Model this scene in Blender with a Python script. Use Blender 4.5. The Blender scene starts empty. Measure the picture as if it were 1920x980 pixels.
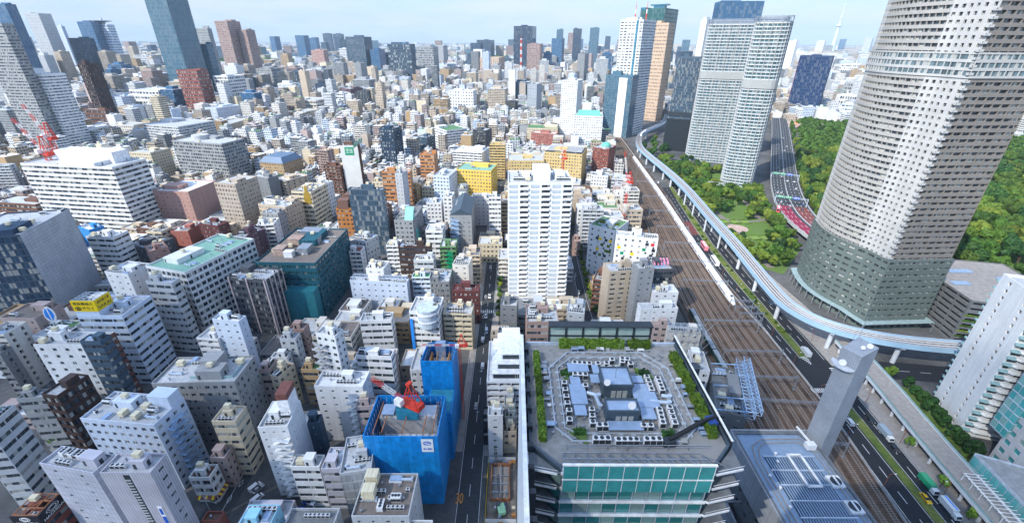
import bpy, math, random
import numpy as np
from mathutils import Vector, Matrix
PI=math.pi; R=math.radians
S=bpy.context.scene; COL=S.collection
# ------------------------------------------------------------------ camera
def cam_axes():
    u=np.array([9.0,1653.0,825.0]); u/=np.linalg.norm(u)
    f=np.array([0,0,-1.0]); y=f-(f@u)*u; y/=np.linalg.norm(y); x=np.cross(y,u)
    return np.stack([x,y,u])
CM=cam_axes(); CAMZ=152.0
cd=bpy.data.cameras.new('camera'); cam=bpy.data.objects.new('camera',cd); COL.objects.link(cam)
cd.sensor_width=36; cd.lens=36*825/1920; cd.clip_start=0.5; cd.clip_end=60000
cam.matrix_world=Matrix.Translation((0,0,CAMZ)) @ Matrix(CM.tolist()).to_4x4()
S.camera=cam
# ------------------------------------------------------------------ light
SUN_AZ=R(-130); SUN_EL=R(42)          # measured from the view direction (+Y), clockwise positive
sd=bpy.data.lights.new('sun','SUN'); sun=bpy.data.objects.new('sun',sd); COL.objects.link(sun)
sd.energy=3.4; sd.angle=R(0.55); sd.color=(1.0,0.95,0.87)
to_sun=Vector((math.sin(SUN_AZ)*math.cos(SUN_EL),math.cos(SUN_AZ)*math.cos(SUN_EL),math.sin(SUN_EL)))
sun.rotation_euler=to_sun.to_track_quat('Z','Y').to_euler(); sun.location=(-300,-300,500)
W=bpy.data.worlds.new('World'); S.world=W; W.use_nodes=True
def world():
    nt=W.node_tree; nd=nt.nodes; lk=nt.links; nd.clear()
    out=nd.new('ShaderNodeOutputWorld'); bg=nd.new('ShaderNodeBackground'); sky=nd.new('ShaderNodeTexSky')
    sky.sky_type='NISHITA'; sky.sun_disc=False; sky.sun_elevation=SUN_EL; sky.sun_rotation=SUN_AZ
    sky.air_density=1.0; sky.dust_density=1.2; sky.ozone_density=2.0; sky.altitude=100
    # thin high cloud veil, denser to the horizon (a real part of this sky)
    tc=nd.new('ShaderNodeTexCoord'); sep=nd.new('ShaderNodeSeparateXYZ'); lk.new(tc.outputs['Generated'],sep.inputs[0])
    dv=nd.new('ShaderNodeVectorMath'); dv.operation='DIVIDE'; lk.new(tc.outputs['Generated'],dv.inputs[0])
    ad=nd.new('ShaderNodeMath'); ad.operation='ADD'; ad.inputs[1].default_value=0.12; lk.new(sep.outputs['Z'],ad.inputs[0])
    cb=nd.new('ShaderNodeCombineXYZ')
    for i in range(3): lk.new(ad.outputs[0],cb.inputs[i])
    lk.new(cb.outputs[0],dv.inputs[1])
    nz=nd.new('ShaderNodeTexNoise'); nz.inputs['Scale'].default_value=0.9; nz.inputs['Detail'].default_value=7; nz.inputs['Roughness'].default_value=0.6
    lk.new(dv.outputs[0],nz.inputs['Vector'])
    cl=nd.new('ShaderNodeMapRange'); cl.inputs['From Min'].default_value=0.38; cl.inputs['From Max'].default_value=0.62; cl.inputs['To Min'].default_value=0.0; cl.inputs['To Max'].default_value=0.7
    lk.new(nz.outputs['Fac'],cl.inputs['Value'])
    el=nd.new('ShaderNodeMapRange'); el.interpolation_type='SMOOTHSTEP'; el.inputs['From Min'].default_value=0.0; el.inputs['From Max'].default_value=0.32; el.inputs['To Min'].default_value=0.9; el.inputs['To Max'].default_value=0.0
    lk.new(sep.outputs['Z'],el.inputs['Value'])
    rp=nd.new('ShaderNodeMath'); rp.operation='ADD'; rp.use_clamp=True; rp.inputs[0].default_value=0; lk.new(el.outputs[0],rp.inputs[1])
    mx=nd.new('ShaderNodeMix'); mx.data_type='RGBA'; lk.new(rp.outputs[0],mx.inputs['Factor'])
    tn=nd.new('ShaderNodeVectorMath'); tn.operation='MULTIPLY'; tn.inputs[1].default_value=(0.8,1.12,1.4); lk.new(sky.outputs[0],tn.inputs[0]); lk.new(tn.outputs[0],mx.inputs['A']); mx.inputs['B'].default_value=(2.25,2.62,3.1,1)
    m2=nd.new('ShaderNodeMix'); m2.data_type='RGBA'; lk.new(cl.outputs[0],m2.inputs['Factor']); lk.new(mx.outputs['Result'],m2.inputs['A']); m2.inputs['B'].default_value=(3.2,3.35,3.5,1); lk.new(m2.outputs['Result'],bg.inputs['Color']); bg.inputs['Strength'].default_value=0.15
    lk.new(bg.outputs[0],out.inputs['Surface'])
world()
V=S.view_settings; V.view_transform='Standard'; V.look='None'; V.exposure=0.94; V.gamma=1; V.use_curve_mapping=False
S.render.engine='CYCLES'; S.cycles.max_bounces=5; S.cycles.diffuse_bounces=2; S.cycles.glossy_bounces=2
S.cycles.transmission_bounces=3; S.cycles.volume_bounces=0; S.cycles.transparent_max_bounces=32
S.cycles.use_denoising=True; S.cycles.caustics_reflective=False; S.cycles.caustics_refractive=False
S.cycles.use_adaptive_sampling=True; S.cycles.adaptive_threshold=0.02
# ------------------------------------------------------------------ pixel -> plan helper for the site survey
def ray(px,py): return CM@np.array([px-960.0,-(py-490.0),-825.0])
def at(px,py,z=0.0):
    d=ray(px,py); t=(z-CAMZ)/d[2]; return (float(d[0]*t),float(d[1]*t))
def proj(x,y,z):
    c=CM.T@np.array([x,y,z-CAMZ]); return 960-825*c[0]/c[2],490+825*c[1]/c[2]
# ------------------------------------------------------------------ materials
MATS={}
def newmat(name):
    m=bpy.data.materials.new(name); m.use_nodes=True; MATS[name]=m
    nt=m.node_tree; return m,nt,nt.nodes,nt.links,nt.nodes['Principled BSDF']
def setp(b,rough,metal=0,spec=0.5):
    b.inputs['Roughness'].default_value=rough; b.inputs['Metallic'].default_value=metal; b.inputs['Specular IOR Level'].default_value=spec
def noise(nd,lk,vec,scale,detail=4,rough=0.55):
    n=nd.new('ShaderNodeTexNoise'); n.inputs['Scale'].default_value=scale; n.inputs['Detail'].default_value=detail; n.inputs['Roughness'].default_value=rough
    if vec is not None: lk.new(vec,n.inputs['Vector'])
    return n.outputs['Fac']
def mapr(nd,lk,v,a,b,c,d):
    m=nd.new('ShaderNodeMapRange'); lk.new(v,m.inputs['Value'])
    for k,x in zip(('From Min','From Max','To Min','To Max'),(a,b,c,d)): m.inputs[k].default_value=x
    return m.outputs[0]
def math_(nd,lk,op,a,b=None):
    m=nd.new('ShaderNodeMath'); m.operation=op
    for i,v in enumerate((a,b)):
        if v is None: continue
        if isinstance(v,(int,float)): m.inputs[i].default_value=v
        else: lk.new(v,m.inputs[i])
    return m.outputs[0]
def mul(nd,lk,col,fac):   # colour * scalar
    v=nd.new('ShaderNodeVectorMath'); v.operation='SCALE'
    if isinstance(col,tuple): v.inputs[0].default_value=col[:3]
    else: lk.new(col,v.inputs[0])
    lk.new(fac,v.inputs['Scale']); return v.outputs[0]
def mix(nd,lk,f,a,b):
    m=nd.new('ShaderNodeMix'); m.data_type='RGBA'
    for k,x in (('Factor',f),('A',a),('B',b)):
        if isinstance(x,tuple): m.inputs[k].default_value=(*x,1)
        elif isinstance(x,(int,float)): m.inputs[k].default_value=x
        else: lk.new(x,m.inputs[k])
    return m.outputs['Result']
def plain(name,col,rough=0.7,metal=0,var=0.25,scale=0.6,spec=0.4):
    m,nt,nd,lk,b=newmat(name); setp(b,rough,metal,spec)
    tc=nd.new('ShaderNodeTexCoord')
    f=mapr(nd,lk,noise(nd,lk,tc.outputs['Object'],scale,5),0.25,0.75,1-var,1+var)
    lk.new(mul(nd,lk,col,f),b.inputs['Base Color']); return m
def wall_mat(name,panel,dirt):
    m,nt,nd,lk,b=newmat(name); setp(b,0.62,0,0.35)
    oi=nd.new('ShaderNodeObjectInfo'); uv=nd.new('ShaderNodeUVMap'); tc=nd.new('ShaderNodeTexCoord')
    mp=nd.new('ShaderNodeMapping'); lk.new(tc.outputs['Object'],mp.inputs['Vector']); mp.inputs['Scale'].default_value=(0.5,0.5,0.06)
    st=mapr(nd,lk,noise(nd,lk,mp.outputs[0],1.2,6,0.65),0.3,0.7,1-dirt,1+dirt*0.35)
    bg=mapr(nd,lk,noise(nd,lk,tc.outputs['Object'],0.08,3),0.3,0.7,0.93,1.05)
    f=math_(nd,lk,'MULTIPLY',st,bg)
    if panel:
        br=nd.new('ShaderNodeTexBrick'); lk.new(uv.outputs[0],br.inputs['Vector']); br.offset=0.0
        br.inputs['Scale'].default_value=1; br.inputs['Brick Width'].default_value=panel[0]; br.inputs['Row Height'].default_value=panel[1]
        br.inputs['Mortar Size'].default_value=0.03; br.inputs['Color1'].default_value=(1,1,1,1); br.inputs['Color2'].default_value=(0.95,0.95,0.95,1); br.inputs['Mortar'].default_value=(0.72,0.72,0.74,1)
        sp=nd.new('ShaderNodeSeparateColor'); lk.new(br.outputs['Color'],sp.inputs[0]); f=math_(nd,lk,'MULTIPLY',f,sp.outputs[0])
    lk.new(mul(nd,lk,oi.outputs['Color'],f),b.inputs['Base Color']); return m
wall_mat('wall',(1.5,0.9),0.14); wall_mat('wall_plain',None,0.12); wall_mat('roofing',(3.0,3.0),0.24)
def glass_mat(name,tint_dark=0.35):
    m,nt,nd,lk,b=newmat(name); setp(b,0.07,0,0.8)
    oi=nd.new('ShaderNodeObjectInfo'); uv=nd.new('ShaderNodeUVMap')
    fl=nd.new('ShaderNodeVectorMath'); fl.operation='FLOOR'; lk.new(uv.outputs[0],fl.inputs[0])
    ad=nd.new('ShaderNodeVectorMath'); ad.operation='ADD'; lk.new(fl.outputs[0],ad.inputs[0])
    k=nd.new('ShaderNodeVectorMath'); k.operation='SCALE'; k.inputs[0].default_value=(37.7,91.3,17.1); lk.new(oi.outputs['Random'],k.inputs['Scale']); lk.new(k.outputs[0],ad.inputs[1])
    wn=nd.new('ShaderNodeTexWhiteNoise'); wn.noise_dimensions='3D'; lk.new(ad.outputs[0],wn.inputs['Vector'])
    r=wn.outputs['Value']
    blind=mapr(nd,lk,r,0.66,0.72,0,1)
    sc=nd.new('ShaderNodeSeparateColor'); lk.new(wn.outputs['Color'],sc.inputs[0])
    rv=mapr(nd,lk,sc.outputs[1],0,1,tint_dark-1,0.5); var=math_(nd,lk,'ADD',1.0,math_(nd,lk,'MULTIPLY',rv,oi.outputs['Alpha']))
    base=mul(nd,lk,oi.outputs['Color'],var)
    bc=mix(nd,lk,sc.outputs[0],(0.16,0.19,0.2),(0.5,0.5,0.46))
    bm=math_(nd,lk,'MULTIPLY',blind,oi.outputs['Alpha'])
    c=mix(nd,lk,bm,base,bc)
    fr=nd.new('ShaderNodeVectorMath'); fr.operation='FRACTION'; lk.new(uv.outputs[0],fr.inputs[0])
    sx=nd.new('ShaderNodeSeparateXYZ'); lk.new(fr.outputs[0],sx.inputs[0])
    e=math_(nd,lk,'ABSOLUTE',math_(nd,lk,'SUBTRACT',sx.outputs[0],0.5))
    fm=mapr(nd,lk,e,0.455,0.46,0,1)
    c=mix(nd,lk,math_(nd,lk,'MULTIPLY',fm,0.8),c,(0.16,0.17,0.18))
    lk.new(c,b.inputs['Base Color'])
    lk.new(mapr(nd,lk,bm,0,1,0.06,0.35),b.inputs['Roughness']); return m
glass_mat('glass')
def city_mat():
    m,nt,nd,lk,b=newmat('town_fabric'); setp(b,0.65,0,0.3)
    at_=nd.new('ShaderNodeAttribute'); at_.attribute_name='Col'; uv=nd.new('ShaderNodeUVMap')
    fr=nd.new('ShaderNodeVectorMath'); fr.operation='FRACTION'; lk.new(uv.outputs[0],fr.inputs[0])
    sx=nd.new('ShaderNodeSeparateXYZ'); lk.new(fr.outputs[0],sx.inputs[0])
    a=math_(nd,lk,'LESS_THAN',math_(nd,lk,'ABSOLUTE',math_(nd,lk,'SUBTRACT',sx.outputs[0],0.5)),at_.outputs['Alpha'])
    v=math_(nd,lk,'LESS_THAN',math_(nd,lk,'ABSOLUTE',math_(nd,lk,'SUBTRACT',sx.outputs[1],0.5)),0.24)
    w=math_(nd,lk,'MULTIPLY',a,v)
    fl=nd.new('ShaderNodeVectorMath'); fl.operation='FLOOR'; lk.new(uv.outputs[0],fl.inputs[0])
    wn=nd.new('ShaderNodeTexWhiteNoise'); wn.noise_dimensions='2D'; lk.new(fl.outputs[0],wn.inputs['Vector'])
    wc=mix(nd,lk,mapr(nd,lk,wn.outputs['Value'],0.6,0.9,0,1),(0.03,0.045,0.06),(0.2,0.22,0.23))
    c=mix(nd,lk,w,at_.outputs['Color'],wc)
    tc=nd.new('ShaderNodeTexCoord'); f=mapr(nd,lk,noise(nd,lk,tc.outputs['Object'],0.2,5,0.6),0.3,0.7,0.85,1.08)
    lk.new(mul(nd,lk,c,f),b.inputs['Base Color']); lk.new(mapr(nd,lk,w,0,1,0.7,0.12),b.inputs['Roughness'])
city_mat()
def ground_mat():
    m,nt,nd,lk,b=newmat('ground'); setp(b,0.9,0,0.2)
    tc=nd.new('ShaderNodeTexCoord'); g=noise(nd,lk,tc.outputs['Object'],0.35,8,0.65); h=noise(nd,lk,tc.outputs['Object'],0.02,4)
    c=mix(nd,lk,mapr(nd,lk,h,0.35,0.65,0,1),(0.06,0.062,0.066),(0.13,0.13,0.13))
    lk.new(mul(nd,lk,c,mapr(nd,lk,g,0.3,0.7,0.75,1.25)),b.inputs['Base Color'])
ground_mat()
def speck(name,c1,c2,scale,rough=0.9,c3=None):
    m,nt,nd,lk,b=newmat(name); setp(b,rough,0,0.25); tc=nd.new('ShaderNodeTexCoord')
    c=mix(nd,lk,mapr(nd,lk,noise(nd,lk,tc.outputs['Object'],scale,8,0.7),0.35,0.65,0,1),c1,c2)
    if c3: c=mix(nd,lk,mapr(nd,lk,noise(nd,lk,tc.outputs['Object'],scale*0.11,4),0.45,0.65,0,1),c,c3)
    lk.new(c,b.inputs['Base Color']); return m
speck('asphalt',(0.016,0.019,0.024),(0.03,0.033,0.038),0.8,0.85,(0.022,0.024,0.03))
speck('street_asphalt',(0.035,0.04,0.045),(0.06,0.065,0.07),0.8,0.85)
speck('ballast',(0.075,0.048,0.034),(0.14,0.095,0.07),1.2,0.95,(0.05,0.034,0.026))
speck('grass',(0.06,0.13,0.025),(0.13,0.2,0.035),0.5,0.95,(0.1,0.16,0.05))
speck('verge',(0.09,0.13,0.025),(0.2,0.2,0.06),0.45,0.95,(0.05,0.1,0.02))
speck('paving',(0.24,0.22,0.21),(0.34,0.32,0.3),0.5,0.85)
speck('path',(0.16,0.14,0.13),(0.24,0.21,0.19),0.3,0.9)
speck('red_paving',(0.15,0.045,0.04),(0.2,0.06,0.055),0.6,0.85)
speck('crimson_paving',(0.2,0.018,0.045),(0.27,0.03,0.065),0.6,0.85)
speck('dirt',(0.12,0.1,0.085),(0.26,0.23,0.2),0.25,0.95)
speck('pale_lot',(0.4,0.36,0.33),(0.65,0.6,0.56),0.12,0.95,(0.4,0.25,0.2))
plain('white_paint',(0.75,0.76,0.77),0.45); plain('road_paint',(0.7,0.71,0.72),0.6,0,0.2,3); plain('orange_paint',(0.7,0.26,0.03),0.6)
plain('concrete',(0.42,0.43,0.44),0.8); plain('pale_concrete',(0.55,0.58,0.62),0.7,0,0.12); plain('dark_concrete',(0.14,0.15,0.16),0.8)
plain('steel',(0.35,0.38,0.42),0.4,0.6); plain('pale_steel',(0.5,0.58,0.68),0.45,0.3); plain('rust_steel',(0.3,0.13,0.06),0.7)
plain('dark_metal',(0.035,0.045,0.055),0.45,0.3); plain('black',(0.012,0.012,0.014),0.5); plain('unit_white',(0.68,0.69,0.7),0.5,0,0.1); plain('unit_blue',(0.3,0.4,0.55),0.4,0.2,0.15)
plain('cream_tank',(0.66,0.6,0.44),0.5,0,0.12); plain('crane_red',(0.62,0.045,0.02),0.45,0,0.15); plain('crane_white',(0.78,0.76,0.74),0.5)
plain('sign_yellow',(0.8,0.55,0.0),0.5,0,0.06); plain('ink',(0.012,0.012,0.02),0.6); plain('sign_white',(0.78,0.78,0.78),0.5,0,0.06); plain('sign_blue',(0.02,0.1,0.5),0.4); plain('sign_blue_bright',(.03,.25,.75),.4); plain('sign_green',(0.0,0.25,0.12),0.5); plain('sign_red',(0.6,0.03,0.03),0.5)
plain('sky_blue_girder',(0.33,0.5,0.65),0.45,0,0.1,0.1); plain('timber',(0.42,0.2,0.06),0.8); plain('trunk',(0.09,0.065,0.045),0.9)
plain('rubber',(0.015,0.015,0.016),0.8); plain('rail_steel',(0.3,0.24,0.2),0.4,0.4); plain('sleeper',(0.2,0.18,0.165),0.9)
plain('teal_glass',(0.05,0.3,0.3),0.08,0,0.2,0.5,0.8); plain('vehicle_glass',(0.02,0.03,0.04),0.08,0,0.1,1,0.8); plain('jade_roof',(0.12,0.42,0.32),0.6); plain('turq',(0.16,0.5,0.45),0.5,0,0.08)
plain('teal_glass_pale',(.28,.44,.45),.1,0,.1,.5,.7); plain('lamp_glass',(0.8,0.78,0.7),0.2); plain('brown_plant',(0.07,0.025,0.03),0.9,0,0.5,1.5)
def sheet_mat():
    m,nt,nd,lk,b=newmat('blue_sheet'); setp(b,0.42,0,0.5); tc=nd.new('ShaderNodeTexCoord'); uv=nd.new('ShaderNodeUVMap')
    br=nd.new('ShaderNodeTexBrick'); lk.new(uv.outputs[0],br.inputs['Vector']); br.offset=0; br.inputs['Scale'].default_value=1; br.inputs['Brick Width'].default_value=1.8; br.inputs['Row Height'].default_value=5.1
    br.inputs['Mortar Size'].default_value=0.05; br.inputs['Color1'].default_value=(0.006,0.26,0.66,1); br.inputs['Color2'].default_value=(0.004,0.2,0.54,1); br.inputs['Mortar'].default_value=(0.004,0.15,0.42,1)
    f=mapr(nd,lk,noise(nd,lk,tc.outputs['Object'],0.5,4),0.3,0.7,0.8,1.2); lk.new(mul(nd,lk,br.outputs['Color'],f),b.inputs['Base Color'])
    bp=nd.new('ShaderNodeBump'); bp.inputs['Strength'].default_value=0.5; bp.inputs['Distance'].default_value=0.3; lk.new(noise(nd,lk,tc.outputs['Object'],0.9,3),bp.inputs['Height']); lk.new(bp.outputs[0],b.inputs['Normal'])
sheet_mat()
def leaf_mat(name,c1,c2,c3):
    m,nt,nd,lk,b=newmat(name); setp(b,0.6,0,0.25); oi=nd.new('ShaderNodeObjectInfo'); tc=nd.new('ShaderNodeTexCoord'); ge=nd.new('ShaderNodeNewGeometry')
    n=noise(nd,lk,tc.outputs['Object'],0.45,4); c=mix(nd,lk,mapr(nd,lk,n,0.35,0.65,0,1),c1,c2)
    c=mix(nd,lk,math_(nd,lk,'POWER',oi.outputs['Random'],1.6),c,c3); c=mul(nd,lk,c,mapr(nd,lk,math_(nd,lk,'FRACT',math_(nd,lk,'MULTIPLY',oi.outputs['Random'],17.3)),0,1,.6,1.2))
    f=mapr(nd,lk,ge.outputs['Random Per Island'],0,1,0.7,1.3); c=mul(nd,lk,c,f); lk.new(c,b.inputs['Base Color'])
    tr=nd.new('ShaderNodeBsdfTranslucent'); lk.new(c,tr.inputs['Color']); ms=nd.new('ShaderNodeMixShader'); ms.inputs[0].default_value=0.18
    lk.new(b.outputs[0],ms.inputs[1]); lk.new(tr.outputs[0],ms.inputs[2]); lk.new(ms.outputs[0],nd['Material Output'].inputs['Surface'])
leaf_mat('leaves',(0.03,0.1,0.012),(0.09,0.18,0.02),(0.19,0.24,0.03)); leaf_mat('dark_leaves',(0.015,0.06,0.015),(0.04,0.11,0.02),(0.05,0.13,0.02))
leaf_mat('lime_leaves',(0.1,0.22,0.03),(0.17,0.28,0.04),(0.15,0.25,0.03)); leaf_mat('hedge_leaves',(0.06,0.13,0.012),(0.14,0.22,0.02),(0.1,0.18,0.02)); leaf_mat('plum_leaves',(0.03,0.012,0.02),(0.07,0.025,0.035),(0.05,0.02,0.03))
PAL=dict(white=(.72,.73,.74),offw=(.62,.59,.54),cream=(.6,.52,.38),beige=(.5,.41,.31),beigeb=(.4,.34,.28),beigep=(.55,.41,.3),tan=(.42,.29,.16),lgrey=(.47,.49,.51),grey=(.3,.31,.32),grey2=(.33,.36,.4),mgrey=(.2,.21,.22),
 dgrey=(.08,.085,.095),slate=(.055,.095,.14),navy=(.018,.045,.09),brown=(.15,.075,.05),browng=(.2,.17,.15),dbrown=(.06,.035,.03),maroon=(.12,.04,.04),maroon2=(.13,.07,.09),redb=(.24,.075,.055),redb2=(.36,.13,.1),redr=(.55,.05,.06),pink=(.42,.25,.21),pinkg=(.42,.33,.31),pinkb=(.33,.23,.2),
 mauve=(.5,.49,.55),orange=(.46,.2,.07),orange2=(.5,.27,.16),orange3=(.42,.17,.045),yellow=(.75,.5,.1),yellow2=(.6,.44,.19),teal=(.01,.085,.12),teal2=(.03,.3,.3),jade=(.22,.42,.34),green=(.1,.22,.09),green2=(.08,.4,.14),blue=(.04,.25,.6),bluew=(.56,.64,.76),cyan=(.3,.6,.75),black=(.02,.022,.026),salmon=(.55,.39,.27),turq=(.16,.5,.45),
 glassb=(.035,.12,.24),glasst=(.065,.15,.215),glassg=(.01,.1,.1),glassn=(.01,.04,.12))
# ------------------------------------------------------------------ mesh helpers
class MB:
    def __init__(s): s.v=[]; s.f=[]; s.m=[]; s.uv=[]
    def quad(s,a,b,c,d,m=0,uv=None):
        i=len(s.v); s.v+= [a,b,c,d]; s.f.append((i,i+1,i+2,i+3)); s.m.append(m); s.uv.append(uv)
    def poly(s,pts,m=0):
        i=len(s.v); s.v+=list(pts); s.f.append(tuple(range(i,i+len(pts)))); s.m.append(m); s.uv.append(None)
    def box(s,x0,x1,y0,y1,z0,z1,m=0,bottom=True):
        a=(x0,y0,z0);b=(x1,y0,z0);c=(x1,y1,z0);d=(x0,y1,z0);e=(x0,y0,z1);f=(x1,y0,z1);g=(x1,y1,z1);h=(x0,y1,z1)
        i=len(s.v); s.v+=[a,b,c,d,e,f,g,h]
        F=[(0,1,5,4),(1,2,6,5),(2,3,7,6),(3,0,4,7),(4,5,6,7)]+([(3,2,1,0)] if bottom else [])
        for q in F: s.f.append(tuple(i+k for k in q)); s.m.append(m); s.uv.append(None)
    def prism(s,pts,z0,z1,m=0,cap=True,mt=None):
        n=len(pts); i=len(s.v); s.v+=[(p[0],p[1],z0) for p in pts]+[(p[0],p[1],z1) for p in pts]
        for k in range(n):
            l=(k+1)%n; s.f.append((i+k,i+l,i+n+l,i+n+k)); s.m.append(m); s.uv.append(None)
        if cap:
            s.f.append(tuple(i+n+k for k in range(n))); s.m.append(m if mt is None else mt); s.uv.append(None)
            s.f.append(tuple(i+n-1-k for k in range(n))); s.m.append(m); s.uv.append(None)
    def bar(s,p,q,w,h=None,m=0):
        h=h or w; p=Vector(p); q=Vector(q); d=(q-p)
        if d.length<1e-6: return
        d.normalize(); up=Vector((0,0,1)) if abs(d.z)<0.95 else Vector((1,0,0))
        x=d.cross(up).normalized()*w/2; y=x.cross(d).normalized()*h/2
        i=len(s.v); s.v+=[tuple(t) for t in (p-x-y,p+x-y,p+x+y,p-x+y,q-x-y,q+x-y,q+x+y,q-x+y)]
        for f in [(0,1,5,4),(1,2,6,5),(2,3,7,6),(3,0,4,7),(4,5,6,7),(3,2,1,0)]: s.f.append(tuple(i+k for k in f)); s.m.append(m); s.uv.append(None)
    def cyl(s,p,q,r0,r1=None,n=12,m=0):
        r1=r0 if r1 is None else r1; p=Vector(p); q=Vector(q); d=(q-p).normalized(); up=Vector((0,0,1)) if abs(d.z)<0.95 else Vector((1,0,0))
        x=d.cross(up).normalized(); y=x.cross(d); i=len(s.v)
        for c,r in ((p,r0),(q,r1)):
            for k in range(n): t=2*PI*k/n; s.v.append(tuple(c+x*math.cos(t)*r+y*math.sin(t)*r))
        for k in range(n): l=(k+1)%n; s.f.append((i+k,i+n+k,i+n+l,i+l)); s.m.append(m); s.uv.append(None)
        s.f.append(tuple(i+k for k in range(n))); s.f.append(tuple(i+n+n-1-k for k in range(n))); s.m+= [m,m]; s.uv+=[None,None]
    def mesh(s,name,mats):
        me=bpy.data.meshes.new(name); me.from_pydata(s.v,[],s.f)
        for m in mats: me.materials.append(MATS[m])
        if len(mats)>1: me.polygons.foreach_set('material_index',s.m)
        L=me.uv_layers.new(name='UVMap'); buf=np.zeros((len(me.loops),2),dtype=np.float32); k=0; V_=s.v
        for f,uv in zip(s.f,s.uv):
            n=len(f)
            if uv is not None: buf[k:k+n]=uv
            else:
                a,b,c=V_[f[0]],V_[f[1]],V_[f[2]]
                nx=(b[1]-a[1])*(c[2]-a[2])-(b[2]-a[2])*(c[1]-a[1]); ny=(b[2]-a[2])*(c[0]-a[0])-(b[0]-a[0])*(c[2]-a[2]); nz=(b[0]-a[0])*(c[1]-a[1])-(b[1]-a[1])*(c[0]-a[0])
                if abs(nz)>abs(nx) and abs(nz)>abs(ny):
                    for j in range(n): p=V_[f[j]]; buf[k+j]=(p[0],p[1])
                else:
                    l=math.hypot(nx,ny) or 1; ux,uy=-ny/l,nx/l
                    for j in range(n): p=V_[f[j]]; buf[k+j]=(p[0]*ux+p[1]*uy,p[2])
            k+=n
        L.data.foreach_set('uv',buf.ravel()); me.update(); return me
    def build(s,name,mats,parent=None,loc=None,col=None,rz=0):
        if isinstance(mats,str): mats=[mats]
        return link(name,s.mesh(name,mats),parent,loc,col,rz)
def link(name,me,parent=None,loc=None,col=None,rz=0,scale=None):
    o=bpy.data.objects.new(name,me); COL.objects.link(o)
    if parent: o.parent=parent
    if loc is not None: o.location=loc
    if rz: o.rotation_euler=(0,0,rz)
    if scale is not None: o.scale=scale
    if col is not None: o.color=(*PAL[col],1) if isinstance(col,str) else (*col[:3],col[3] if len(col)>3 else 1)
    return o
def tag(o,label,cat,group=None):
    o['label']=label; o['category']=cat
    if group: o['group']=group
    return o
def thing(name,label,cat,loc=(0,0,0),rz=0,group=None):
    o=bpy.data.objects.new(name,None); COL.objects.link(o); o.location=loc; o.rotation_euler=(0,0,rz); o.empty_display_size=0.5
    return tag(o,label,cat,group)
def struct(o): o['kind']='structure'; return o
def copy_tree(o,parent=None,loc=None,rz=None,label=None,scale=None):
    c=o.copy(); COL.objects.link(c)
    if parent is not None: c.parent=parent
    for ch in CH.get(o.name,[]): copy_tree(ch,c)
    if loc is not None: c.location=loc
    if rz is not None: c.rotation_euler=(0,0,rz)
    if scale is not None: c.scale=scale
    if label: c['label']=label
    return c
CH={}
def index_children(root):
    for ch in root.children:
        CH.setdefault(root.name,[]).append(ch); index_children(ch)
def text(body,size,parent,loc,rot,mat,name='lettering',ext=0.03,align='CENTER',width=None):
    cu=bpy.data.curves.new(name,'FONT'); cu.body=body; cu.size=size; cu.extrude=ext; cu.align_x=align; cu.align_y='CENTER'; cu.materials.append(MATS[mat]); cu.resolution_u=3
    tmp=bpy.data.objects.new('lettering_curve',cu); sc_=bpy.data.scenes.new('lettering_stage'); sc_.collection.objects.link(tmp); vl=sc_.view_layers[0]; vl.update()
    me=bpy.data.meshes.new_from_object(tmp.evaluated_get(vl.depsgraph)); bpy.data.objects.remove(tmp); bpy.data.scenes.remove(sc_); bpy.data.curves.remove(cu); me.name=name
    o=link(name,me,parent,loc); o.rotation_euler=rot
    if width and len(me.vertices):
        xs=[v.co.x for v in me.vertices]; o.scale=(width/max(1e-3,max(xs)-min(xs)),1,1)
    return o
def strip(path,w0,w1,z=0,zf=None):
    """ribbon along a plan path from offset w0 to w1 (right positive)"""
    P_=[np.array(p,float) for p in path]; mb=MB(); N=[]
    for i in range(len(P_)):
        d=P_[min(i+1,len(P_)-1)]-P_[max(i-1,0)]; d/=np.hypot(*d); N.append(np.array([d[1],-d[0]]))
    for i in range(len(P_)-1):
        z0=z if zf is None else zf(P_[i]); z1=z if zf is None else zf(P_[i+1])
        a=P_[i]+N[i]*w0; b=P_[i]+N[i]*w1; c=P_[i+1]+N[i+1]*w1; d=P_[i+1]+N[i+1]*w0
        mb.quad((a[0],a[1],z0),(b[0],b[1],z0),(c[0],c[1],z1),(d[0],d[1],z1))
    return mb
def smooth(pts,n=6):
    P_=[np.array(p,float) for p in pts]; out=[]
    for i in range(len(P_)-1):
        p0=P_[max(i-1,0)];p1=P_[i];p2=P_[i+1];p3=P_[min(i+2,len(P_)-1)]
        for k in range(n):
            t=k/n; out.append(0.5*((2*p1)+(-p0+p2)*t+(2*p0-5*p1+4*p2-p3)*t*t+(-p0+3*p1-3*p2+p3)*t**3))
    out.append(P_[-1]); return [tuple(p) for p in out]
def offset_poly(pts,d):
    n=len(pts); out=[]
    for i in range(n):
        p0=np.array(pts[i-1]);p1=np.array(pts[i]);p2=np.array(pts[(i+1)%n])
        d1=(p1-p0)/np.hypot(*(p1-p0)); d2=(p2-p1)/np.hypot(*(p2-p1)); n1=np.array([-d1[1],d1[0]]); n2=np.array([-d2[1],d2[0]])
        k=1+n1@n2; out.append(tuple(p1+(n1+n2)*d/max(k,0.3)))
    return out
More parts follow.
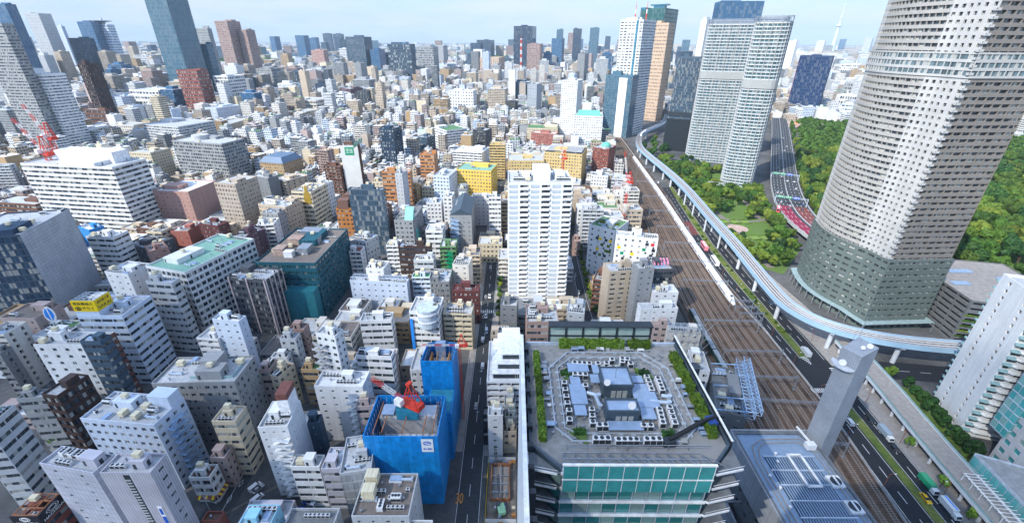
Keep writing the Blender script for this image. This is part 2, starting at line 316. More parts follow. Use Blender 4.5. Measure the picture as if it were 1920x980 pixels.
# ------------------------------------------------------------------ buildings
# style: sill fraction, window fraction, recess, (bay, pier share) front/back, (bay, pier share) sides, panes per bay
STY=dict(P=(.3,.42,.22,(3.2,.48),(3.2,.55),2),B=(.3,.42,.22,(5.5,.07),(5.5,.07),3),C=(.1,.82,.1,(3.2,.06),(3.2,.06),2),G=(.2,.6,.4,(3.2,.2),(3.2,.2),2),L=(.36,.56,1.0,(5.2,.06),(6.5,.72),3),
 W=(.42,.26,.15,(4.6,.74),(5.5,.86),2),S=(.42,.2,.15,(3.8,.7),(6,.92),2),V=(.05,.9,.45,(6,1.0),(2.4,.3),1),Q=(.34,.44,.3,(4.5,.14),(4.5,.1),3),T=(.3,.5,.25,(7,.22),(4,.08),4),H=(.3,.52,.9,(6.1,.22),(6.5,.75),3),
 Z=(.3,.36,.35,(4.6,.72),(4.6,.72),1),X=(.35,.42,.45,(4.8,.42),(7,.9),2),K=(.32,.42,.4,(3.6,.5),(3.6,.5),1))
STY['Y']=STY['L']
FLH=dict(P=3.5,B=3.8,C=4.0,G=3.8,L=3.1,W=3.5,S=3.3,V=3.8,Q=4.2,T=4.3,H=3.15,Z=4,X=3.0,Y=3.1,K=3.8)
def facade(pts,h,n,sill,wh,dep,sides,parapet=1.0,z0=0.0,glazing='rows',ppb=2,roofin=0.3,detail=True):
    """walls of a closed plan outline with real window recesses. sides: per edge (bay,pier share,material index). returns wall MB, window ring MB, row heights, inner outline"""
    fl=(h-z0)/n; wl=MB(); gl=MB(); inn=offset_poly(pts,dep); N=len(pts); rows=[z0+k*fl+sill*fl for k in range(n)]; hh=wh*fl
    top=h+parapet; rin=offset_poly(pts,roofin)
    for i in range(N):
        a=pts[i];b=pts[(i+1)%N];ia=inn[i];ib=inn[(i+1)%N]; L=math.hypot(b[0]-a[0],b[1]-a[1]); ux,uy=(b[0]-a[0])/L,(b[1]-a[1])/L; nx,ny=-uy,ux
        bay,ps,mi=sides[i]; ra=rin[i];rb=rin[(i+1)%N]
        wl.quad((a[0],a[1],top),(b[0],b[1],top),(rb[0],rb[1],top),(ra[0],ra[1],top),mi); wl.quad((rb[0],rb[1],h-.05),(ra[0],ra[1],h-.05),(ra[0],ra[1],top),(rb[0],rb[1],top),mi)
        if ps>=0.99:
            wl.quad((a[0],a[1],z0),(b[0],b[1],z0),(b[0],b[1],top),(a[0],a[1],top),mi,[(0,z0),(L,z0),(L,top),(0,top)]); continue
        nb=max(1,round(L/bay)); bw=L/nb; zs=[z0]+[q for r in rows for q in (r,r+hh)]+[top]
        for k in range(n+1):
            p,q=zs[2*k],zs[2*k+1]
            wl.quad((a[0],a[1],p),(b[0],b[1],p),(b[0],b[1],q),(a[0],a[1],q),mi,[(0,p),(L,p),(L,q),(0,q)])
            if k<n: wl.quad((a[0],a[1],q),(b[0],b[1],q),(ib[0],ib[1],q),(ia[0],ia[1],q),mi)
            if k>0: wl.quad((b[0],b[1],p),(a[0],a[1],p),(ia[0],ia[1],p),(ib[0],ib[1],p),mi)
        if detail:
            pw=ps*bw
            for k in range(n):
                p,q=rows[k],rows[k]+hh
                for j in range(nb+1):
                    s=max(0,j*bw-pw/2);e=min(L,j*bw+pw/2)
                    if e-s<0.02: continue
                    A=(a[0]+ux*s,a[1]+uy*s);B=(a[0]+ux*e,a[1]+uy*e)
                    wl.quad((*A,p),(*B,p),(*B,q),(*A,q),mi,[(s,p),(e,p),(e,q),(s,q)])
                    if j>0: wl.quad((A[0]+nx*dep,A[1]+ny*dep,p),(*A,p),(*A,q),(A[0]+nx*dep,A[1]+ny*dep,q),mi)
                    if j<nb: wl.quad((*B,p),(B[0]+nx*dep,B[1]+ny*dep,p),(B[0]+nx*dep,B[1]+ny*dep,q),(*B,q),mi)
        U=nb*ppb; o=i*131
        if glazing=='rows': gl.quad((ia[0],ia[1],0),(ib[0],ib[1],0),(ib[0],ib[1],hh),(ia[0],ia[1],hh),0,[(o,0.01),(o+U,0.01),(o+U,.99),(o,.99)])
        else: gl.quad((ia[0],ia[1],z0),(ib[0],ib[1],z0),(ib[0],ib[1],h),(ia[0],ia[1],h),0,[(o,0),(o+U,0),(o+U,n),(o,n)])
    return wl,gl,rows,rin
EQ={}
def equipment():
    m=MB(); m.box(-.55,.55,-.45,.45,.12,1.35); m.box(-.5,.5,-.46,-.45,.3,1.2,1); m.cyl((0,0,1.35),(0,0,1.42),.38,.38,12,1); m.box(-.55,.55,-.4,-.3,0,.12,1); m.box(-.55,.55,.3,.4,0,.12,1); EQ['air_conditioner']=m.mesh('air_conditioner',['unit_white','dark_metal'])
    m=MB(); m.box(-1.5,1.5,-.9,.9,.25,2.1)
    for x in(-.9,0,.9): m.cyl((x,0,2.1),(x,0,2.35),.4,.4,12,1)
    m.box(-1.5,1.5,-.91,-.9,.5,1.6,1); m.box(-1.4,1.4,-.7,-.5,0,.25,1); m.box(-1.4,1.4,.5,.7,0,.25,1); EQ['chiller']=m.mesh('chiller',['unit_white','dark_metal'])
    m=MB(); m.box(-1.3,1.3,-1,1,.7,2.5)
    for x in(-.87,0,.87): m.box(x-.06,x+.06,-1.05,1.05,.7,2.55)
    for z in(1.2,1.9): m.box(-1.34,1.34,-1.04,1.04,z,z+.08)
    for x in(-1.1,1.1):
        for y in(-.8,.8): m.box(x-.08,x+.08,y-.08,y+.08,0,.7,1)
    EQ['water_tank']=m.mesh('water_tank',['cream_tank','steel'])
    m=MB(); m.box(-2.6,2.6,-.35,.35,.3,.9); m.box(-2.6,-2.0,-.35,1.4,.3,.9); m.box(2.1,2.6,-.5,.5,.3,1.6)
    for x in(-2,0,2): m.box(x-.05,x+.05,-.4,.4,0,.3)
    EQ['duct']=m.mesh('duct',['pale_steel'])
    m=MB(); m.cyl((0,0,0),(0,0,.9),.22,.22,8); m.cyl((0,0,.9),(0,0,1.15),.42,.3,8); EQ['vent']=m.mesh('vent',['steel'])
    m=MB(); m.cyl((0,0,0),(0,0,6),.06,.03,5)
    for z in(4,4.8,5.4): m.bar((-.8,0,z),(.8,0,z),.05)
    EQ['antenna']=m.mesh('antenna',['steel'])
    m=MB(); m.box(-2,2,-1.2,1.2,0,.5); m.box(-1.7,1.7,-.9,.9,.5,1.0,1); EQ['skylight']=m.mesh('skylight',['pale_concrete','unit_blue'])
equipment()
def cabin(w,d,h):
    m=MB(); m.box(-w/2,w/2,-d/2,d/2,0,h); m.box(-w/2-.12,w/2+.12,-d/2-.12,d/2+.12,h,h+.15); m.box(-w/2+.6,-w/2+1.5,-d/2-.03,-d/2,.1,2.1,1); m.box(w/2,w/2+.03,-.5,.5,.1,2.1,1); return m
KIND=dict(P='office_building',B='office_building',C='office_building',G='office_building',L='apartment_building',W='city_building',S='city_building',V='office_building',Q='office_building',T='skyscraper',H='apartment_tower',Z='school_building',X='apartment_building',Y='apartment_tower',K='city_building')
CATS=dict(office_building='office building',apartment_building='apartment building',city_building='building',skyscraper='skyscraper',apartment_tower='apartment tower',school_building='school')
GLASSCOL={'C':None}
BLD={}
def clutter(root,w,d,h,rnd,k,roofz):
    """roof plant standing on one building's roof: parts of that building"""
    taken=[]
    def spot(rx,ry,tries=14):
        for _ in range(tries):
            x=rnd.uniform(-w/2+rx+.5,w/2-rx-.5) if w/2>rx+.6 else None; y=rnd.uniform(-d/2+ry+.5,d/2-ry-.5) if d/2>ry+.6 else None
            if x is None or y is None: return None
            if all(abs(x-t[0])>rx+t[2]+.2 or abs(y-t[1])>ry+t[3]+.2 for t in taken): taken.append((x,y,rx,ry)); return x,y
        return None
    return spot,taken
def building(id,cx,cy,rot,w,d,h,st,wall,roof,label,group=None):
    rnd=random.Random(label); Rr=math.hypot(cx,cy); sill,wh,dep,fr,sd,ppb=STY[st]
    kind='skyscraper' if h>125 else KIND[st]
    root=thing(kind,label,CATS[kind],(cx,cy,0),R(rot),group)
    n=max(2,int(round((h-(1 if h<60 else 2))/FLH[st]))); n=min(n,46)
    pts=[(-w/2,-d/2),(w/2,-d/2),(w/2,d/2),(-w/2,d/2)]
    far=Rr>950
    if far:
        fr=(max(fr[0],w/9),max(fr[1],.18)); sd=(max(sd[0],d/9),max(sd[1],.18))
        if st in 'BCG' : n=max(4,int(h/(9 if Rr>1300 else 6.5)))
        else: n=max(4,int(h/6.5))
    dep=min(dep,w*.15,d*.15)
    sides=[(*fr,0),(*sd,0),(*fr,0),(*sd,0)]
    if st=='V': sides=[(6,1.0,1),(2.4,.32,0),(6,1.0,1),(2.4,.32,0)]
    if id=='c1gla': sides=[(3.2,.06,0),(6,1.0,1),(3,1.0,0),(6,1.0,1)]
    if id=='c1off': sides=[(5,.7,0),(3.2,.2,2),(5,.7,0),(3.2,.2,2)]
    if id=='l30': sill,wh,sides=.28,.5,[(7,.02,0)]*4
    if id=='c1lav': sides=[(9,.86,0),(6,.92,0),(9,.86,0),(6,.92,0)]
    if id=='c1rib': sides=[(6,1.0,0),(6,.7,0),(6,1.0,0),(6,1.0,0)]
    rows_mode=Rr<330 and n*1<=26 and not id=='' 
    wl,gl,rows,rin=facade(pts,h,n,sill,wh,dep,sides,parapet=.9 if h<100 else 2.0,glazing='rows' if rows_mode else 'full',ppb=ppb)
    wm=['wall' if st in('W','S','Z','P','V') and Rr<420 else 'wall_plain']
    if id in('c1rib','c1lav'): wm=['rib_'+id]
    if st=='V' or id=='c1off' or id=='c1gla': wm=[wm[0],'offw_wall' if id!='c1gla' else 'panel_grey','brown_wall']
    wo=wl.build('wall',wm,root,col=wall)
    gc=(.035,.05,.065,.75)
    if st=='C': c=PAL[wall]; gc=(c[0]*.8,c[1]*.8,c[2]*.8,.18 if Rr>800 else .35)
    if id=='c1gla': gc=(.02,.05,.09,.5)
    if id=='b01': gc=(.01,.06,.075,.3)
    if st=='C': wo.color=(*[x*.9+.02 for x in PAL[wall]],1)
    if rows_mode:
        gm=gl.mesh('window_row',['glass'])
        for z in rows: link('window_row',gm,root,(0,0,z),gc)
    else: gl.build('glazing','glass',root,col=gc)
    rm=MB(); rm.poly([(p[0],p[1],h) for p in rin]); rm.build('roof','roofing',root,col=roof)
    # roof plant
    spot,taken=clutter(root,w,d,h,rnd,0,h)
    if id=='' or Rr>420:
        if w>5 and d>5:
            cw,cdp=w*rnd.uniform(.25,.5),d*rnd.uniform(.25,.5); q=spot(cw/2,cdp/2)
            if q: cabin(cw,cdp,rnd.uniform(2.4,3.6) if h<100 else rnd.uniform(4,8)).build('roof_cabin',['wall_plain','dark_metal'],root,(q[0],q[1],h),wall)
        if Rr<700:
            for _ in range(2 if id=='' else 3):
                k=rnd.choice(['air_conditioner','air_conditioner','water_tank','chiller','duct','vent']); me=EQ[k]; q=spot(1.5,1.1)
                if q: link(k,me,root,(q[0],q[1],h))
    else:
        if id not in('b05','c2tnk','c2par','c2sml','c1red','e01'):
            cw,cdp=min(max(3.2,w*rnd.uniform(.2,.38)),w*.6),min(max(3,d*rnd.uniform(.25,.42)),d*.6); q=spot(cw/2,cdp/2)
            if q:
                hz=rnd.uniform(2.6,4); cb=cabin(cw,cdp,hz).build('roof_cabin',['wall_plain','dark_metal'],root,(q[0],q[1],h),wall)
                if rnd.random()<.5: link('water_tank',EQ['water_tank'],root,(q[0],q[1],h+hz+.15),scale=(.8,.8,.8))
        # a row of units, then singles
        for _r in range(2 if w*d>110 else 1):
          nrow=rnd.choice([3,4,5,6]); q=spot(nrow*.65,.6)
          if q:
            sc=rnd.uniform(.9,1.15)
            for i in range(nrow): link('air_conditioner',EQ['air_conditioner'],root,(q[0]+(i-(nrow-1)/2)*1.28*sc,q[1],h),scale=(sc,sc,sc))
        area=w*d
        for _ in range(int(min(13,5+area/45))):
            k=rnd.choice(['air_conditioner','chiller','duct','vent','vent','skylight','water_tank','antenna']); q=spot(1.4 if k!='duct' else 2.6,1.1)
            if q: link(k,EQ[k],root,(q[0],q[1],h),rz=rnd.choice([0,0,PI/2]) if k!='duct' else 0)
    BLD[id or label]=(root,cx,cy,rot,w,d,h,n)
    return root
def panel_mat(name,c,sz):
    m,nt,nd,lk,b=newmat(name); setp(b,.5,0,.4); uv=nd.new('ShaderNodeUVMap'); br=nd.new('ShaderNodeTexBrick'); lk.new(uv.outputs[0],br.inputs['Vector']); br.offset=0; br.inputs['Scale'].default_value=1; br.inputs['Brick Width'].default_value=sz[0]; br.inputs['Row Height'].default_value=sz[1]; br.inputs['Mortar Size'].default_value=.07
    br.inputs['Color1'].default_value=(*c,1); br.inputs['Color2'].default_value=(*[x*.9 for x in c],1); br.inputs['Mortar'].default_value=(*[x*.5 for x in c],1); tc=nd.new('ShaderNodeTexCoord')
    lk.new(mul(nd,lk,br.outputs['Color'],mapr(nd,lk,noise(nd,lk,tc.outputs['Object'],.12,7,.65),.3,.7,.82,1.1)),b.inputs['Base Color'])
def wall_static(name,col):
    m,nt,nd,lk,b=newmat(name); setp(b,.6,0,.35); tc=nd.new('ShaderNodeTexCoord'); lk.new(mul(nd,lk,col,mapr(nd,lk,noise(nd,lk,tc.outputs['Object'],.15,6),.3,.7,.9,1.06)),b.inputs['Base Color'])
wall_static('offw_wall',(.6,.6,.58)); wall_static('brown_wall',(.14,.06,.045)); panel_mat('rib_c1rib',(.5,.48,.53),(.8,60)); panel_mat('rib_c1lav',(.52,.53,.6),(1.6,2.4)); panel_mat('panel_grey',(.4,.43,.47),(3.2,1.9)); wall_static('m_white',(.45,.445,.43)); wall_static('m_band',(.38,.365,.34)); wall_static('m_brown',(.21,.193,.175)); wall_static('twin_white',(.5,.52,.53)); wall_static('m_green',(.12,.15,.14))
DATA="""c1off|-188.4|154.6|-0.4|27.1|9.4|36.0|P|white|lgrey|white office block with brown corner piers and cream roof tank
c1drk|-173.3|131.3|-8.1|6.9|11.9|31.4|G|dbrown|lgrey|dark brown office block with a pale strip roof and white sills
c1til|-185.7|130.1|7.4|9.5|4.8|27.6|B|grey|lgrey|grey tiled block with ribbon windows joined to the dark brown block
c1sla|-175.3|150.9|-1.7|8.8|5.0|39.0|B|slate|lgrey|slate blue office block wedged below the yellow signboard building
c1bal|-233.8|167.6|-1.3|9.3|10.3|32.0|L|offw|lgrey|off-white apartment block with dark balconies near the blue oval sign
c1low|-230.0|159.0|0.5|4.1|5.3|25.8|L|mgrey|mgrey|grey balcony block just below the off-white apartment block at the edge
c1tea|-173.2|107.2|98.3|10.4|7.0|39.0|B|lgrey|teal2|grey office block with teal roof edge above the crosswalk
c1sta|-136.4|118.3|-5.9|28.2|13.5|32.5|P|bluew|lgrey|blue-white office with long zigzag fire stairs and square roof tower
c1lav|-129.2|90.7|-9.7|18.9|6.4|39.5|W|mauve|lgrey|pale lavender slab block with five white roof units in a row
c1rib|-107.9|86.6|0.4|14.1|6.5|43.0|W|mauve|lgrey|mauve grey ribbed tower with dark stair strip and tall blue sign
c1hac|-146.3|87.7|0.3|8.1|7.7|20.0|B|redb|brown|low red-brown building carrying the black HACHIDAI rooftop signs
c1awn|-110.8|108.0|0.4|7.3|5.5|12.4|G|white|brown|small white corner shop with brown roof and yellow striped awning
c1pnk|-107.2|113.8|-0.5|5.5|5.0|15.0|P|pinkg|bluew|small pink-grey building with pale blue roof behind the awning shop
c1red|-97.8|91.8|0.3|5.6|3.5|11.5|W|redb|brown|little red building holding a cream tank beside the diamond-marked street
c2cya|-72.4|80.7|0.3|9.1|6.2|29.0|W|cyan|white|plain white-roofed block with a cyan side wall at the parking lot
c1ter|-123.7|139.2|2.2|31.5|15.8|32.5|P|grey|lgrey|big grey office with planted roof terrace and glass railing
c1stp|-104.5|120.5|0.4|8.5|7.6|27.6|B|cream|offw|small cream stepped block with stair tower in front of the big grey office
c2ext|-81.4|114.4|4.2|9.8|12.2|34.0|S|white|lgrey|white block with diagonal open stair landings and brown parapet tower
c2wht|-68.4|138.1|-1.1|19.3|9.3|29.0|W|white|white|broad white building with layered roofs and folded side stairs
c2grn|-71.0|106.4|-0.5|10.0|5.0|20.0|B|white|lgrey|low white office with green window bands and two white roof cabins
c2ter|-62.0|107.6|0.4|6.4|9.1|20.0|B|mauve|bluew|narrow lilac terraced office with a row of roof units
c2cor|-52.3|105.6|10.1|10.0|15.1|25.0|C|lgrey|lgrey|grey corrugated-roof building with glazed front stairs beside blue sheeting
c2bge|-57.3|130.7|4.6|7.1|5.0|23.8|B|pinkg|lgrey|small pinkish balcony block tucked behind the blue-sheeted building
c2slt|-75.2|123.6|7.8|4.5|4.3|22.0|W|slate|slate|narrow slate-grey house block between two white buildings
c2tnk|-37.6|87.5|0.3|16.6|14.1|29.0|W|lgrey|browng|flat brown gravel roof carrying two cream water tanks
c2par|-58.6|80.5|0.3|14.5|9.5|25.5|W|lgrey|mgrey|flat grey roof with white parapet and twin fan unit
c2sml|-26.2|79.2|0.3|6.7|5.0|25.5|W|white|mgrey|small flat roof with white parapet beside the cream-tank roof
c2tal|-76.1|151.1|-14.7|9.3|5.5|43.0|P|white|lgrey|tall white tiled block with scattered small windows and spiral stairs
c2org|-90.1|156.7|-1.9|7.8|5.4|20.0|B|tan|green|small tan building with bright green roof below the spiral stairs
c2yel|-100.6|151.6|-16.1|4.3|9.6|22.0|P|cream|maroon|narrow cream block with a maroon roof patch and open top deck
c2pgr|-107.0|152.8|0.5|4.4|7.3|23.8|B|pinkg|green|pink-grey block with mossy green roof and red shop awning
c2wbl|-106.1|161.7|-0.6|7.6|4.0|22.0|P|white|lgrey|white block with stained flat roof beside the mossy roof
c2gup|-102.7|166.8|-2.3|7.4|4.9|29.0|P|lgrey|lgrey|light grey office with two roof cabins left of the spiral stairs
c2prp|-102.0|174.3|-1.9|7.5|5.2|29.0|P|pinkb|pinkg|dusty brown block with planted roof below the teal building
c2wsm|-69.6|159.6|3.2|5.4|7.9|20.0|B|white|lgrey|small white house block with stair tower right of the tall white block
c2drk|-60.5|156.6|-3.4|15.8|5.0|27.6|B|white|dgrey|white block with a dark tiled terrace roof
c2bpk|-57.5|162.8|0.5|7.3|6.4|19.6|L|pinkg|lgrey|pinkish balcony flats behind the red crane
r1ste|-2.7|154.1|0.5|15.2|27.2|25.8|L|white|white|white stepped apartment building narrowing upwards beside the street
r1bge|-5.9|181.7|-1.6|8.7|8.5|22.0|P|beige|lgrey|beige low block with small balconies above the stepped white building
r1wht|-6.2|128.0|0.4|5.8|5.0|22.0|W|white|lgrey|white small building with sloping stair side and dark front
r1gry|-0.6|137.5|0.4|4.7|6.7|18.5|W|lgrey|bluew|small grey house block with blue-grey walled roof
r1grn|-0.2|133.8|0.4|4.7|4.2|15.0|P|offw|green|low building with a worn green roof beside the white parapet wall
r1blk|-7.6|133.8|0.4|7.7|4.6|16.2|B|black|mgrey|black-fronted narrow shop house with white window strips by the pit
r1tan|-0.5|129.2|0.4|5.3|3.5|11.5|P|beige|browng|low tan shop house at the edge of the construction pit
c1gla|-292.6|239.1|14.0|34.0|43.0|55.0|C|navy|lgrey|wide office block with dark glass front and plain grey panel side
c2pnk|-298.5|389.8|-5.7|33.4|35.6|32.5|W|pink|white|pink-brown brick hall with pale roof and dark glass opening
c3htl|-233.0|361.9|-14.2|21.0|24.0|46.5|P|beigeb|lgrey|beige-brown hotel with columns of paired windows
c4rnd|-280.0|280.2|-4.2|19.2|12.5|31.4|B|white|white|white stepped block with rounded bands under the striped office
c5grd|-177.4|228.2|-16.1|27.1|46.0|42.8|G|white|jade|long office with jade green roof and white window grid side
c6wht|-210.7|214.0|-11.8|15.5|13.1|39.5|W|white|lgrey|white tower with four small windows per floor left of the jade roof
c7sak|-187.4|176.4|-0.3|20.6|17.9|39.0|B|bluew|lgrey|blue-white office block carrying the yellow corner billboard
c8bal|-185.0|204.1|-21.9|11.7|8.2|32.0|L|orange2|brown|narrow apartment block with terracotta balcony rails
c9lng|-176.6|194.5|-6.6|14.3|5.0|42.8|B|lgrey|bluew|pale grey ribbon-window office between terracotta balconies and white grid
c10pr|-184.4|278.9|0.8|8.5|17.2|32.5|P|maroon2|lgrey|plum-brown office behind the white grid office
c11rd|-258.9|327.1|0.8|13.6|23.0|18.5|W|redb2|lgrey|low red-brown building with silver roof panels beside the pink hall
c11mr|-236.3|324.7|-14.3|18.8|10.0|22.0|P|maroon|maroon|maroon stepped block beside the beige-brown hotel
c12dk|-268.1|295.5|-12.8|24.4|19.9|18.5|P|dgrey|dgrey|dark grey low block below the striped office
c13pk|-249.3|279.8|48.9|10.7|14.3|22.0|W|pink|pinkg|pink low block next to the jade roof
c15wh|-142.5|173.6|-7.2|10.9|10.5|25.8|L|white|lgrey|white apartment cluster with rooftop pipes above the big grey office
c15bl|-131.4|171.1|-8.9|13.6|5.0|36.0|W|bluew|white|pale blue slab with thin roof fins beside the dark hotel
c16wr|-215.8|173.0|-6.2|22.2|8.2|25.5|W|white|lgrey|white building with jumbled roof cabins below the oval blue sign
c18br|-431.8|372.7|-8.9|45.1|19.1|23.8|B|brown|lgrey|brown low block behind the dark glass office
c19bl|-335.1|324.9|-27.2|17.3|9.8|18.5|W|blue|white|small bright blue box building by the striped office
l01|-1080.3|1072.9|-12.0|41.2|19.5|215.5|C|glassb|lgrey|blue glass skyscraper cut by the upper left corner
l02|-667.5|639.2|-12.0|49.0|12.9|167.4|B|grey|mgrey|white banded office tower with slanting edge at far left
l03|-1603.5|1696.7|-12.0|57.5|38.3|226.7|C|lgrey|lgrey|grey twin-slab skyscraper with a bright vertical slot
l04|-1758.7|1932.3|-12.0|23.3|11.5|195.0|C|bluew|lgrey|slim pale tower with sloped shoulder behind the twin slab
l05|-1644.3|1932.0|-12.0|67.4|33.7|210.8|C|glassb|slate|plain blue office tower left of the saucer-topped tower
l06|-1613.5|1958.8|-12.0|73.4|29.1|202.2|B|bluew|lgrey|banded office tower crowned with a saucer helipad
l07|-1543.7|1757.3|-12.0|70.9|35.4|153.9|C|navy|slate|lower dark blue office in front of the plain blue tower
l08|-1555.3|1902.1|-12.0|75.7|38.4|98.8|P|beigeb|mgrey|grey-brown office tower with square windows and shaded side
l09|-771.4|872.8|-12.0|18.8|24.5|110.9|L|dbrown|dgrey|dark brown frame apartment tower with open balcony grid
l10|-661.3|660.0|-12.0|63.4|28.2|107.9|B|white|white|white hospital-like slab with grey lettering on its top band
l11|-869.9|1276.9|-12.0|64.5|63.0|271.9|C|glasst|lgrey|tallest teal glass skyscraper rising out of the picture
l12|-909.9|1459.2|-12.0|40.3|15.8|180.4|P|grey|mgrey|grey grid tower just right of the tallest glass skyscraper
l13|-962.3|1681.6|-12.0|48.5|57.3|206.5|P|pinkb|pinkg|pink-brown hotel tower with blue glass corner strip
l13b|-913.3|1696.0|-12.0|33.1|40.9|181.7|P|pinkb|pinkg|shorter pink-brown tower attached right of the hotel tower
l14|-831.7|1325.8|-12.0|22.0|20.8|140.1|C|glasst|slate|small teal glass tower at the foot of the tallest skyscraper
l16|-689.5|1026.8|-12.0|51.2|30.2|94.0|B|redb|redb|red-brown banded office block with windowless top
l17|-633.4|1059.8|-12.0|37.3|48.5|81.1|G|white|lgrey|white office with dense vertical fins near the red-brown block
l18|-810.6|1053.0|-12.0|78.1|39.1|52.0|B|white|lgrey|white and dark banded office left of the red-brown block
l19|-1142.0|1525.4|-12.0|67.3|27.3|55.4|P|mgrey|lgrey|dark grey squat office behind the white banded office
l20|-1726.3|2296.5|-12.0|84.9|52.5|87.0|B|lgrey|lgrey|pale striped office block beside the grey-brown tower
l22|-770.3|853.7|-12.0|50.6|12.0|36.0|B|brown|lgrey|brown banded low office at the foot of the frame apartment tower
l23|-787.7|943.3|-12.0|34.1|13.8|29.4|P|beige|lgrey|beige blocky office in front of the white banded office
l24|-525.5|716.2|-18.1|74.1|61.1|35.2|B|lgrey|lgrey|large light grey office complex with stepped wings
l25|-358.7|526.9|-15.3|71.9|32.3|46.6|G|grey|lgrey|grey concrete office with deep window grid and round roof drum
l26|-658.2|783.1|-8.8|38.3|27.2|22.0|P|offw|lgrey|off-white office with dark square windows beside the grey complex
l27|-437.5|533.3|-9.6|29.3|26.7|32.5|P|cream|lgrey|cream office slab behind the big striped office
l28|-731.7|724.4|28.2|55.3|17.7|28.9|L|beige|beige|long beige apartment slab behind the red cranes
l29|-665.4|713.1|5.8|21.5|37.7|27.6|B|white|lgrey|white small office right of the long beige slab
l30|-361.4|369.2|-7.9|86.1|31.0|59.7|B|white|lgrey|big white office with black horizontal window bands
l31|-580.6|925.0|-21.4|31.9|53.3|33.0|C|bluew|lgrey|white and cyan glass office behind the grey complex
l32|-498.1|808.9|-1.7|29.4|64.2|22.7|L|beige|lgrey|beige twin apartment block right of the grey complex
l33|-556.6|474.9|6.0|20.2|8.3|28.9|L|lgrey|lgrey|pale balcony block left of the big striped office
m01|-677.3|2156.4|-12.0|88.6|67.6|165.7|C|slate|slate|dark blue-grey slab tower in the middle distance
m02|-596.2|2140.4|-12.0|42.4|55.1|117.2|C|glassb|slate|blue and grey paired office right of the dark slab tower
m03|-440.4|1925.2|-12.0|97.5|42.4|140.0|G|slate|lgrey|dark glass office tower with lighter top storeys
m04|-372.5|2118.8|-12.0|76.7|59.6|129.1|B|grey|lgrey|grey-green ribbed tower before the wooded hill
m05|-900.9|2263.8|-12.0|64.3|34.8|110.1|P|pink|lgrey|pink stone tower left of the dark slab
m06|-1127.2|3245.7|-12.0|51.9|33.1|103.1|G|white|lgrey|white-edged slab with dark front beside the dark blue slab
m07|-226.7|4041.6|-12.0|119.3|117.0|160.9|C|navy|lgrey|black and white office tower behind the tan hotel
m08|-88.6|2084.9|-12.0|82.5|109.2|91.0|P|beigep|beigep|tan hotel slab with small square windows and raised end wall
m09|-254.7|2028.7|-12.0|58.4|62.2|54.2|P|dgrey|lgrey|charcoal squat office near the wooded hill
m10|-185.2|2179.4|-12.0|52.0|60.6|72.5|C|slate|slate|slate glass office left of the tan hotel
m11|-1897.7|5049.4|-12.0|84.5|41.5|215.0|C|navy|slate|far dark tower, left of a pair on the skyline
m11b|-1919.6|5421.3|-12.0|103.1|52.5|215.0|C|navy|slate|far dark tower, right of a pair on the skyline
m12|-766.8|1513.9|-12.0|54.2|61.6|72.5|B|grey|slate|shaded grey twin office at the foot of the pink-brown hotel tower
m13|-671.5|1500.8|-12.0|44.6|28.5|65.7|G|slate|lgrey|dark office with white fins and roof frame
m14|-1221.3|2596.6|-12.0|31.3|40.7|51.5|G|maroon2|white|white-framed dark block near the pink stone tower
m15|-474.6|1088.7|-12.0|68.4|57.3|29.9|B|offw|lgrey|pale office with green tinted window bands
m16|-429.6|957.0|-20.8|32.6|40.4|22.0|P|cream|lgrey|small cream office in front of the green-banded office
m17|-483.9|983.5|-3.6|27.1|22.8|25.0|C|dbrown|lgrey|dark plum office beside the small cream office
m18|-548.9|1360.2|-7.8|29.7|29.7|41.0|C|navy|slate|navy glass block right of the finned dark office
m19|-416.4|1213.1|-31.3|41.5|42.3|42.8|B|maroon2|lgrey|plum banded office in the white crowd of houses
m20|-361.8|1133.7|3.1|29.3|25.5|42.8|G|dgrey|dgrey|black-brown office pair with vertical glass strips
m21|-427.1|1172.3|-8.4|21.1|31.1|35.1|L|white|white|slim white apartment tower left of the plum office
m22|-235.4|704.6|-12.4|19.6|13.8|35.1|L|offw|lgrey|white flats with pale green glass balconies
m23|-161.0|596.4|-12.0|19.7|25.6|50.0|G|navy|lgrey|navy office tower with white double-square window frames
m24|-166.8|456.1|1.5|17.9|8.7|56.2|V|brown|offw|white and brown bank tower with green rooftop sign
m25|-281.8|534.0|-14.1|32.2|34.2|22.0|P|tan|slate|tan hall with dark blue mansard roof
m26|-231.0|544.3|-15.8|16.4|12.4|32.0|L|pinkb|pinkg|dusty brown round-cornered apartment tower
m26b|-185.1|459.2|-19.7|20.3|15.5|35.1|L|brown|brown|brown apartment tower with curved balconies
m27|-242.3|1292.2|-27.9|45.3|64.7|29.0|W|white|white|blank white block beside the turquoise wall
m28|-113.9|1071.8|-12.0|56.6|29.9|52.4|P|white|lgrey|wide white hotel with regular small windows
m29|-96.6|704.8|-53.9|39.0|35.9|31.4|B|white|green|white office with planted roof and ribbon windows
m30|-127.2|656.6|-23.9|18.3|21.5|27.6|B|slate|lgrey|blue-grey low office right of the navy tower
m31|-45.0|672.9|-23.3|20.5|20.8|35.1|L|dgrey|lgrey|black and white balcony apartment block
m32|-97.9|514.1|-7.5|17.3|14.7|35.2|B|orange|orange|orange banded office right of the navy tower
m33|-112.2|421.4|-1.8|27.2|9.1|39.0|B|orange|lgrey|wide orange office with brown banded wing
m34|-103.3|401.7|-9.8|7.0|12.9|43.0|W|lgrey|lgrey|tall pale concrete stair slab in front of the orange office
m35|-37.6|462.9|-10.8|37.2|29.3|32.5|P|yellow|jade|bright yellow hotel with planted roof frame
m36|-18.1|540.5|-1.6|18.5|16.9|41.3|L|yellow2|beige|golden yellow apartment tower with balconies
m37|-52.8|563.3|-13.4|38.3|31.0|28.9|L|white|white|white terraced apartment building with stepped end
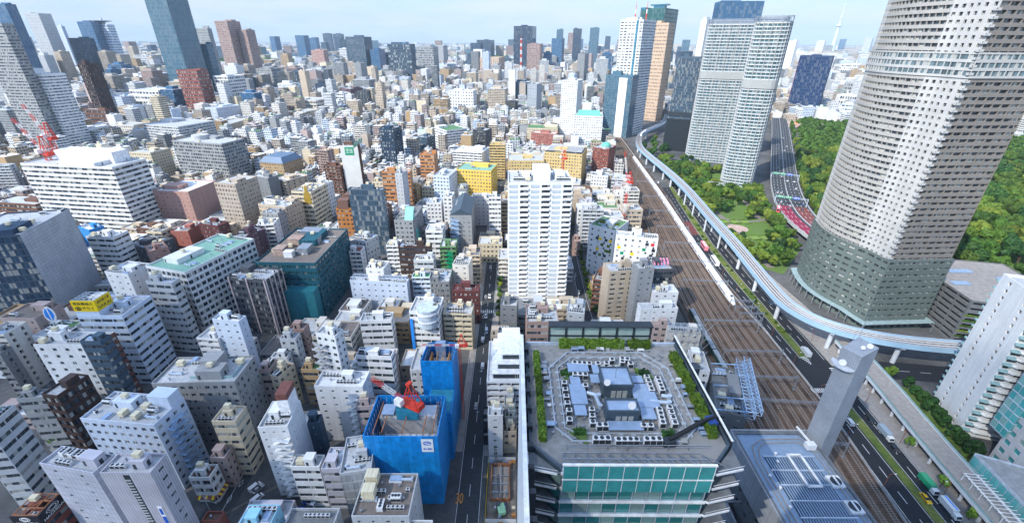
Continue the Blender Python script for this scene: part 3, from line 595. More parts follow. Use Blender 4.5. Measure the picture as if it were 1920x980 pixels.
m38|-31.8|751.4|-6.9|11.7|17.1|36.0|W|white|white|white tower bearing a square red-lettered sign
b01|-130.0|251.6|-1.3|35.1|51.8|37.0|Q|teal|browng|large dark teal office with rusty rooftop plant
b02|-143.0|216.0|-10.1|22.5|14.2|35.3|G|dgrey|lgrey|dark hotel tower with pale pink vertical fins
b03|-122.3|338.7|0.9|28.0|34.8|36.1|P|orange3|browng|large rust-orange office with boxy brown roof towers
b04|-108.7|317.7|-3.1|26.6|5.0|53.0|C|slate|lgrey|blue-grey glass office behind the rust-orange office
b05|-81.7|237.6|-4.8|36.0|5.0|19.8|W|bluew|white|windowless white hall with lattice screens on its roof
b06|-44.7|197.1|-2.9|15.0|14.6|27.6|B|white|lgrey|white office with rounded glass drum and blue corner sign
b07|-28.5|200.9|-3.0|15.1|10.7|22.7|L|cream|lgrey|cream apartment block with curved corner balconies
b08|-69.8|190.9|3.7|15.8|7.4|23.8|B|white|lgrey|low white building with terraces in front of the windowless hall
b09|-56.0|253.1|0.7|12.4|8.8|27.6|B|lgrey|white|pale grey stepped block with white rails above the green roof
b10|-57.0|244.3|0.6|11.2|5.9|19.6|L|bluew|green2|small block with vivid green roof and green awnings
b11|-43.5|239.5|0.6|11.4|17.0|22.0|P|mgrey|lgrey|dark grey-green block right of the vivid green roof
b12|-31.8|253.0|-6.9|10.3|12.2|25.5|W|offw|lgrey|off-white blank block with slanted dark gable
b13|-26.9|224.4|-1.0|15.7|7.8|22.0|P|maroon|maroon|dark maroon block with red stair tower by the street
b14|-68.0|280.8|-3.4|22.8|5.0|23.8|B|dbrown|lgrey|long dark brown gallery block with a white dish
b14w|-84.2|286.7|0.7|9.1|10.6|22.7|L|white|lgrey|white balcony slab at the end of the dark brown gallery
b15|-80.0|320.8|-2.4|13.9|31.8|32.5|P|grey|mgrey|grey stone block with a turquoise sloping glass roof
b16|-45.2|286.8|0.7|11.2|13.3|22.7|L|green|lgrey|green-fronted balcony flats in the block interior
b17|-39.7|336.5|0.9|16.4|40.7|32.5|W|grey|dgrey|grey gabled block with dark slanted roof and outside stairs
b18|-42.7|368.8|1.0|7.5|16.0|39.5|W|grey|lgrey|narrow grey tower with a green triangular parking sign
b19|-14.3|344.8|1.0|9.8|6.0|39.0|B|white|dgrey|black and white striped block at the head of the street
b20|-68.0|438.8|-11.4|16.3|25.8|32.5|P|bluew|lgrey|white slab with blue edges left of the yellow hotel
b21|-6.0|362.0|1.0|7.5|26.4|32.0|L|tan|beige|tan gallery slab hidden behind the white high-rise
b22|-56.7|378.1|-3.0|7.8|14.1|29.0|P|white|white|small white tower below the parking sign tower
b23|-70.5|382.3|0.9|13.1|13.2|22.0|P|white|lgrey|low white house block before the white blue-edged slab
b24|-98.7|434.2|-8.2|8.2|15.9|19.6|L|tan|tan|small tan flats beside the concrete stair slab
b25|-196.6|355.3|-18.0|28.4|19.2|29.0|P|beige|lgrey|beige office topped by a white box sign
b26|-189.7|318.8|10.0|12.5|14.4|25.8|L|white|white|white stepped apartment house left of the rust-orange office
b27|-191.6|333.6|-8.5|13.6|10.2|29.0|P|grey|lgrey|grey block in front of the beige box-sign office
b28|-180.2|378.0|-7.7|18.1|26.2|35.2|B|cream|lgrey|cream block with a gold and black zigzag gable
b29|-176.8|401.4|-14.3|9.3|14.1|32.5|P|white|lgrey|slim white office behind the zigzag gable
b30|-240.0|465.6|-29.9|21.4|27.4|19.6|L|beige|offw|beige terrace flats with rounded end
b31|-257.7|449.3|-26.0|24.0|12.4|25.5|W|mgrey|lgrey|mid-grey block left of the beige terrace flats
b32|-193.1|305.4|-34.1|16.6|6.6|25.5|P|maroon2|lgrey|purple-grey block with pale roof beyond the teal office
b33|-107.4|276.0|0.7|8.0|9.3|22.7|L|white|redb|white flats with a red stair side behind the windowless hall
b34|-107.2|290.8|-24.5|16.0|13.1|25.5|P|lgrey|lgrey|grey-white office at the foot of the rust-orange office
b35|-84.4|246.6|-6.0|11.3|11.2|25.5|W|white|lgrey|small white block with tangled roof pipes behind the lattice roof
d01|57.7|2381.1|-12.0|88.7|115.3|215.0|C|navy|slate|dark blue tower behind the red and white mast
d02|96.9|2157.3|-12.0|58.4|75.9|142.0|P|pinkb|lgrey|pink-brown tower with dark centre bay
d03|237.1|3122.0|-12.0|62.1|80.8|116.8|P|cream|lgrey|cream tower right of the pink-brown tower
d04|294.2|3218.7|-12.0|40.4|52.6|169.6|C|navy|slate|slim navy tower behind the cream tower
d05|275.1|2913.1|-12.0|34.2|44.5|215.0|C|glasst|slate|slender teal tower on the skyline
d06|475.8|3945.7|-12.0|69.7|90.6|211.5|B|pinkb|slate|grey-mauve tower with blue shaded flank
d07|355.4|2740.3|-12.0|43.4|56.4|215.0|C|navy|slate|dark tower just behind the grey-mauve tower
d08|418.7|2551.5|-12.0|44.5|57.9|215.0|C|glasst|lgrey|blue-green office tower with roof cranes on the skyline
d09|969.9|5051.1|-12.0|53.2|69.1|203.0|C|navy|slate|dim blue tower left of the glass and white skyscraper
d10|771.6|4535.9|-12.0|51.6|67.1|114.4|G|navy|white|small dark tower with white vertical edges
d11|366.9|3245.8|-12.0|66.7|86.8|73.9|G|white|white|white gridded block with notched top
d12|28.0|1719.0|-15.0|29.3|38.1|62.3|C|lgrey|slate|grey slab carrying the red and white mast
d13|49.4|1075.2|-25.0|23.0|29.8|66.3|W|grey2|grey|plain metal-grey tower with no visible windows
d14|97.9|780.1|-22.0|26.6|34.6|95.8|P|white|lgrey|tall white stepped office tower with small windows
d15|122.4|739.8|-9.8|45.2|25.4|46.6|K|white|jade|white classical-style building with green copper roof
d16|50.4|754.5|-7.8|49.2|37.1|25.5|P|cream|green|long cream building with green roof dome
d17|51.6|721.6|-20.3|40.2|18.6|22.0|P|redb2|offw|salmon red block before the long cream building
d18|64.5|532.6|-16.4|44.5|41.8|36.0|P|yellow2|dgrey|large ochre hotel with dark slatted roof garden
d18w|15.4|521.5|1.3|41.0|34.8|29.0|P|yellow2|lgrey|lower ochre wing left of the large hotel
d19|113.7|550.9|-30.8|20.5|24.8|36.0|P|redb|lgrey|brick-red office with rounded corner dome by the railway
d20|212.5|848.1|-40.0|40.8|50.1|183.2|T|white|lgrey|white and glass broadcasting skyscraper with mast-topped roof
d20a|187.9|819.2|-40.0|50.5|22.2|100.0|C|glasst|jade|teal glass annex with white stair strip before the skyscraper
d21|305.2|1006.4|-40.0|30.5|31.9|184.7|P|salmon|salmon|peach stone tower with square windows
d22|372.5|1287.1|-40.0|64.2|83.5|225.0|C|glassg|glassg|dark green glass skyscraper with winged roof
d23|257.7|704.7|-30.0|32.2|17.3|131.9|C|slate|mgrey|dark banded glass block on a finned podium
d24|381.6|982.8|-55.0|12.8|26.6|189.1|W|white|white|plain white tower behind the twin residential tower
d25|445.2|1005.7|-8.0|81.4|40.7|222.1|C|glassb|slate|broad blue glass tower peeking over the twin residential tower
e27|681.2|1088.2|-36.0|62.4|49.6|125.3|C|glassn|navy|deep blue glass block with red ladder edge
e28|1140.8|2006.7|-60.0|37.4|18.7|158.6|W|white|white|plain white slab left of the deep blue block
e29|1399.5|2003.8|-42.0|65.5|23.7|73.3|G|white|redr|white block with a red roof band
e30|3754.2|5998.4|-42.0|86.1|59.0|177.3|P|offw|lgrey|pale tower left of the lattice broadcasting tower
e31|4417.4|6126.8|-42.0|79.9|91.8|209.9|P|lgrey|lgrey|grey tower alone right of the lattice broadcasting tower
e32|5778.7|8634.1|-42.0|84.9|110.4|215.0|C|glassb|slate|blue tower beside the lattice broadcasting tower
e33|1008.0|1398.5|-42.0|48.1|24.1|47.4|B|grey|grey|grey striped office below the red-roofed block
e34|804.8|1111.0|-42.0|42.1|32.3|42.6|G|white|lgrey|white lattice-walled block by the cleared lot
e35|728.6|999.4|-42.0|29.6|31.9|36.5|B|bluew|lgrey|blue and white parking block by the cleared lot
e36|1221.9|1663.9|-42.0|46.7|32.4|51.3|B|white|slate|white office with vertical stripes right of the red-roofed block
e01|15.9|257.3|1.1|37.1|26.5|79.5|H|white|lgrey|white high-rise apartment block standing alone in the centre
e02|83.0|269.9|-13.7|27.1|7.9|37.0|Z|white|lgrey|white cube school with coloured square openings
e02w|68.9|291.4|-35.9|19.6|22.9|37.0|Z|white|green|white cube wing with planted roof courtyard
e03|65.1|337.6|-2.3|16.3|11.6|32.0|L|lgrey|lgrey|pale grey balcony office above the white cube school
e05|61.5|222.9|9.0|16.1|11.2|37.2|X|beige|lgrey|beige tower block with dark stair recess and blue roof
e06|71.6|213.5|7.8|9.1|8.3|43.0|W|grey|lgrey|plain grey block right of the beige tower block
e07|87.2|231.8|0.7|10.9|15.9|35.2|B|dgrey|lgrey|dark glazed block with pink pipes on its roof
e08|84.3|212.5|0.6|14.0|9.1|29.0|W|white|white|white blocky house tower beside the railway
e09|75.9|194.7|3.3|19.4|5.9|29.0|W|white|lgrey|white office with round roof vents by the tracks
e10|86.7|183.1|-5.5|15.7|5.0|22.0|W|offw|lgrey|off-white block wrapped in silver lattice scaffolding
e11|76.7|189.5|-6.2|7.3|5.0|22.0|P|pinkg|pinkg|pinkish small block left of the silver scaffolding
e12|15.4|189.0|0.5|16.0|15.7|27.6|B|pinkb|lgrey|mauve-brown ribbon block left of the glass screen
e13|34.5|199.1|-11.1|9.1|13.6|25.5|W|lgrey|white|grey-white block with one slanted side
e14|-1.2|198.4|-5.6|8.7|9.5|29.0|W|mgrey|lgrey|mid-grey block at the near foot of the white high-rise
e15|54.8|239.1|-21.2|6.6|12.6|22.7|L|brown|grey|brown stepped flats left of the beige tower block
e16|51.2|320.6|-6.3|6.1|10.7|11.5|W|pinkb|pinkb|little plum house between white high-rise and cube school
e40|206.3|145.1|-107.6|12.6|26.7|66.9|Y|white|white|white apartment slab with stepped balconies at right edge
e50|85.4|133.2|-17.8|10.6|27.5|29.0|W|mgrey|mgrey|grey flat roof edged with a pale blue lattice frame by the tracks
e51|78.3|146.4|-10.2|6.4|13.0|32.5|P|white|lgrey|white block with a round dark glass bay behind the lattice-edged roof
e52|57.9|140.9|-2.9|7.8|11.7|39.5|P|lgrey|turq|small block with flat turquoise roof behind the roof garden
e53|70.8|151.1|-9.6|3.5|15.9|32.5|P|mgrey|grey|narrow grey block between turquoise roof and round glass bay
|39.1|152.6|0.0|16.8|17.5|16.5|L|lgrey|browng|light grey five-storey flats with brown roof right of the white stepped apartments
|26.6|125.5|0.0|18.0|15.0|16.5|L|mauve|browng|lilac grey five-storey flats with brown roof right of the white stepped apartments
|27.7|110.4|0.0|15.8|14.0|18.5|W|white|lgrey|white five-storey house block with grey roof right of the white stepped apartments
|19.4|142.0|0.0|17.1|16.8|27.6|B|bluew|white|bluish white seven-storey office with white roof right of the white stepped apartments
|39.0|173.7|0.0|17.6|16.5|11.5|P|white|lgrey|white three-storey block with grey roof right of the mauve-brown ribbon block
|-45.4|177.6|0.0|19.0|13.1|8.0|P|beige|white|beige two-storey block with white roof in front of the rounded glass drum office
|19.2|162.2|0.0|16.4|14.7|11.5|P|pinkg|lgrey|pinkish grey three-storey block with grey roof right of the white stepped apartments
|-36.3|159.7|0.0|16.8|15.9|22.0|P|offw|lgrey|off-white six-storey block with grey roof left of the white stepped apartments
|-91.7|190.7|-1.9|20.1|15.0|16.2|B|offw|browng|off-white four-storey office with brown roof behind the tall white block with spiral stairs
|9.7|213.8|0.0|17.1|18.1|16.2|B|lgrey|mgrey|light grey four-storey office with dark roof behind the mauve-brown ribbon block
|52.3|192.9|0.0|17.5|18.3|15.0|W|white|lgrey|white four-storey house block with grey roof in front of the beige tower block
|-149.3|102.1|-4.7|16.6|16.0|7.2|L|beige|browng|beige two-storey flats with brown roof left of the zigzag fire-stair office
|-127.0|158.8|0.5|17.2|13.8|8.0|W|tan|green|tan two-storey house block with green roof behind the grey office with roof terrace
|-112.6|204.0|-2.3|14.5|16.5|8.0|W|offw|lgrey|off-white two-storey house block with grey roof in front of the dark hotel with pink fins
|-145.9|188.0|-7.2|15.3|14.2|8.0|P|lgrey|lgrey|light grey two-storey block with grey roof in front of the dark hotel with pink fins
|-153.0|153.6|-7.2|15.6|15.8|7.2|L|beige|white|beige two-storey flats with white roof behind the grey office with roof terrace
|-66.7|208.6|-2.9|20.3|15.0|13.4|L|tan|mgrey|tan four-storey flats with dark roof behind the rounded glass drum office
|-117.2|184.5|-2.3|18.9|16.1|10.3|L|grey|browng|grey three-storey flats with brown roof in front of the dark hotel with pink fins
|-81.4|261.6|-4.8|18.3|13.0|7.2|L|offw|lgrey|off-white two-storey flats with grey roof behind the windowless white hall
|7.3|232.6|0.0|20.2|13.4|7.2|L|offw|lgrey|off-white two-storey flats with grey roof in front of the lone white high-rise
|29.2|231.1|0.0|15.6|13.9|7.2|L|mauve|mgrey|lilac grey two-storey flats with dark roof in front of the lone white high-rise
|-190.4|140.7|-0.4|17.3|12.8|12.4|B|offw|mgrey|off-white three-storey office with dark roof left of the brown-cornered white office
|62.5|260.2|0.0|19.7|13.5|8.0|P|tan|lgrey|tan two-storey block with grey roof left of the white cube school
|29.4|216.5|0.0|19.6|13.1|16.5|L|beige|white|beige five-storey flats with white roof behind the mauve-brown ribbon block
|-213.0|146.3|0.5|16.6|15.4|7.2|L|pinkg|white|pinkish grey two-storey flats with white roof left of the brown-cornered white office
|-248.8|192.0|-1.3|18.0|14.4|25.5|W|pinkg|browng|pinkish grey seven-storey house block with brown roof left of the white four-window tower
|-251.3|212.4|-6.2|19.5|18.2|12.4|B|brown|lgrey|brown three-storey office with grey roof behind the white four-window tower
|-1.4|283.0|0.0|16.1|16.1|16.5|L|offw|lgrey|off-white five-storey flats with grey roof behind the lone white high-rise
|20.2|303.3|0.0|14.9|16.0|22.7|L|white|green|white seven-storey flats with green roof behind the lone white high-rise
|-150.9|293.9|-1.3|17.9|14.5|15.0|P|mauve|lgrey|lilac grey four-storey block with grey roof right of the plum-brown office
|-216.5|237.5|-16.1|18.4|16.9|15.0|P|lgrey|lgrey|light grey four-storey block with grey roof behind the white four-window tower
|79.6|321.5|0.0|19.3|14.8|7.2|L|pinkg|mgrey|pinkish grey two-storey flats with dark roof right of the pale balcony office behind the school
|26.3|323.0|0.0|14.8|14.2|25.5|P|lgrey|lgrey|light grey seven-storey block with grey roof left of the pale balcony office behind the school
|35.1|281.6|0.0|15.8|17.8|10.3|L|white|lgrey|white three-storey flats with grey roof behind the lone white high-rise
|4.0|310.3|0.0|15.3|14.7|15.0|W|white|browng|white four-storey house block with brown roof right of the gabled grey block
|-132.5|288.3|-1.3|17.5|16.3|19.6|L|brown|lgrey|brown six-storey flats with grey roof behind the large dark teal office
|-206.6|255.4|-11.8|18.2|14.5|8.6|B|dgrey|lgrey|charcoal two-storey office with grey roof left of the plum-brown office
|-16.5|309.5|0.0|17.9|14.0|15.0|P|cream|lgrey|cream four-storey block with grey roof in front of the gabled grey block
|-59.9|318.0|0.0|20.2|13.4|22.0|P|dgrey|browng|charcoal six-storey block with brown roof right of the turquoise glass slope
|-215.8|189.0|-1.3|15.4|15.2|16.2|B|cream|mgrey|cream four-storey office with dark roof left of the white four-window tower
|3.7|331.3|0.0|20.1|14.6|8.6|B|dgrey|white|charcoal two-storey office with white roof right of the gabled grey block
|-17.6|331.8|0.0|17.9|16.5|8.6|B|cream|mgrey|cream two-storey office with dark roof right of the gabled grey block
|-230.2|213.9|-6.2|17.9|14.3|13.4|L|white|mgrey|white four-storey flats with dark roof behind the white four-window tower
|62.0|389.9|0.0|19.3|15.8|29.0|W|beige|lgrey|beige eight-storey house block with grey roof behind the pale balcony office behind the school
|2.2|396.2|0.0|18.6|18.4|27.6|B|offw|mgrey|off-white seven-storey office with dark roof right of the green parking sign tower
|39.1|358.6|0.0|16.9|17.5|32.5|P|offw|bluew|off-white nine-storey block with pale blue roof left of the pale balcony office behind the school
|-223.0|286.3|-16.7|17.7|13.5|11.5|W|white|green|white three-storey house block with green roof behind the plum-brown office
|84.8|379.2|0.0|19.8|17.5|20.0|B|offw|green|off-white five-storey office with green roof behind the pale balcony office behind the school
|64.2|359.6|0.0|17.1|12.9|25.5|P|white|bluew|white seven-storey block with pale blue roof behind the pale balcony office behind the school
|-67.6|352.5|0.9|14.5|14.1|10.3|L|lgrey|lgrey|light grey three-storey flats with grey roof left of the green parking sign tower
|35.2|378.6|0.0|17.4|14.5|29.0|W|brown|lgrey|brown eight-storey house block with grey roof behind the pale balcony office behind the school
|-88.2|356.8|-2.4|17.0|17.8|19.6|L|mauve|lgrey|lilac grey six-storey flats with grey roof behind the turquoise glass slope
|-118.4|375.3|0.9|16.8|13.6|18.5|W|brown|mgrey|brown five-storey house block with dark roof behind the rust-orange office
|-146.5|350.7|-3.1|15.3|15.7|10.3|L|lgrey|lgrey|light grey three-storey flats with grey roof behind the rust-orange office
|-260.8|255.5|4.9|20.2|16.1|8.6|B|grey|lgrey|grey two-storey office with grey roof in front of the white rounded-band block
|-158.0|330.8|-8.5|19.1|18.3|8.6|B|bluew|mgrey|bluish white two-storey office with dark roof left of the rust-orange office
|-28.2|386.1|0.0|16.3|14.3|25.5|W|white|mgrey|white seven-storey house block with dark roof behind the green parking sign tower
|8.4|366.8|0.0|15.7|15.9|20.0|B|tan|lgrey|tan five-storey office with grey roof right of the green parking sign tower
|-133.4|310.7|-3.1|17.0|16.0|7.2|L|white|white|white two-storey flats with white roof in front of the rust-orange office
|-94.7|374.4|-3.0|19.0|12.9|16.2|B|bluew|browng|bluish white four-storey office with brown roof right of the rust-orange office
|-203.2|275.7|-16.7|17.6|15.2|16.5|L|beige|mgrey|beige five-storey flats with dark roof left of the plum-brown office
|83.8|350.1|0.0|16.8|16.4|22.0|P|offw|lgrey|off-white six-storey block with grey roof behind the pale balcony office behind the school
|-274.5|206.0|0.5|20.3|17.4|15.0|P|tan|browng|tan four-storey block with brown roof in front of the dark glass office
|-211.4|329.9|-8.5|17.3|12.9|10.3|L|cream|lgrey|cream three-storey flats with grey roof right of the maroon stepped block
|105.0|373.0|0.0|19.4|15.6|20.0|B|beige|lgrey|beige five-storey office with grey roof behind the pale balcony office behind the school
|-164.2|309.9|0.8|19.3|12.9|8.6|B|lgrey|lgrey|light grey two-storey office with grey roof right of the plum-brown office
|-232.4|306.5|-13.5|19.9|14.8|8.6|B|grey|lgrey|grey two-storey office with grey roof in front of the maroon stepped block
|-59.2|334.3|0.0|16.6|17.3|15.0|P|beige|bluew|beige four-storey block with pale blue roof left of the gabled grey block
|-237.3|257.9|-8.0|16.8|17.4|8.6|B|white|green|white two-storey office with green roof in front of the white rounded-band block
|-251.7|232.7|1.1|15.6|13.9|8.6|B|white|bluew|white two-storey office with pale blue roof in front of the dark glass office
|-141.7|367.9|-7.7|14.6|16.7|22.7|L|white|mgrey|white seven-storey flats with dark roof behind the rust-orange office
|-275.5|336.2|-12.8|14.7|18.4|16.2|B|offw|browng|off-white four-storey office with brown roof behind the maroon stepped block
|-332.9|253.9|-4.2|16.4|13.7|19.6|L|lgrey|white|light grey six-storey flats with white roof behind the dark glass office
|-339.0|268.6|-4.2|15.1|12.8|13.4|L|brown|lgrey|brown four-storey flats with grey roof behind the dark glass office
|-304.9|289.5|-4.2|19.5|17.5|13.4|L|white|green|white four-storey flats with green roof behind the white rounded-band block
|0.4|443.5|-10.8|14.5|15.3|19.6|L|cream|mgrey|cream six-storey flats with dark roof right of the bright yellow hotel
|-143.0|418.9|-9.8|16.4|15.1|7.2|L|beige|mgrey|beige two-storey flats with dark roof left of the wide orange office
|-83.2|415.4|-8.2|19.9|18.3|8.6|B|white|mgrey|white two-storey office with dark roof in front of the blue-edged white slab
|90.4|405.5|0.0|18.6|15.2|18.5|P|cream|white|cream five-storey block with white roof behind the pale balcony office behind the school
|22.0|407.0|0.0|16.7|13.2|31.4|B|white|white|white eight-storey office with white roof right of the green parking sign tower
|112.4|437.3|-16.4|17.6|17.0|22.0|W|pinkg|lgrey|pinkish grey six-storey house block with grey roof in front of the large ochre hotel
|-294.9|335.8|-12.8|17.8|13.4|15.0|P|brown|lgrey|brown four-storey block with grey roof in front of the pink-brown hall
|-48.0|434.3|-10.8|15.1|16.7|7.2|L|white|browng|white two-storey flats with brown roof right of the blue-edged white slab
|-220.0|390.1|-14.2|18.2|13.5|20.0|B|grey|green|grey five-storey office with green roof right of the beige-brown hotel
|-49.3|400.2|0.0|14.7|18.6|13.4|L|bluew|lgrey|bluish white four-storey flats with grey roof behind the green parking sign tower
|-162.9|420.8|-7.7|17.4|18.7|7.2|L|mauve|lgrey|lilac grey two-storey flats with grey roof in front of the white and brown bank tower
|35.3|429.1|-2.3|17.4|17.2|20.0|B|white|white|white five-storey office with white roof right of the bright yellow hotel
|62.3|447.6|-10.8|16.8|17.9|22.0|P|offw|lgrey|off-white six-storey block with grey roof in front of the large ochre hotel
|-329.1|293.8|-4.2|19.9|17.3|8.0|P|beige|bluew|beige two-storey block with pale blue roof behind the white rounded-band block
|89.4|428.1|0.0|20.1|17.0|16.5|L|offw|lgrey|off-white five-storey flats with grey roof behind the pale balcony office behind the school
|-191.3|414.9|-14.3|18.9|17.8|11.5|P|pinkg|white|pinkish grey three-storey block with white roof behind the gold zigzag gable
|-30.0|421.6|0.0|15.2|15.3|11.5|P|white|lgrey|white three-storey block with grey roof right of the blue-edged white slab
|-265.0|361.6|-14.2|19.2|16.9|8.6|B|lgrey|lgrey|light grey two-storey office with grey roof left of the beige-brown hotel
|-143.2|390.1|-9.8|20.0|17.4|15.0|P|white|white|white four-storey block with white roof right of the gold zigzag gable
|42.2|405.2|0.0|16.4|12.9|22.7|L|grey|mgrey|grey seven-storey flats with dark roof behind the pale balcony office behind the school
|-292.5|312.6|-4.2|15.8|18.3|13.4|L|white|bluew|white four-storey flats with pale blue roof behind the white rounded-band block
|21.8|457.6|-10.8|20.1|16.5|16.5|L|grey|lgrey|grey five-storey flats with grey roof right of the bright yellow hotel
|107.8|415.0|0.0|14.5|14.0|20.0|B|white|mgrey|white five-storey office with dark roof behind the pale balcony office behind the school
|-111.2|435.9|-8.2|14.8|14.8|28.9|L|grey|lgrey|grey nine-storey flats with grey roof behind the wide orange office
|67.3|411.0|0.0|17.2|17.2|25.5|P|brown|lgrey|brown seven-storey block with grey roof behind the pale balcony office behind the school
|-88.8|393.0|-3.0|16.8|18.5|7.2|L|bluew|lgrey|bluish white two-storey flats with grey roof in front of the wide orange office
|6.7|421.7|0.0|18.5|13.5|18.5|P|white|mgrey|white five-storey block with dark roof right of the bright yellow hotel
|-320.0|270.5|-4.2|19.1|13.9|16.5|L|tan|browng|tan five-storey flats with brown roof left of the white rounded-band block
|16.0|478.6|-1.6|18.3|15.7|8.0|W|white|green|white two-storey house block with green roof right of the bright yellow hotel
|-359.0|312.2|-7.9|14.9|17.7|18.5|P|white|browng|white five-storey block with brown roof left of the big black-banded office
|67.9|482.2|-16.4|16.3|18.1|11.5|W|white|mgrey|white three-storey house block with dark roof in front of the large ochre hotel
|-246.4|407.9|-14.2|18.6|15.8|8.6|B|lgrey|lgrey|light grey two-storey office with grey roof behind the beige-brown hotel
|-227.5|424.8|-26.0|19.0|13.4|8.0|P|dgrey|mgrey|charcoal two-storey block with dark roof left of the curved brown apartment tower
|39.1|483.1|-10.8|15.2|13.5|7.2|L|brown|lgrey|brown two-storey flats with grey roof in front of the large ochre hotel
|87.7|448.5|-2.3|16.2|14.2|13.4|L|cream|lgrey|cream four-storey flats with grey roof in front of the large ochre hotel
|-126.6|452.7|-1.8|15.4|12.8|31.4|B|white|lgrey|white eight-storey office with grey roof behind the wide orange office
|-77.0|465.1|-10.8|18.0|15.9|15.0|W|offw|white|off-white four-storey house block with white roof behind the blue-edged white slab
|96.3|475.1|-16.4|17.8|13.5|22.0|P|white|mgrey|white six-storey block with dark roof in front of the large ochre hotel
|-298.8|353.6|-5.7|19.4|17.1|10.3|L|lgrey|lgrey|light grey three-storey flats with grey roof in front of the pink-brown hall
|-359.5|276.8|-4.2|20.1|13.8|27.6|B|lgrey|lgrey|light grey seven-storey office with grey roof behind the dark glass office
|-128.9|469.4|-1.8|14.7|18.4|16.5|L|offw|lgrey|off-white five-storey flats with grey roof right of the white and brown bank tower
|115.7|458.5|-16.4|18.7|17.7|23.8|B|lgrey|lgrey|light grey six-storey office with grey roof right of the large ochre hotel
|-63.9|482.5|-10.8|18.9|18.3|18.5|P|tan|lgrey|tan five-storey block with grey roof left of the bright yellow hotel
|-190.2|437.9|-14.3|16.4|16.4|7.2|L|lgrey|white|light grey two-storey flats with white roof in front of the curved brown apartment tower
|-312.0|339.1|-12.8|15.5|13.5|13.4|L|beige|lgrey|beige four-storey flats with grey roof left of the pink-brown hall
|-105.2|460.4|-8.2|15.7|17.7|16.5|L|grey|mgrey|grey five-storey flats with dark roof behind the wide orange office
|-263.5|381.6|-5.7|19.6|17.7|8.6|B|lgrey|mgrey|light grey two-storey office with dark roof in front of the pink-brown hall
|-372.2|295.2|-7.9|15.3|16.1|29.0|P|beige|mgrey|beige eight-storey block with dark roof left of the big black-banded office
|52.2|467.5|-10.8|14.5|12.9|18.5|P|white|mgrey|white five-storey block with dark roof in front of the large ochre hotel
|-82.8|94.1|0.3|15.4|11.7|8.0|P|mauve|lgrey|lilac grey two-storey block with grey roof left of the block with open stair landings
|-64.7|178.1|0.5|11.4|11.6|8.6|B|white|browng|white two-storey office with brown roof left of the rounded glass drum office
|-87.8|135.1|4.2|14.7|11.7|8.0|P|offw|white|off-white two-storey block with white roof left of the tall white block with spiral stairs
|-78.1|171.9|-1.9|13.4|10.7|11.5|P|beige|lgrey|beige three-storey block with grey roof behind the tall white block with spiral stairs
|-95.1|227.3|-4.8|14.5|14.4|8.0|P|white|browng|white two-storey block with brown roof left of the windowless white hall
|-74.3|226.9|-4.8|11.1|12.5|8.6|B|offw|bluew|off-white two-storey office with pale blue roof in front of the windowless white hall
|-55.2|267.7|0.0|13.6|10.9|7.2|L|grey|mgrey|grey two-storey flats with dark roof right of the windowless white hall
|-93.8|212.3|-1.9|14.8|13.6|8.6|B|white|lgrey|white two-storey office with grey roof left of the windowless white hall
|-27.4|273.2|0.0|11.5|13.1|22.7|L|beige|mgrey|beige seven-storey flats with dark roof left of the lone white high-rise
|56.8|209.5|0.0|12.9|10.4|8.0|P|cream|browng|cream two-storey block with brown roof in front of the beige tower block
|-46.0|212.8|0.0|12.4|11.8|8.6|B|lgrey|green|light grey two-storey office with green roof behind the rounded glass drum office
|-60.0|223.4|0.0|12.7|11.1|8.6|B|cream|lgrey|cream two-storey office with grey roof in front of the windowless white hall
|-29.4|287.0|0.0|13.0|13.1|16.5|L|pinkg|white|pinkish grey five-storey flats with white roof in front of the gabled grey block
|-169.2|265.0|-1.3|15.5|10.6|8.0|P|cream|lgrey|cream two-storey block with grey roof in front of the plum-brown office
|-161.9|277.6|-1.3|13.0|10.4|15.0|P|pinkg|lgrey|pinkish grey four-storey block with grey roof right of the plum-brown office
|13.5|287.3|0.0|11.2|11.2|27.6|B|white|white|white seven-storey office with white roof behind the lone white high-rise
|-57.2|304.1|0.0|12.4|13.0|27.6|B|white|lgrey|white seven-storey office with grey roof in front of the turquoise glass slope
|-71.8|294.4|0.7|13.6|14.3|8.0|W|dgrey|bluew|charcoal two-storey house block with pale blue roof in front of the turquoise glass slope
|-232.6|188.4|-1.3|13.3|11.0|18.5|P|white|green|white five-storey block with green roof left of the white four-window tower
|-250.4|176.7|-1.3|14.5|12.6|18.5|P|white|browng|white five-storey block with brown roof left of the white four-window tower
|30.1|342.8|0.0|14.9|12.2|32.5|P|lgrey|lgrey|light grey nine-storey block with grey roof left of the pale balcony office behind the school
|-235.3|238.6|1.1|12.5|11.5|13.4|L|pinkg|lgrey|pinkish grey four-storey flats with grey roof behind the white four-window tower
|65.7|372.8|0.0|12.1|11.2|25.5|P|mauve|lgrey|lilac grey seven-storey block with grey roof behind the pale balcony office behind the school
|-169.3|291.8|0.8|14.2|14.6|7.2|L|pinkg|white|pinkish grey two-storey flats with white roof right of the plum-brown office
|23.7|356.4|0.0|11.7|10.4|22.7|L|offw|lgrey|off-white seven-storey flats with grey roof left of the pale balcony office behind the school
|-162.9|356.3|-8.5|12.1|11.4|7.2|L|white|green|white two-storey flats with green roof in front of the gold zigzag gable
|-201.0|294.4|0.8|15.5|10.9|8.0|P|white|green|white two-storey block with green roof behind the plum-brown office
|9.5|350.6|0.0|12.2|11.4|13.4|L|white|lgrey|white four-storey flats with grey roof right of the gabled grey block
|-49.5|417.8|0.0|15.6|11.6|7.2|L|white|white|white two-storey flats with white roof in front of the blue-edged white slab
|-235.5|337.9|-14.2|14.3|12.1|13.4|L|beige|lgrey|beige four-storey flats with grey roof behind the maroon stepped block
|-117.6|395.7|-8.2|15.5|10.5|13.4|L|white|white|white four-storey flats with white roof in front of the wide orange office
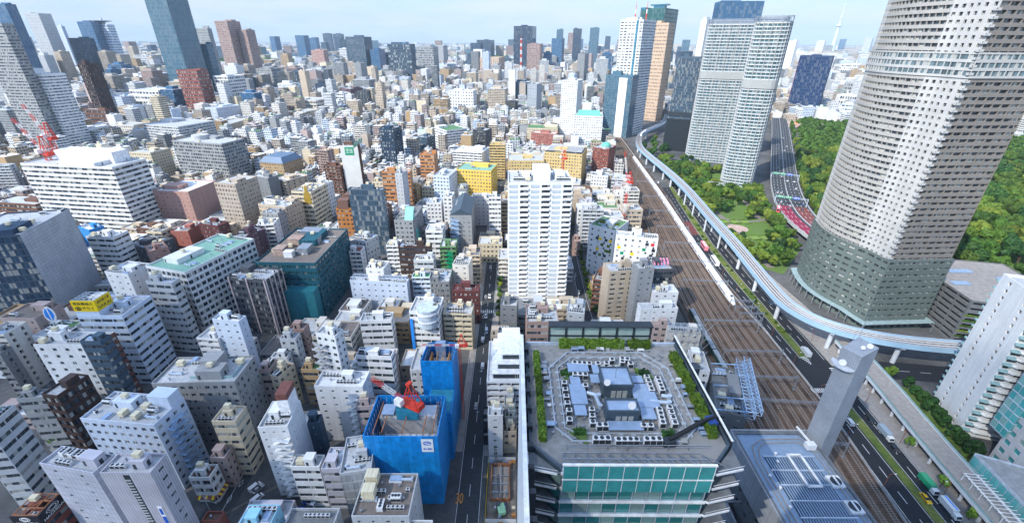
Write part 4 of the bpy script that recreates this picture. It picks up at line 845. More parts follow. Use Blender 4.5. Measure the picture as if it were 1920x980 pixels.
|56.8|430.4|-2.3|12.9|10.3|19.6|L|offw|browng|off-white six-storey flats with brown roof behind the pale balcony office behind the school
|-202.2|383.5|-14.2|12.1|12.3|22.7|L|tan|bluew|tan seven-storey flats with pale blue roof left of the gold zigzag gable
|110.3|398.8|0.0|14.8|12.0|28.9|L|offw|mgrey|off-white nine-storey flats with dark roof behind the pale balcony office behind the school
|-28.2|406.1|0.0|15.2|12.3|15.0|P|tan|white|tan four-storey block with white roof behind the green parking sign tower
|-274.4|316.5|-4.2|12.3|11.1|20.0|B|cream|lgrey|cream five-storey office with grey roof right of the white rounded-band block
|14.3|440.8|-10.8|12.0|10.2|15.0|P|mauve|white|lilac grey four-storey block with white roof right of the bright yellow hotel
|-84.9|441.5|-8.2|13.8|13.9|18.5|P|cream|white|cream five-storey block with white roof left of the blue-edged white slab
|-210.8|434.4|-19.7|14.4|14.0|7.2|L|cream|green|cream two-storey flats with green roof left of the curved brown apartment tower
|3.6|463.1|-10.8|13.1|12.5|13.4|L|offw|browng|off-white four-storey flats with brown roof right of the bright yellow hotel
|-135.2|435.9|-1.8|11.1|13.5|25.5|P|cream|mgrey|cream seven-storey block with dark roof behind the wide orange office"""
FOOT=[]
for ln in DATA.split('\n'):
    id,cx,cy,rot,w,d,h,st,wall,roof,label=ln.split('|'); cx,cy,rot,w,d,h=map(float,(cx,cy,rot,w,d,h))
    FOOT.append((cx,cy,R(rot),w/2+1.5,d/2+1.5))
    if id in('e40',): continue
    grp='small houses and blocks filling the streets' if not id else None
    building(id,cx,cy,rot,w,d,h,st,wall,roof,label,grp)
def local(id,x,y,z=0):
    root,cx,cy,rot,w,d,h,n=BLD[id]; t=R(rot); return (cx+x*math.cos(t)-y*math.sin(t),cy+x*math.sin(t)+y*math.cos(t),z)
# ------------------------------------------------------------------ ground, streets
def ground():
    m=MB(); q=45000; m.quad((-q,-q,0),(q,-q,0),(q,q,0),(-q,q,0)); struct(m.build('ground','ground'))
ground()
def shink_x(y): return float(np.interp(y,[40,60,100,125,150,175,195,243,277,356,471,634,780,900],[126,128.5,132.5,136.5,139.5,141,141.4,143.2,145.8,152.6,163.5,176,187,193]))
YS=list(np.arange(40,905,12.0)); SH=[(shink_x(y),y) for y in YS]
SH=[(np.mean([shink_x(y+k) for k in(-18,-9,0,9,18)]),y) for y in YS]
def road(name,path,w0,w1,z,mat): o=strip(path,w0,w1,z).build(name,mat); return struct(o)
main_st=[(-15.5,60),(-15.5,200),(-15.5,345),(-14.5,440),(-13,540)]
road('street',main_st,-4.4,4.4,.012,'street_asphalt')
for k,sgn in enumerate((-1,1)):
    m=MB(); x=-15.5+sgn*6.0; m.box(x-1.5,x+1.5,128 if sgn<0 else 126,400,0,.13); struct(m.build('pavement','paving'))
def marks(path,off,dash,gap,wd,z,mat='road_paint'):
    P_=[np.array(p) for p in path]; mb=MB(); s=[0]
    for i in range(len(P_)-1): s.append(s[-1]+np.hypot(*(P_[i+1]-P_[i])))
    def pt(t):
        i=min(max(np.searchsorted(s,t)-1,0),len(P_)-2); f=(t-s[i])/(s[i+1]-s[i]); d=P_[i+1]-P_[i]; d/=np.hypot(*d); n=np.array([d[1],-d[0]]); return P_[i]+(P_[i+1]-P_[i])*f+n*off,n
    t=0
    while t+dash<s[-1]:
        (a,n),(b,n2)=pt(t),pt(t+dash); a0,a1,b0,b1=a-n*wd/2,a+n*wd/2,b-n2*wd/2,b+n2*wd/2
        mb.quad((*a0,z),(*a1,z),(*b1,z),(*b0,z)); t+=dash+gap
    return mb
struct(marks(main_st,0,5,7,.18,.018).build('road_marking','road_paint'))
struct(marks(main_st,-4.1,40,.1,.15,.018).build('road_marking','road_paint')); struct(marks(main_st,4.1,40,.1,.15,.018).build('road_marking','road_paint'))
m=MB()
for y in (150,178,210,236,268): m.box(-15.6,-15.4,y-.9,y+.9,.02,.03); m.box(-16.4,-14.6,y-.1,y+.1,.02,.03)
for y in(228,252):   # diamonds
    for s in((1,1),(1,-1),(-1,1),(-1,-1)): m.bar((-17.5+s[0]*.0,y+s[1]*2,.025),(-17.5+s[0]*.7,y,.025),.18,.01)
struct(m.build('road_marking','road_paint'))
m=MB()
for k in range(7): m.box(-19.6+k*1.3,-19.0+k*1.3,232-.0,235.4,.02,.026)
for k in range(6): m.box(-10.4,-9.2,158+k*.9,158.5+k*.9,.02,.026)
struct(m.build('crosswalk','road_paint'))
o=text('30',3.6,None,(-19.1,107,.03),(0,0,0),'orange_paint','speed_marking',.004); o.scale=(.8,1.7,1); tag(o,'orange painted 30 on the asphalt of the straight street','road marking')
es=smooth([at(960+x/2.723,300+y/2.723) for x,y in[(405,862),(372,760),(345,640),(318,520),(306,430)]],4)
road('street',es,-3,3,.012,'street_asphalt'); struct(marks(es,-2.6,30,.1,.15,.018).build('road_marking','road_paint')); struct(marks(es,2.6,30,.1,.15,.018).build('road_marking','road_paint'))
for l in [[(262,720),(330,650),(395,585),(440,540)],[(400,985),(470,870),(500,800),(520,740)],[(380,985),(460,880)]]:
    g=[at(*p) for p in l]; road('street',g,-3.4,3.4,.012 if l[0][0]!=380 else .016,'street_asphalt'); struct(marks(g,0,30,.2,.15,.022).build('road_marking','road_paint'))
m=MB(); a=np.array(at(128,838))
for k in range(6): m.box(a[0]-5+k*1.5,a[0]-4.3+k*1.5,a[1]-2,a[1]+2.2,.03,.036)
struct(m.build('crosswalk','road_paint'))
m=MB()   # diamond on the diagonal street
for px,py in((452,905),(430,935)):
    a=np.array(at(px,py))
    for s in((1,1),(1,-1),(-1,1),(-1,-1)): m.bar((a[0],a[1]+s[1]*1.6,.035),(a[0]+s[0]*.6,a[1],.035),.16,.01)
struct(m.build('road_marking','road_paint'))
# ------------------------------------------------------------------ the far town: thousands of houses nobody could count
def far_town():
    rnd=np.random.RandomState(5); F_=np.array([(f[0],f[1],f[2],f[3],f[4]) for f in FOOT]); c_=np.cos(F_[:,2]); s_=np.sin(F_[:,2])
    pal=[PAL[k] for k in('white','white','white','white','offw','offw','cream','beige','beige','lgrey','bluew','grey','pinkg','tan','mgrey','beigeb','grey','beigeb','beige','white')]
    rpal=[PAL[k] for k in('white','white','lgrey','lgrey','grey','mgrey','bluew','offw','green','browng')]
    V_=[];Fc=[];C_=[];U_=[]
    def addbox(x,y,w,d,z0,h,rot,col,rc,win):
        t=math.cos(rot),math.sin(rot); cs=[(x+px*t[0]-py*t[1],y+px*t[1]+py*t[0]) for px,py in((-w/2,-d/2),(w/2,-d/2),(w/2,d/2),(-w/2,d/2))]
        i=len(V_); V_.extend([(*p,z0) for p in cs]+[(*p,z0+h) for p in cs]); nv=h/3.4
        for k in range(4):
            l=(k+1)%4; Fc.append((i+k,i+l,i+4+l,i+4+k)); L=(w,d)[k%2]; nu=max(1,round(L/3.6)); C_.append((*col,win if win else 0.0)); U_.append(((0,0),(nu,0),(nu,nv),(0,nv)))
        Fc.append((i+4,i+5,i+6,i+7)); C_.append((*rc,0)); U_.append(((0,0),(1,0),(1,1),(0,1)))
    bands=[(250,640,12.5,(7,20),.3),(640,1000,17,(9,34),.33),(1000,1600,24,(10,46),.4),(1600,2800,38,(12,66),.5),(2800,5200,66,(12,75),.6),(5200,11000,125,(12,70),.7),(11000,22000,300,(12,80),.6)]
    railx=lambda y: np.interp(y,[60,148,204,316,463,634,820,1000],[104,104,106,120,131,154,180,200])
    for r0,r1,sp,hr,jit in bands:
        n=int((r1-r0)/sp)
        for i in range(n):
            rr=r0+(i+.5)*sp; amax=math.radians(57); na=int(2*amax*rr/sp)
            for j in range(na):
                a=-amax+(j+.5)*2*amax/na; x=rr*math.sin(a)+rnd.uniform(-.3,.3)*sp; y=rr*math.cos(a)+rnd.uniform(-.3,.3)*sp
                if y<40: continue
                if rr<1150 and y<1000 and x>railx(y)-9: continue
                if 1150<=rr<2000 and 150<x<260 and y<1300: continue
                if rr<640 and abs(x+15.5)<11: continue
                if rr<520 and min(math.hypot(x-e[0],y-e[1]) for e in es)<9: continue
                # wooded hills and park in the far distance
                if any((x-g[0])**2/g[2]**2+(y-g[1])**2/g[3]**2<1 for g in WOODS): continue
                w=sp*rnd.uniform(.58,.92); d=sp*rnd.uniform(.58,.92)
                if r0<2000:
                    dx=x-F_[:,0]; dy=y-F_[:,1]; lx=dx*c_+dy*s_; ly=-dx*s_+dy*c_; rad=max(w,d)*.62
                    if np.any((np.abs(lx)<F_[:,3]+rad)&(np.abs(ly)<F_[:,4]+rad)): continue
                if r0<640 and (rr<390 or rnd.rand()<.0): continue
                h=hr[0]+(hr[1]-hr[0])*rnd.rand()**2.2
                if r0>=1000 and rnd.rand()<.03: h*=1.9
                if 650<rr<1300 and x>0: h*=.8
                rot=R(-12 if x<-60 else -6)+rnd.normal()*.06+ (R(-25) if rr>1600 and x>200 else 0)
                col=np.array(pal[rnd.randint(len(pal))])*rnd.uniform(.85,1.08); rc=np.array(rpal[rnd.randint(len(rpal))])*rnd.uniform(.85,1.1)
                addbox(x,y,w,d,0,h,rot,col,rc,(.0,.3,.34,.44,.3)[rnd.randint(5)])
                if rr<2800:
                    for _ in range(rnd.randint(1,4) if rr<1500 else 1):
                        addbox(x+rnd.uniform(-.25,.25)*w,y+rnd.uniform(-.25,.25)*d,w*rnd.uniform(.12,.42),d*rnd.uniform(.12,.42),h,rnd.uniform(1.2,3.6),rot,col*rnd.uniform(.7,1.0),np.array(rpal[rnd.randint(3)]),0)
    dk=[PAL[k] for k in('glassb','slate','slate','grey','pinkb','lgrey','glassb','beigeb','beige','tan','white')]
    for _ in range(170):
        rr=1000+2600*rnd.rand()**.8; a=math.radians(rnd.uniform(-54,22) if rnd.rand()<.75 else rnd.uniform(-54,-14)); x,y=rr*math.sin(a),rr*math.cos(a); w,d=rnd.uniform(24,52),rnd.uniform(22,42)
        dx=x-F_[:,0]; dy=y-F_[:,1]; lx=dx*c_+dy*s_; ly=-dx*s_+dy*c_
        if np.any((np.abs(lx)<F_[:,3]+w*.7)&(np.abs(ly)<F_[:,4]+w*.7)) or any((x-g[0])**2/g[2]**2+(y-g[1])**2/g[3]**2<1 for g in WOODS): continue
        h=rnd.uniform(34,70) if rr<1700 else rnd.uniform(45,115); col=np.array(dk[rnd.randint(len(dk))]); addbox(x,y,w,d,0,h,R(rnd.uniform(-20,-5)),col,np.array(PAL['lgrey']),(.3,.42,.46)[rnd.randint(3)]); addbox(x,y,w*.5,d*.5,h,rnd.uniform(4,8),R(-12),col,np.array(PAL['grey']),0)
    for _ in range(75):
        rr=rnd.uniform(2600,6500); a=math.radians(rnd.uniform(-52,20)); x,y=rr*math.sin(a),rr*math.cos(a)
        if any((x-g[0])**2/g[2]**2+(y-g[1])**2/g[3]**2<1.3 for g in WOODS[:2]): continue
        addbox(x,y,rnd.uniform(40,75),rnd.uniform(40,60),0,rnd.uniform(80,185),R(rnd.uniform(-25,10)),np.array(PAL[('glassb','slate','navy','glasst','pinkb')[rnd.randint(5)]])*1.2,np.array(PAL['grey']),.44)
    me=bpy.data.meshes.new('distant_town'); me.from_pydata(V_,[],Fc); me.materials.append(MATS['town_fabric'])
    ca=me.color_attributes.new('Col','FLOAT_COLOR','CORNER'); ca.data.foreach_set('color',np.repeat(np.array(C_,dtype=np.float32),4,axis=0).ravel())
    L=me.uv_layers.new(name='UVMap'); L.data.foreach_set('uv',np.array(U_,dtype=np.float32).ravel()); me.update()
    o=link('distant_town',me); o['kind']='stuff'; return o
WOODS=[(-230,3700,520,330),(-1500,3000,420,260),(-870,830,60,50),(-720,1350,70,60),(-950,720,90,60)]
far_town()
# ------------------------------------------------------------------ railway corridor
def off_path(path,o):
    P_=[np.array(p,float) for p in path]; out=[]
    for i in range(len(P_)):
        d=P_[min(i+1,len(P_)-1)]-P_[max(i-1,0)]; d/=np.hypot(*d); out.append(tuple(P_[i]+np.array([d[1],-d[0]])*o))
    return out
speck('track_dirt',(.1,.066,.046),(.17,.118,.085),.8,.95)
struct(strip(SH,-36,8.5).build('railway_ballast','ballast',loc=(0,0,.03)))
def fade(y): return 1.0-0.42*min(1,max(0,(y-200)/450))
OFFS=[4.6,0,-5.2,-9.6,-14.4,-18.6,-23.2,-27.4,-31.5]
for k,o_ in enumerate(OFFS):
    path=[]
    for (x,y) in SH:
        path.append((x+o_*(fade(y) if o_<0 else 1),y))
    if o_==4.6: path=[p for p in path if p[1]<236]
    names={0:'farthest from the road but two'}
    where=['beside the road fence','under the white bullet train','just inside the bullet train','second inside the bullet train','third inside the bullet train','fourth inside the bullet train','third from the city-side wall','second from the city-side wall','along the city-side wall'][k]
    t=thing('railway_track','rusty railway track running '+where,'railway track',(0,0,0),0,'tracks of the railway corridor')
    for s in(-.72,.72): strip(path,s-.13,s+.13,.3).build('rail','rail_steel',t)
    b=MB()
    for i in range(len(path)-1):
        p=np.array(path[i]);q=np.array(path[i+1]);d=(q-p)/np.hypot(*(q-p));n=np.array([d[1],-d[0]])
        if p[1]>330: continue
        for j in range(12):
            c=p+(q-p)*j/12; b.quad((*(c-n*1.2-d*.16),.2),(*(c+n*1.2-d*.16),.2),(*(c+n*1.2+d*.16),.2),(*(c-n*1.2+d*.16),.2))
    b.build('sleeper_bed','sleeper',t)
    strip(path,-1.7,1.7,.1).build('track_bed','track_dirt' if k in(1,2,5) else 'ballast',t)
# the low wall between corridor and road
b=MB(); wp=[(x+float(np.interp(y,[215,260],[7.3,4.0])),y) for x,y in SH]
for i in range(len(wp)-1): b.bar((*wp[i],.6),(*wp[i+1],.6),.2,1.2)
tag(b.build('railway_fence','concrete'),'grey wall between the railway tracks and the dark road','wall')
b=MB(); wp=[(x-36*fade(y)-.5,y) for x,y in SH]
for i in range(len(wp)-1): b.bar((*wp[i],1.2),(*wp[i+1],1.2),.3,2.4)
tag(b.build('railway_fence','dark_concrete'),'dark wall along the city side of the railway','wall')
# bullet train
def train():
    t=thing('bullet_train','long white bullet train with a pointed nose running beside the road','train')
    P_=[np.array(p) for p in SH]; s=[0]
    for i in range(len(P_)-1): s.append(s[-1]+np.hypot(*(P_[i+1]-P_[i])))
    s0=np.interp(241,[p[1] for p in P_],s)
    def pt(u):
        u=s0+u; i=min(max(int(np.searchsorted(s,u))-1,0),len(P_)-2); f=(u-s[i])/(s[i+1]-s[i]); d=P_[i+1]-P_[i]; d/=np.hypot(*d); return P_[i]+(P_[i+1]-P_[i])*f,d
    prof=[(-2.0,.75),(-2.0,2.8),(-1.6,3.9),(-.7,4.3),(.7,4.3),(1.6,3.9),(2.0,2.8),(2.0,.75)]
    for c in range(16):
        a0=c*25.0; ks=[a0+.25,a0+8,a0+16,a0+24.75]
        if c==0: ks=[0.0,1.2,3,5.5,8.5,11,16,24.75]
        sc=[1]*len(ks)
        if c==0: sc=[(.25,.1),(.5,.25),(.72,.42),(.9,.65),(1,.9),(1,1),(1,1),(1,1)]
        else: sc=[(1,1)]*4
        m=MB(); rings=[]
        for u,(sx,sz) in zip(ks,sc):
            p,d=pt(u); n=np.array([d[1],-d[0]]); rings.append([(p[0]+n[0]*x*sx,p[1]+n[1]*x*sx,.55+(z-.55)*sz+.3) for x,z in prof])
        for i in range(len(rings)-1):
            for j in range(len(prof)-1): m.quad(rings[i][j],rings[i+1][j],rings[i+1][j+1],rings[i][j+1])
        m.poly(rings[0][::-1]); m.poly(rings[-1])
        car=m.build('train_car','white_paint',t)
        w=MB()
        for sgn in(-1,1):
            us=[a0+(12 if c==0 else 2),a0+23]; 
            p0,d0=pt(us[0]);p1,d1=pt(us[1]); n0=np.array([d0[1],-d0[0]])*sgn*2.02; n1=np.array([d1[1],-d1[0]])*sgn*2.02
            w.quad((*(p0+n0),2.2),(*(p1+n1),2.2),(*(p1+n1),2.85),(*(p0+n0),2.85)); w.quad((*(p0+n0),1.6),(*(p1+n1),1.6),(*(p1+n1),1.85),(*(p0+n0),1.85),1)
        w.build('window_band',['vehicle_glass','sign_blue'],car)
        if c==0:
            w=MB(); p,d=pt(6.2); n=np.array([d[1],-d[0]]); q,_=pt(7.6); z0,z1=3.75,4.35
            w.quad((*(p-n*.75),z0),(*(p+n*.75),z0),(*(q+n*.85),z1),(*(q-n*.85),z1)); w.build('windscreen','vehicle_glass',car)
train()
def local_train():
    t=thing('commuter_train','dark green commuter train parked along the city-side wall','train')
    for c in range(3):
        y0=172+c*20.5; x0=np.interp(y0,YS,[p[0] for p in SH])-31.5*fade(y0); x1=np.interp(y0+20,YS,[p[0] for p in SH])-31.5*fade(y0+20)
        m=MB(); L=20; m.box(-1.45,1.45,0,L,.9,3.5); m.box(-1.2,1.2,.2,L-.2,3.5,3.8,1)
        for k in(5,14): m.box(-.8,.8,k-1.6,k+1.6,3.8,4.15,1)
        car=m.build('train_car',['dark_green','steel'],t,(x0,y0,.2),rz=-math.atan2(x1-x0,20))
        w=MB()
        for sgn in(-1,1): w.quad((sgn*1.46,1,2),(sgn*1.46,19,2),(sgn*1.46,19,2.9),(sgn*1.46,1,2.9))
        w.build('window_band','vehicle_glass',car)
plain('dark_green',(.03,.08,.07),.5); local_train()
plain('gantry_steel',(.3,.34,.39),.5,.4)
# catenary gantries
def gantry(span,label,x,y,rz,h=8.0,heavy=False):
    t=thing('catenary_gantry',label,'catenary gantry',(x,y,0),rz,'catenary gantries over the tracks')
    for s in(-1,1):
        m=MB(); xx=s*span/2; m.box(xx-.15,xx+.15,-.15,.15,0,h+1); m.box(xx-.4,xx+.4,-.4,.4,0,.6); m.build('post','gantry_steel',t)
    m=MB(); 
    for zz in(h-.8,h):
        for yy in(-.35,.35): m.bar((-span/2,yy,zz),(span/2,yy,zz),.1)
    k=int(span/1.6)
    for i in range(k):
        a=-span/2+span*i/k; b_=-span/2+span*(i+1)/k
        for yy in(-.35,.35): m.bar((a,yy,h-.8 if i%2 else h),(b_,yy,h if i%2 else h-.8),.05)
        m.bar((a,-.35,h),(b_,.35,h),.045)
    m.build('beam','gantry_steel',t)
    m=MB()
    for i in range(int(span/4.5)): a=-span/2+2.5+i*4.5; m.bar((a,0,h-.8),(a,0,h-2.2),.09); m.bar((a-.8,0,h-1.6),(a+.8,0,h-2.1),.06)
    m.bar((-span/2+2.5,0,h-.85),(span/2-1,0,h-.85),.08); m.build('insulator_arm','steel',t)
gl_=[(128,27,'just behind the slab tower'),(150,27,'second behind the slab tower'),(166,24,'nearest the crosswalk'),(186,30,'between the crosswalk and the bullet train nose'),(214,32,'where the dense frames begin'),(222,14,'first of the dense cluster of frames'),(229,14,'second of the dense cluster'),(236,14,'last of the dense cluster'),(262,30,'beside the bullet train nose'),(292,30,'level with the white bus'),(325,28,'level with the pink bus'),(360,27,'beyond the pink bus'),(400,26,'level with the cube school rear'),(445,25,'near the red and white crane'),(500,23,'behind the red and white crane'),(565,20,'beside the brick-red office'),(640,18,'below the teal annex')]
for y,sp,wh_ in gl_:
    x=float(np.interp(y,YS,[p[0] for p in SH])); ang=-math.atan2(shink_x(y+20)-shink_x(y-20),40)
    off=-14 if sp>20 else 2
    if sp==14: off=1.5
    gantry(sp,'pale steel gantry carrying wires over the tracks, '+wh_,x+off*fade(y),y,ang)
# ------------------------------------------------------------------ the wide road beside the tracks
LL=smooth([(141,40),(141.5,99),(145.3,140),(149,181),(150.5,215),(151.3,245),(152.8,295),(155.6,340),(164.6,405),(175.5,500)],4)
LR=smooth([(148.5,40),(151,101),(152.8,122),(154.3,145),(156,180),(157,209),(158.3,254),(161,302),(165.5,356),(176,439),(184,500)],4)
RL=smooth([(152,40),(154.8,103),(156.5,124),(158.8,147),(161,193),(161.8,217),(164,265),(166,302),(169.5,345),(177,400),(185,470),(190,520)],4)
RR=smooth([(159,40),(160.5,101),(163,127),(166.5,157),(169.2,192),(171,248),(175,310),(180.5,370),(187,430),(196,520)],4)
def between(A,B,z,name,mat,n=40):
    def rs(P_):
        P_=[np.array(p) for p in P_]; s=np.cumsum([0]+[np.hypot(*(P_[i+1]-P_[i])) for i in range(len(P_)-1)]); t=np.linspace(0,s[-1],n); return np.stack([np.interp(t,s,[p[k] for p in P_]) for k in(0,1)],1)
    a,b=rs(A),rs(B); m=MB()
    for i in range(n-1): m.quad((*a[i],z),(*b[i],z),(*b[i+1],z),(*a[i+1],z))
    return struct(m.build(name,mat)),a,b
_,a1,b1=between(LL,LR,.05,'road','asphalt'); between(LR,RL,.10,'verge','verge'); _,a2,b2=between(RL,RR,.05,'road','asphalt')
between([(159.3,40),(160.8,101),(163.3,127),(166.8,157),(169.5,192),(171.5,248),(175.5,310)],[(176,40),(180,101),(185,127),(190,157),(196,192),(190,230),(188,310)],.13,'pavement','paving')
mid=lambda a,b,f:[tuple(p) for p in a*(1-f)+b*f]
for a,b in((a1,b1),(a2,b2)):
    struct(marks(mid(a,b,.5),0,5,6,.22,.056).build('road_marking','road_paint'))
    for f in(.05,.95): struct(marks(mid(a,b,f),0,60,.2,.18,.056).build('road_marking','road_paint'))
# crossing plaza with zebra, and the side road to the east
m=MB(); m.poly([(146.5,158,.104),(168,160,.104),(170.5,188,.104),(150.5,190,.104)]); struct(m.build('road_junction','asphalt'))
struct(strip(smooth([(166,175),(190,180),(222,177),(300,165)],5),-7,7,.14).build('road','asphalt')); struct(marks(smooth([(172,176),(190,180),(222,177),(300,165)],5),0,5,5,.2,.146).build('road_marking','road_paint'))
m=MB()
for k in range(11): x=147.2+k*1.0; m.box(x,x+.5,163.5-0,166.5,.11,.116)
for k in range(9): y=169+k*1.5; m.box(166.2,169.6,y,y+.7,.15,.156)
struct(m.build('crosswalk','road_paint'))
m=MB()
for k in range(6): m.bar((156.2+k*.4,190-k*1.1,.11),(160.6-k*.3,191.5-k*1.2,.11),.4,.01)
struct(m.build('road_marking','road_paint'))
# red bus bays
m=MB()
for (px0,py0,px1,py1) in ((1284,416,1300,440),(1300,380,1312,398)):
    a=at(px0,py0); b_=at(px1,py1)
    for k in range(3): m.quad((a[0]+k*2.2-1,a[1],.06),(a[0]+k*2.2+.8,a[1],.06),(b_[0]+k*2.2+.8,b_[1],.06),(b_[0]+k*2.2-1,b_[1],.06))
struct(m.build('bus_bay','red_paving'))
# ------------------------------------------------------------------ monorail viaduct
MONO=smooth([(330,985),(290,880),(228,781),(203,722),(188,655),(186,590),(186.5,525),(184,450),(177,377),(172,315),(167.2,272),(163.6,240),(163.4,221),(169.5,205.5),(182,194.5),(203,186.5),(230,182),(275,178),(330,172)],7)
def monorail():
    t=thing('monorail_viaduct','curving pale blue monorail viaduct with a grey twin guideway on top','viaduct'); z=14.0
    strip(MONO,-3.9,3.9,z).build('deck','path',t)
    m=MB()
    for o_ in(-2.9,-1.0,1.0,2.9):
        pp=off_path(MONO,o_)
        for i in range(len(pp)-1): m.bar((*pp[i],z+.3),(*pp[i+1],z+.3),.22,.5)
    m.build('guide_rail','pale_concrete',t)
    m=MB(); pc=off_path(MONO,0)
    for i in range(0,len(pc)-1):
        p=np.array(pc[i]);q=np.array(pc[i+1]); L=np.hypot(*(q-p))
        for k in range(int(L/3.0)): c=p+(q-p)*(k/(L/3.0)); d=(q-p)/L;n=np.array([d[1],-d[0]]); m.bar((*(c-n*.75),z+.15),(*(c+n*.75),z+.15),.5,.12)
    m.build('cross_beam','dark_metal',t)
    for o_ in(-3.95,3.95):
        m=MB(); pp=off_path(MONO,o_)
        for i in range(len(pp)-1): m.bar((*pp[i],z-.45),(*pp[i+1],z-.45),.3,2.9); m.bar((*pp[i],z+1.1),(*pp[i+1],z+1.1),.4,.25,1)
        m.build('girder',['sky_blue_girder','pale_steel'],t)
    m=strip(MONO,-3.2,3.2,z-1.9); m.build('soffit','pale_concrete',t)
    s=0; last=-99
    for i in range(len(MONO)-1):
        p=np.array(MONO[i]);q=np.array(MONO[i+1]); s+=np.hypot(*(q-p))
        if s-last>31 and p[1]<800:
            last=s; d=(q-p)/np.hypot(*(q-p)); n=np.array([d[1],-d[0]]); m=MB()
            if 300<p[1]<470:
                for e in(-3.2,3.2): c=p+n*e; m.cyl((*c,0),(*c,z-3),.75,.75,12)
                m.bar((*(p-n*3.8),z-2.6),(*(p+n*3.8),z-2.6),1.5,1.4)
            else: m.cyl((*p,0),(*p,z-3),1.15,1.15,14); m.bar((*(p-n*3.2),z-2.6),(*(p+n*3.2),z-2.6),1.9,1.3)
            m.build('pier','pale_concrete',t)
monorail()
def mono_train():
    t=thing('monorail_train','short white and blue train curving along the viaduct far away','train')
    for k in range(5):
        i=14+k; p=np.array(MONO[i]) ; q=np.array(MONO[i+1]); d=(q-p)/np.hypot(*(q-p)); n=np.array([d[1],-d[0]]); c=p-n*1.9; L=min(9,np.hypot(*(q-p))*.9)
        m=MB(); m.box(-1.2,1.2,0,L,.3,3.3); m.box(-1.21,1.21,.2,L-.2,1.6,2.5,1); m.build('train_car',['white_paint','sign_blue'],t,(*c,14.3),rz=-math.atan2(d[0],d[1]))
mono_train()
# ------------------------------------------------------------------ elevated expressway
EXP=smooth([(585,1010),(548,937),(459,768),(377,614),(321,508),(292,448),(273,399),(265,362),(262,330)],5)
def expressway():
    t=thing('expressway_viaduct','wide elevated expressway with crimson lanes curving behind the big tower','viaduct'); z=6.5
    strip(EXP,-14,14,z).build('deck','street_asphalt',t)
    for o_ in(-14,14,0):
        m=MB(); pp=off_path(EXP,o_)
        for i in range(len(pp)-1): m.bar((*pp[i],z+(-.2 if o_ else .5)),(*pp[i+1],z+(-.2 if o_ else .5)),.4,3.2 if o_ else 1)
        m.build('parapet','concrete',t)
    near=[p for p in EXP if p[1]<425]
    strip(near,2.5,12.5,z+.03).build('lane','crimson_paving',t); strip(near,-12.5,-1.5,z+.03).build('lane','red_paving',t)
    for o_ in(-12,-8,-4.5,-1,4,7.5,11): marks(EXP,o_,5,7,.3,z+.06).build('lane_marking','road_paint',t)
    for i in range(2,len(EXP)-1,2):
        p=np.array(EXP[i]); m=MB(); m.box(-8,-5.5,-1.2,1.2,0,z-.6); m.box(5.5,8,-1.2,1.2,0,z-.6); m.build('pier','concrete',t,(p[0],p[1],0))
    # dark tunnel mouth between the outer ramps
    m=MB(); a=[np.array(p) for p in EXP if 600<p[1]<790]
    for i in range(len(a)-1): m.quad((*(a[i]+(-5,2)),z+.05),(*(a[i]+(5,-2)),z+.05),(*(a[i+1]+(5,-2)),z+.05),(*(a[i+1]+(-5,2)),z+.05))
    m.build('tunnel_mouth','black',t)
expressway()
def sign_gantry(px,py,label):
    x,y=at(px,py,6.5); t=thing('sign_gantry',label,'sign gantry',(x,y,6.5),R(-28))
    for s in(-14,14):
        m=MB(); m.box(s-.3,s+.3,-.3,.3,0,8); m.build('post','pale_steel',t)
    m=MB()
    for zz in(7,8): m.bar((-14,0,zz),(14,0,zz),.3)
    for k in range(14): m.bar((-14+k*2,0,7+k%2),(-12+k*2,0,8-k%2),.12)
    m.build('beam','pale_steel',t)
    for k,x0 in enumerate((-10,-3,4)):
        m=MB(); m.box(x0-2.8,x0+2.8,-.5,-.35,6.2,8.8); p=m.build('sign_panel','sign_green' if k!=2 else 'sign_blue',t)
        m=MB(); m.box(x0-2.2,x0+1.2,-.53,-.505,7.9,8.3); m.box(x0-2.2,x0+.4,-.53,-.505,7.0,7.3); m.box(x0+1.6,x0+2.2,-.53,-.505,6.8,8.2); m.build('lettering','sign_white',p)
sign_gantry(1470,338,'green direction sign gantry spanning the dark expressway lanes'); sign_gantry(1481,384,'green direction sign gantry where the expressway turns crimson')
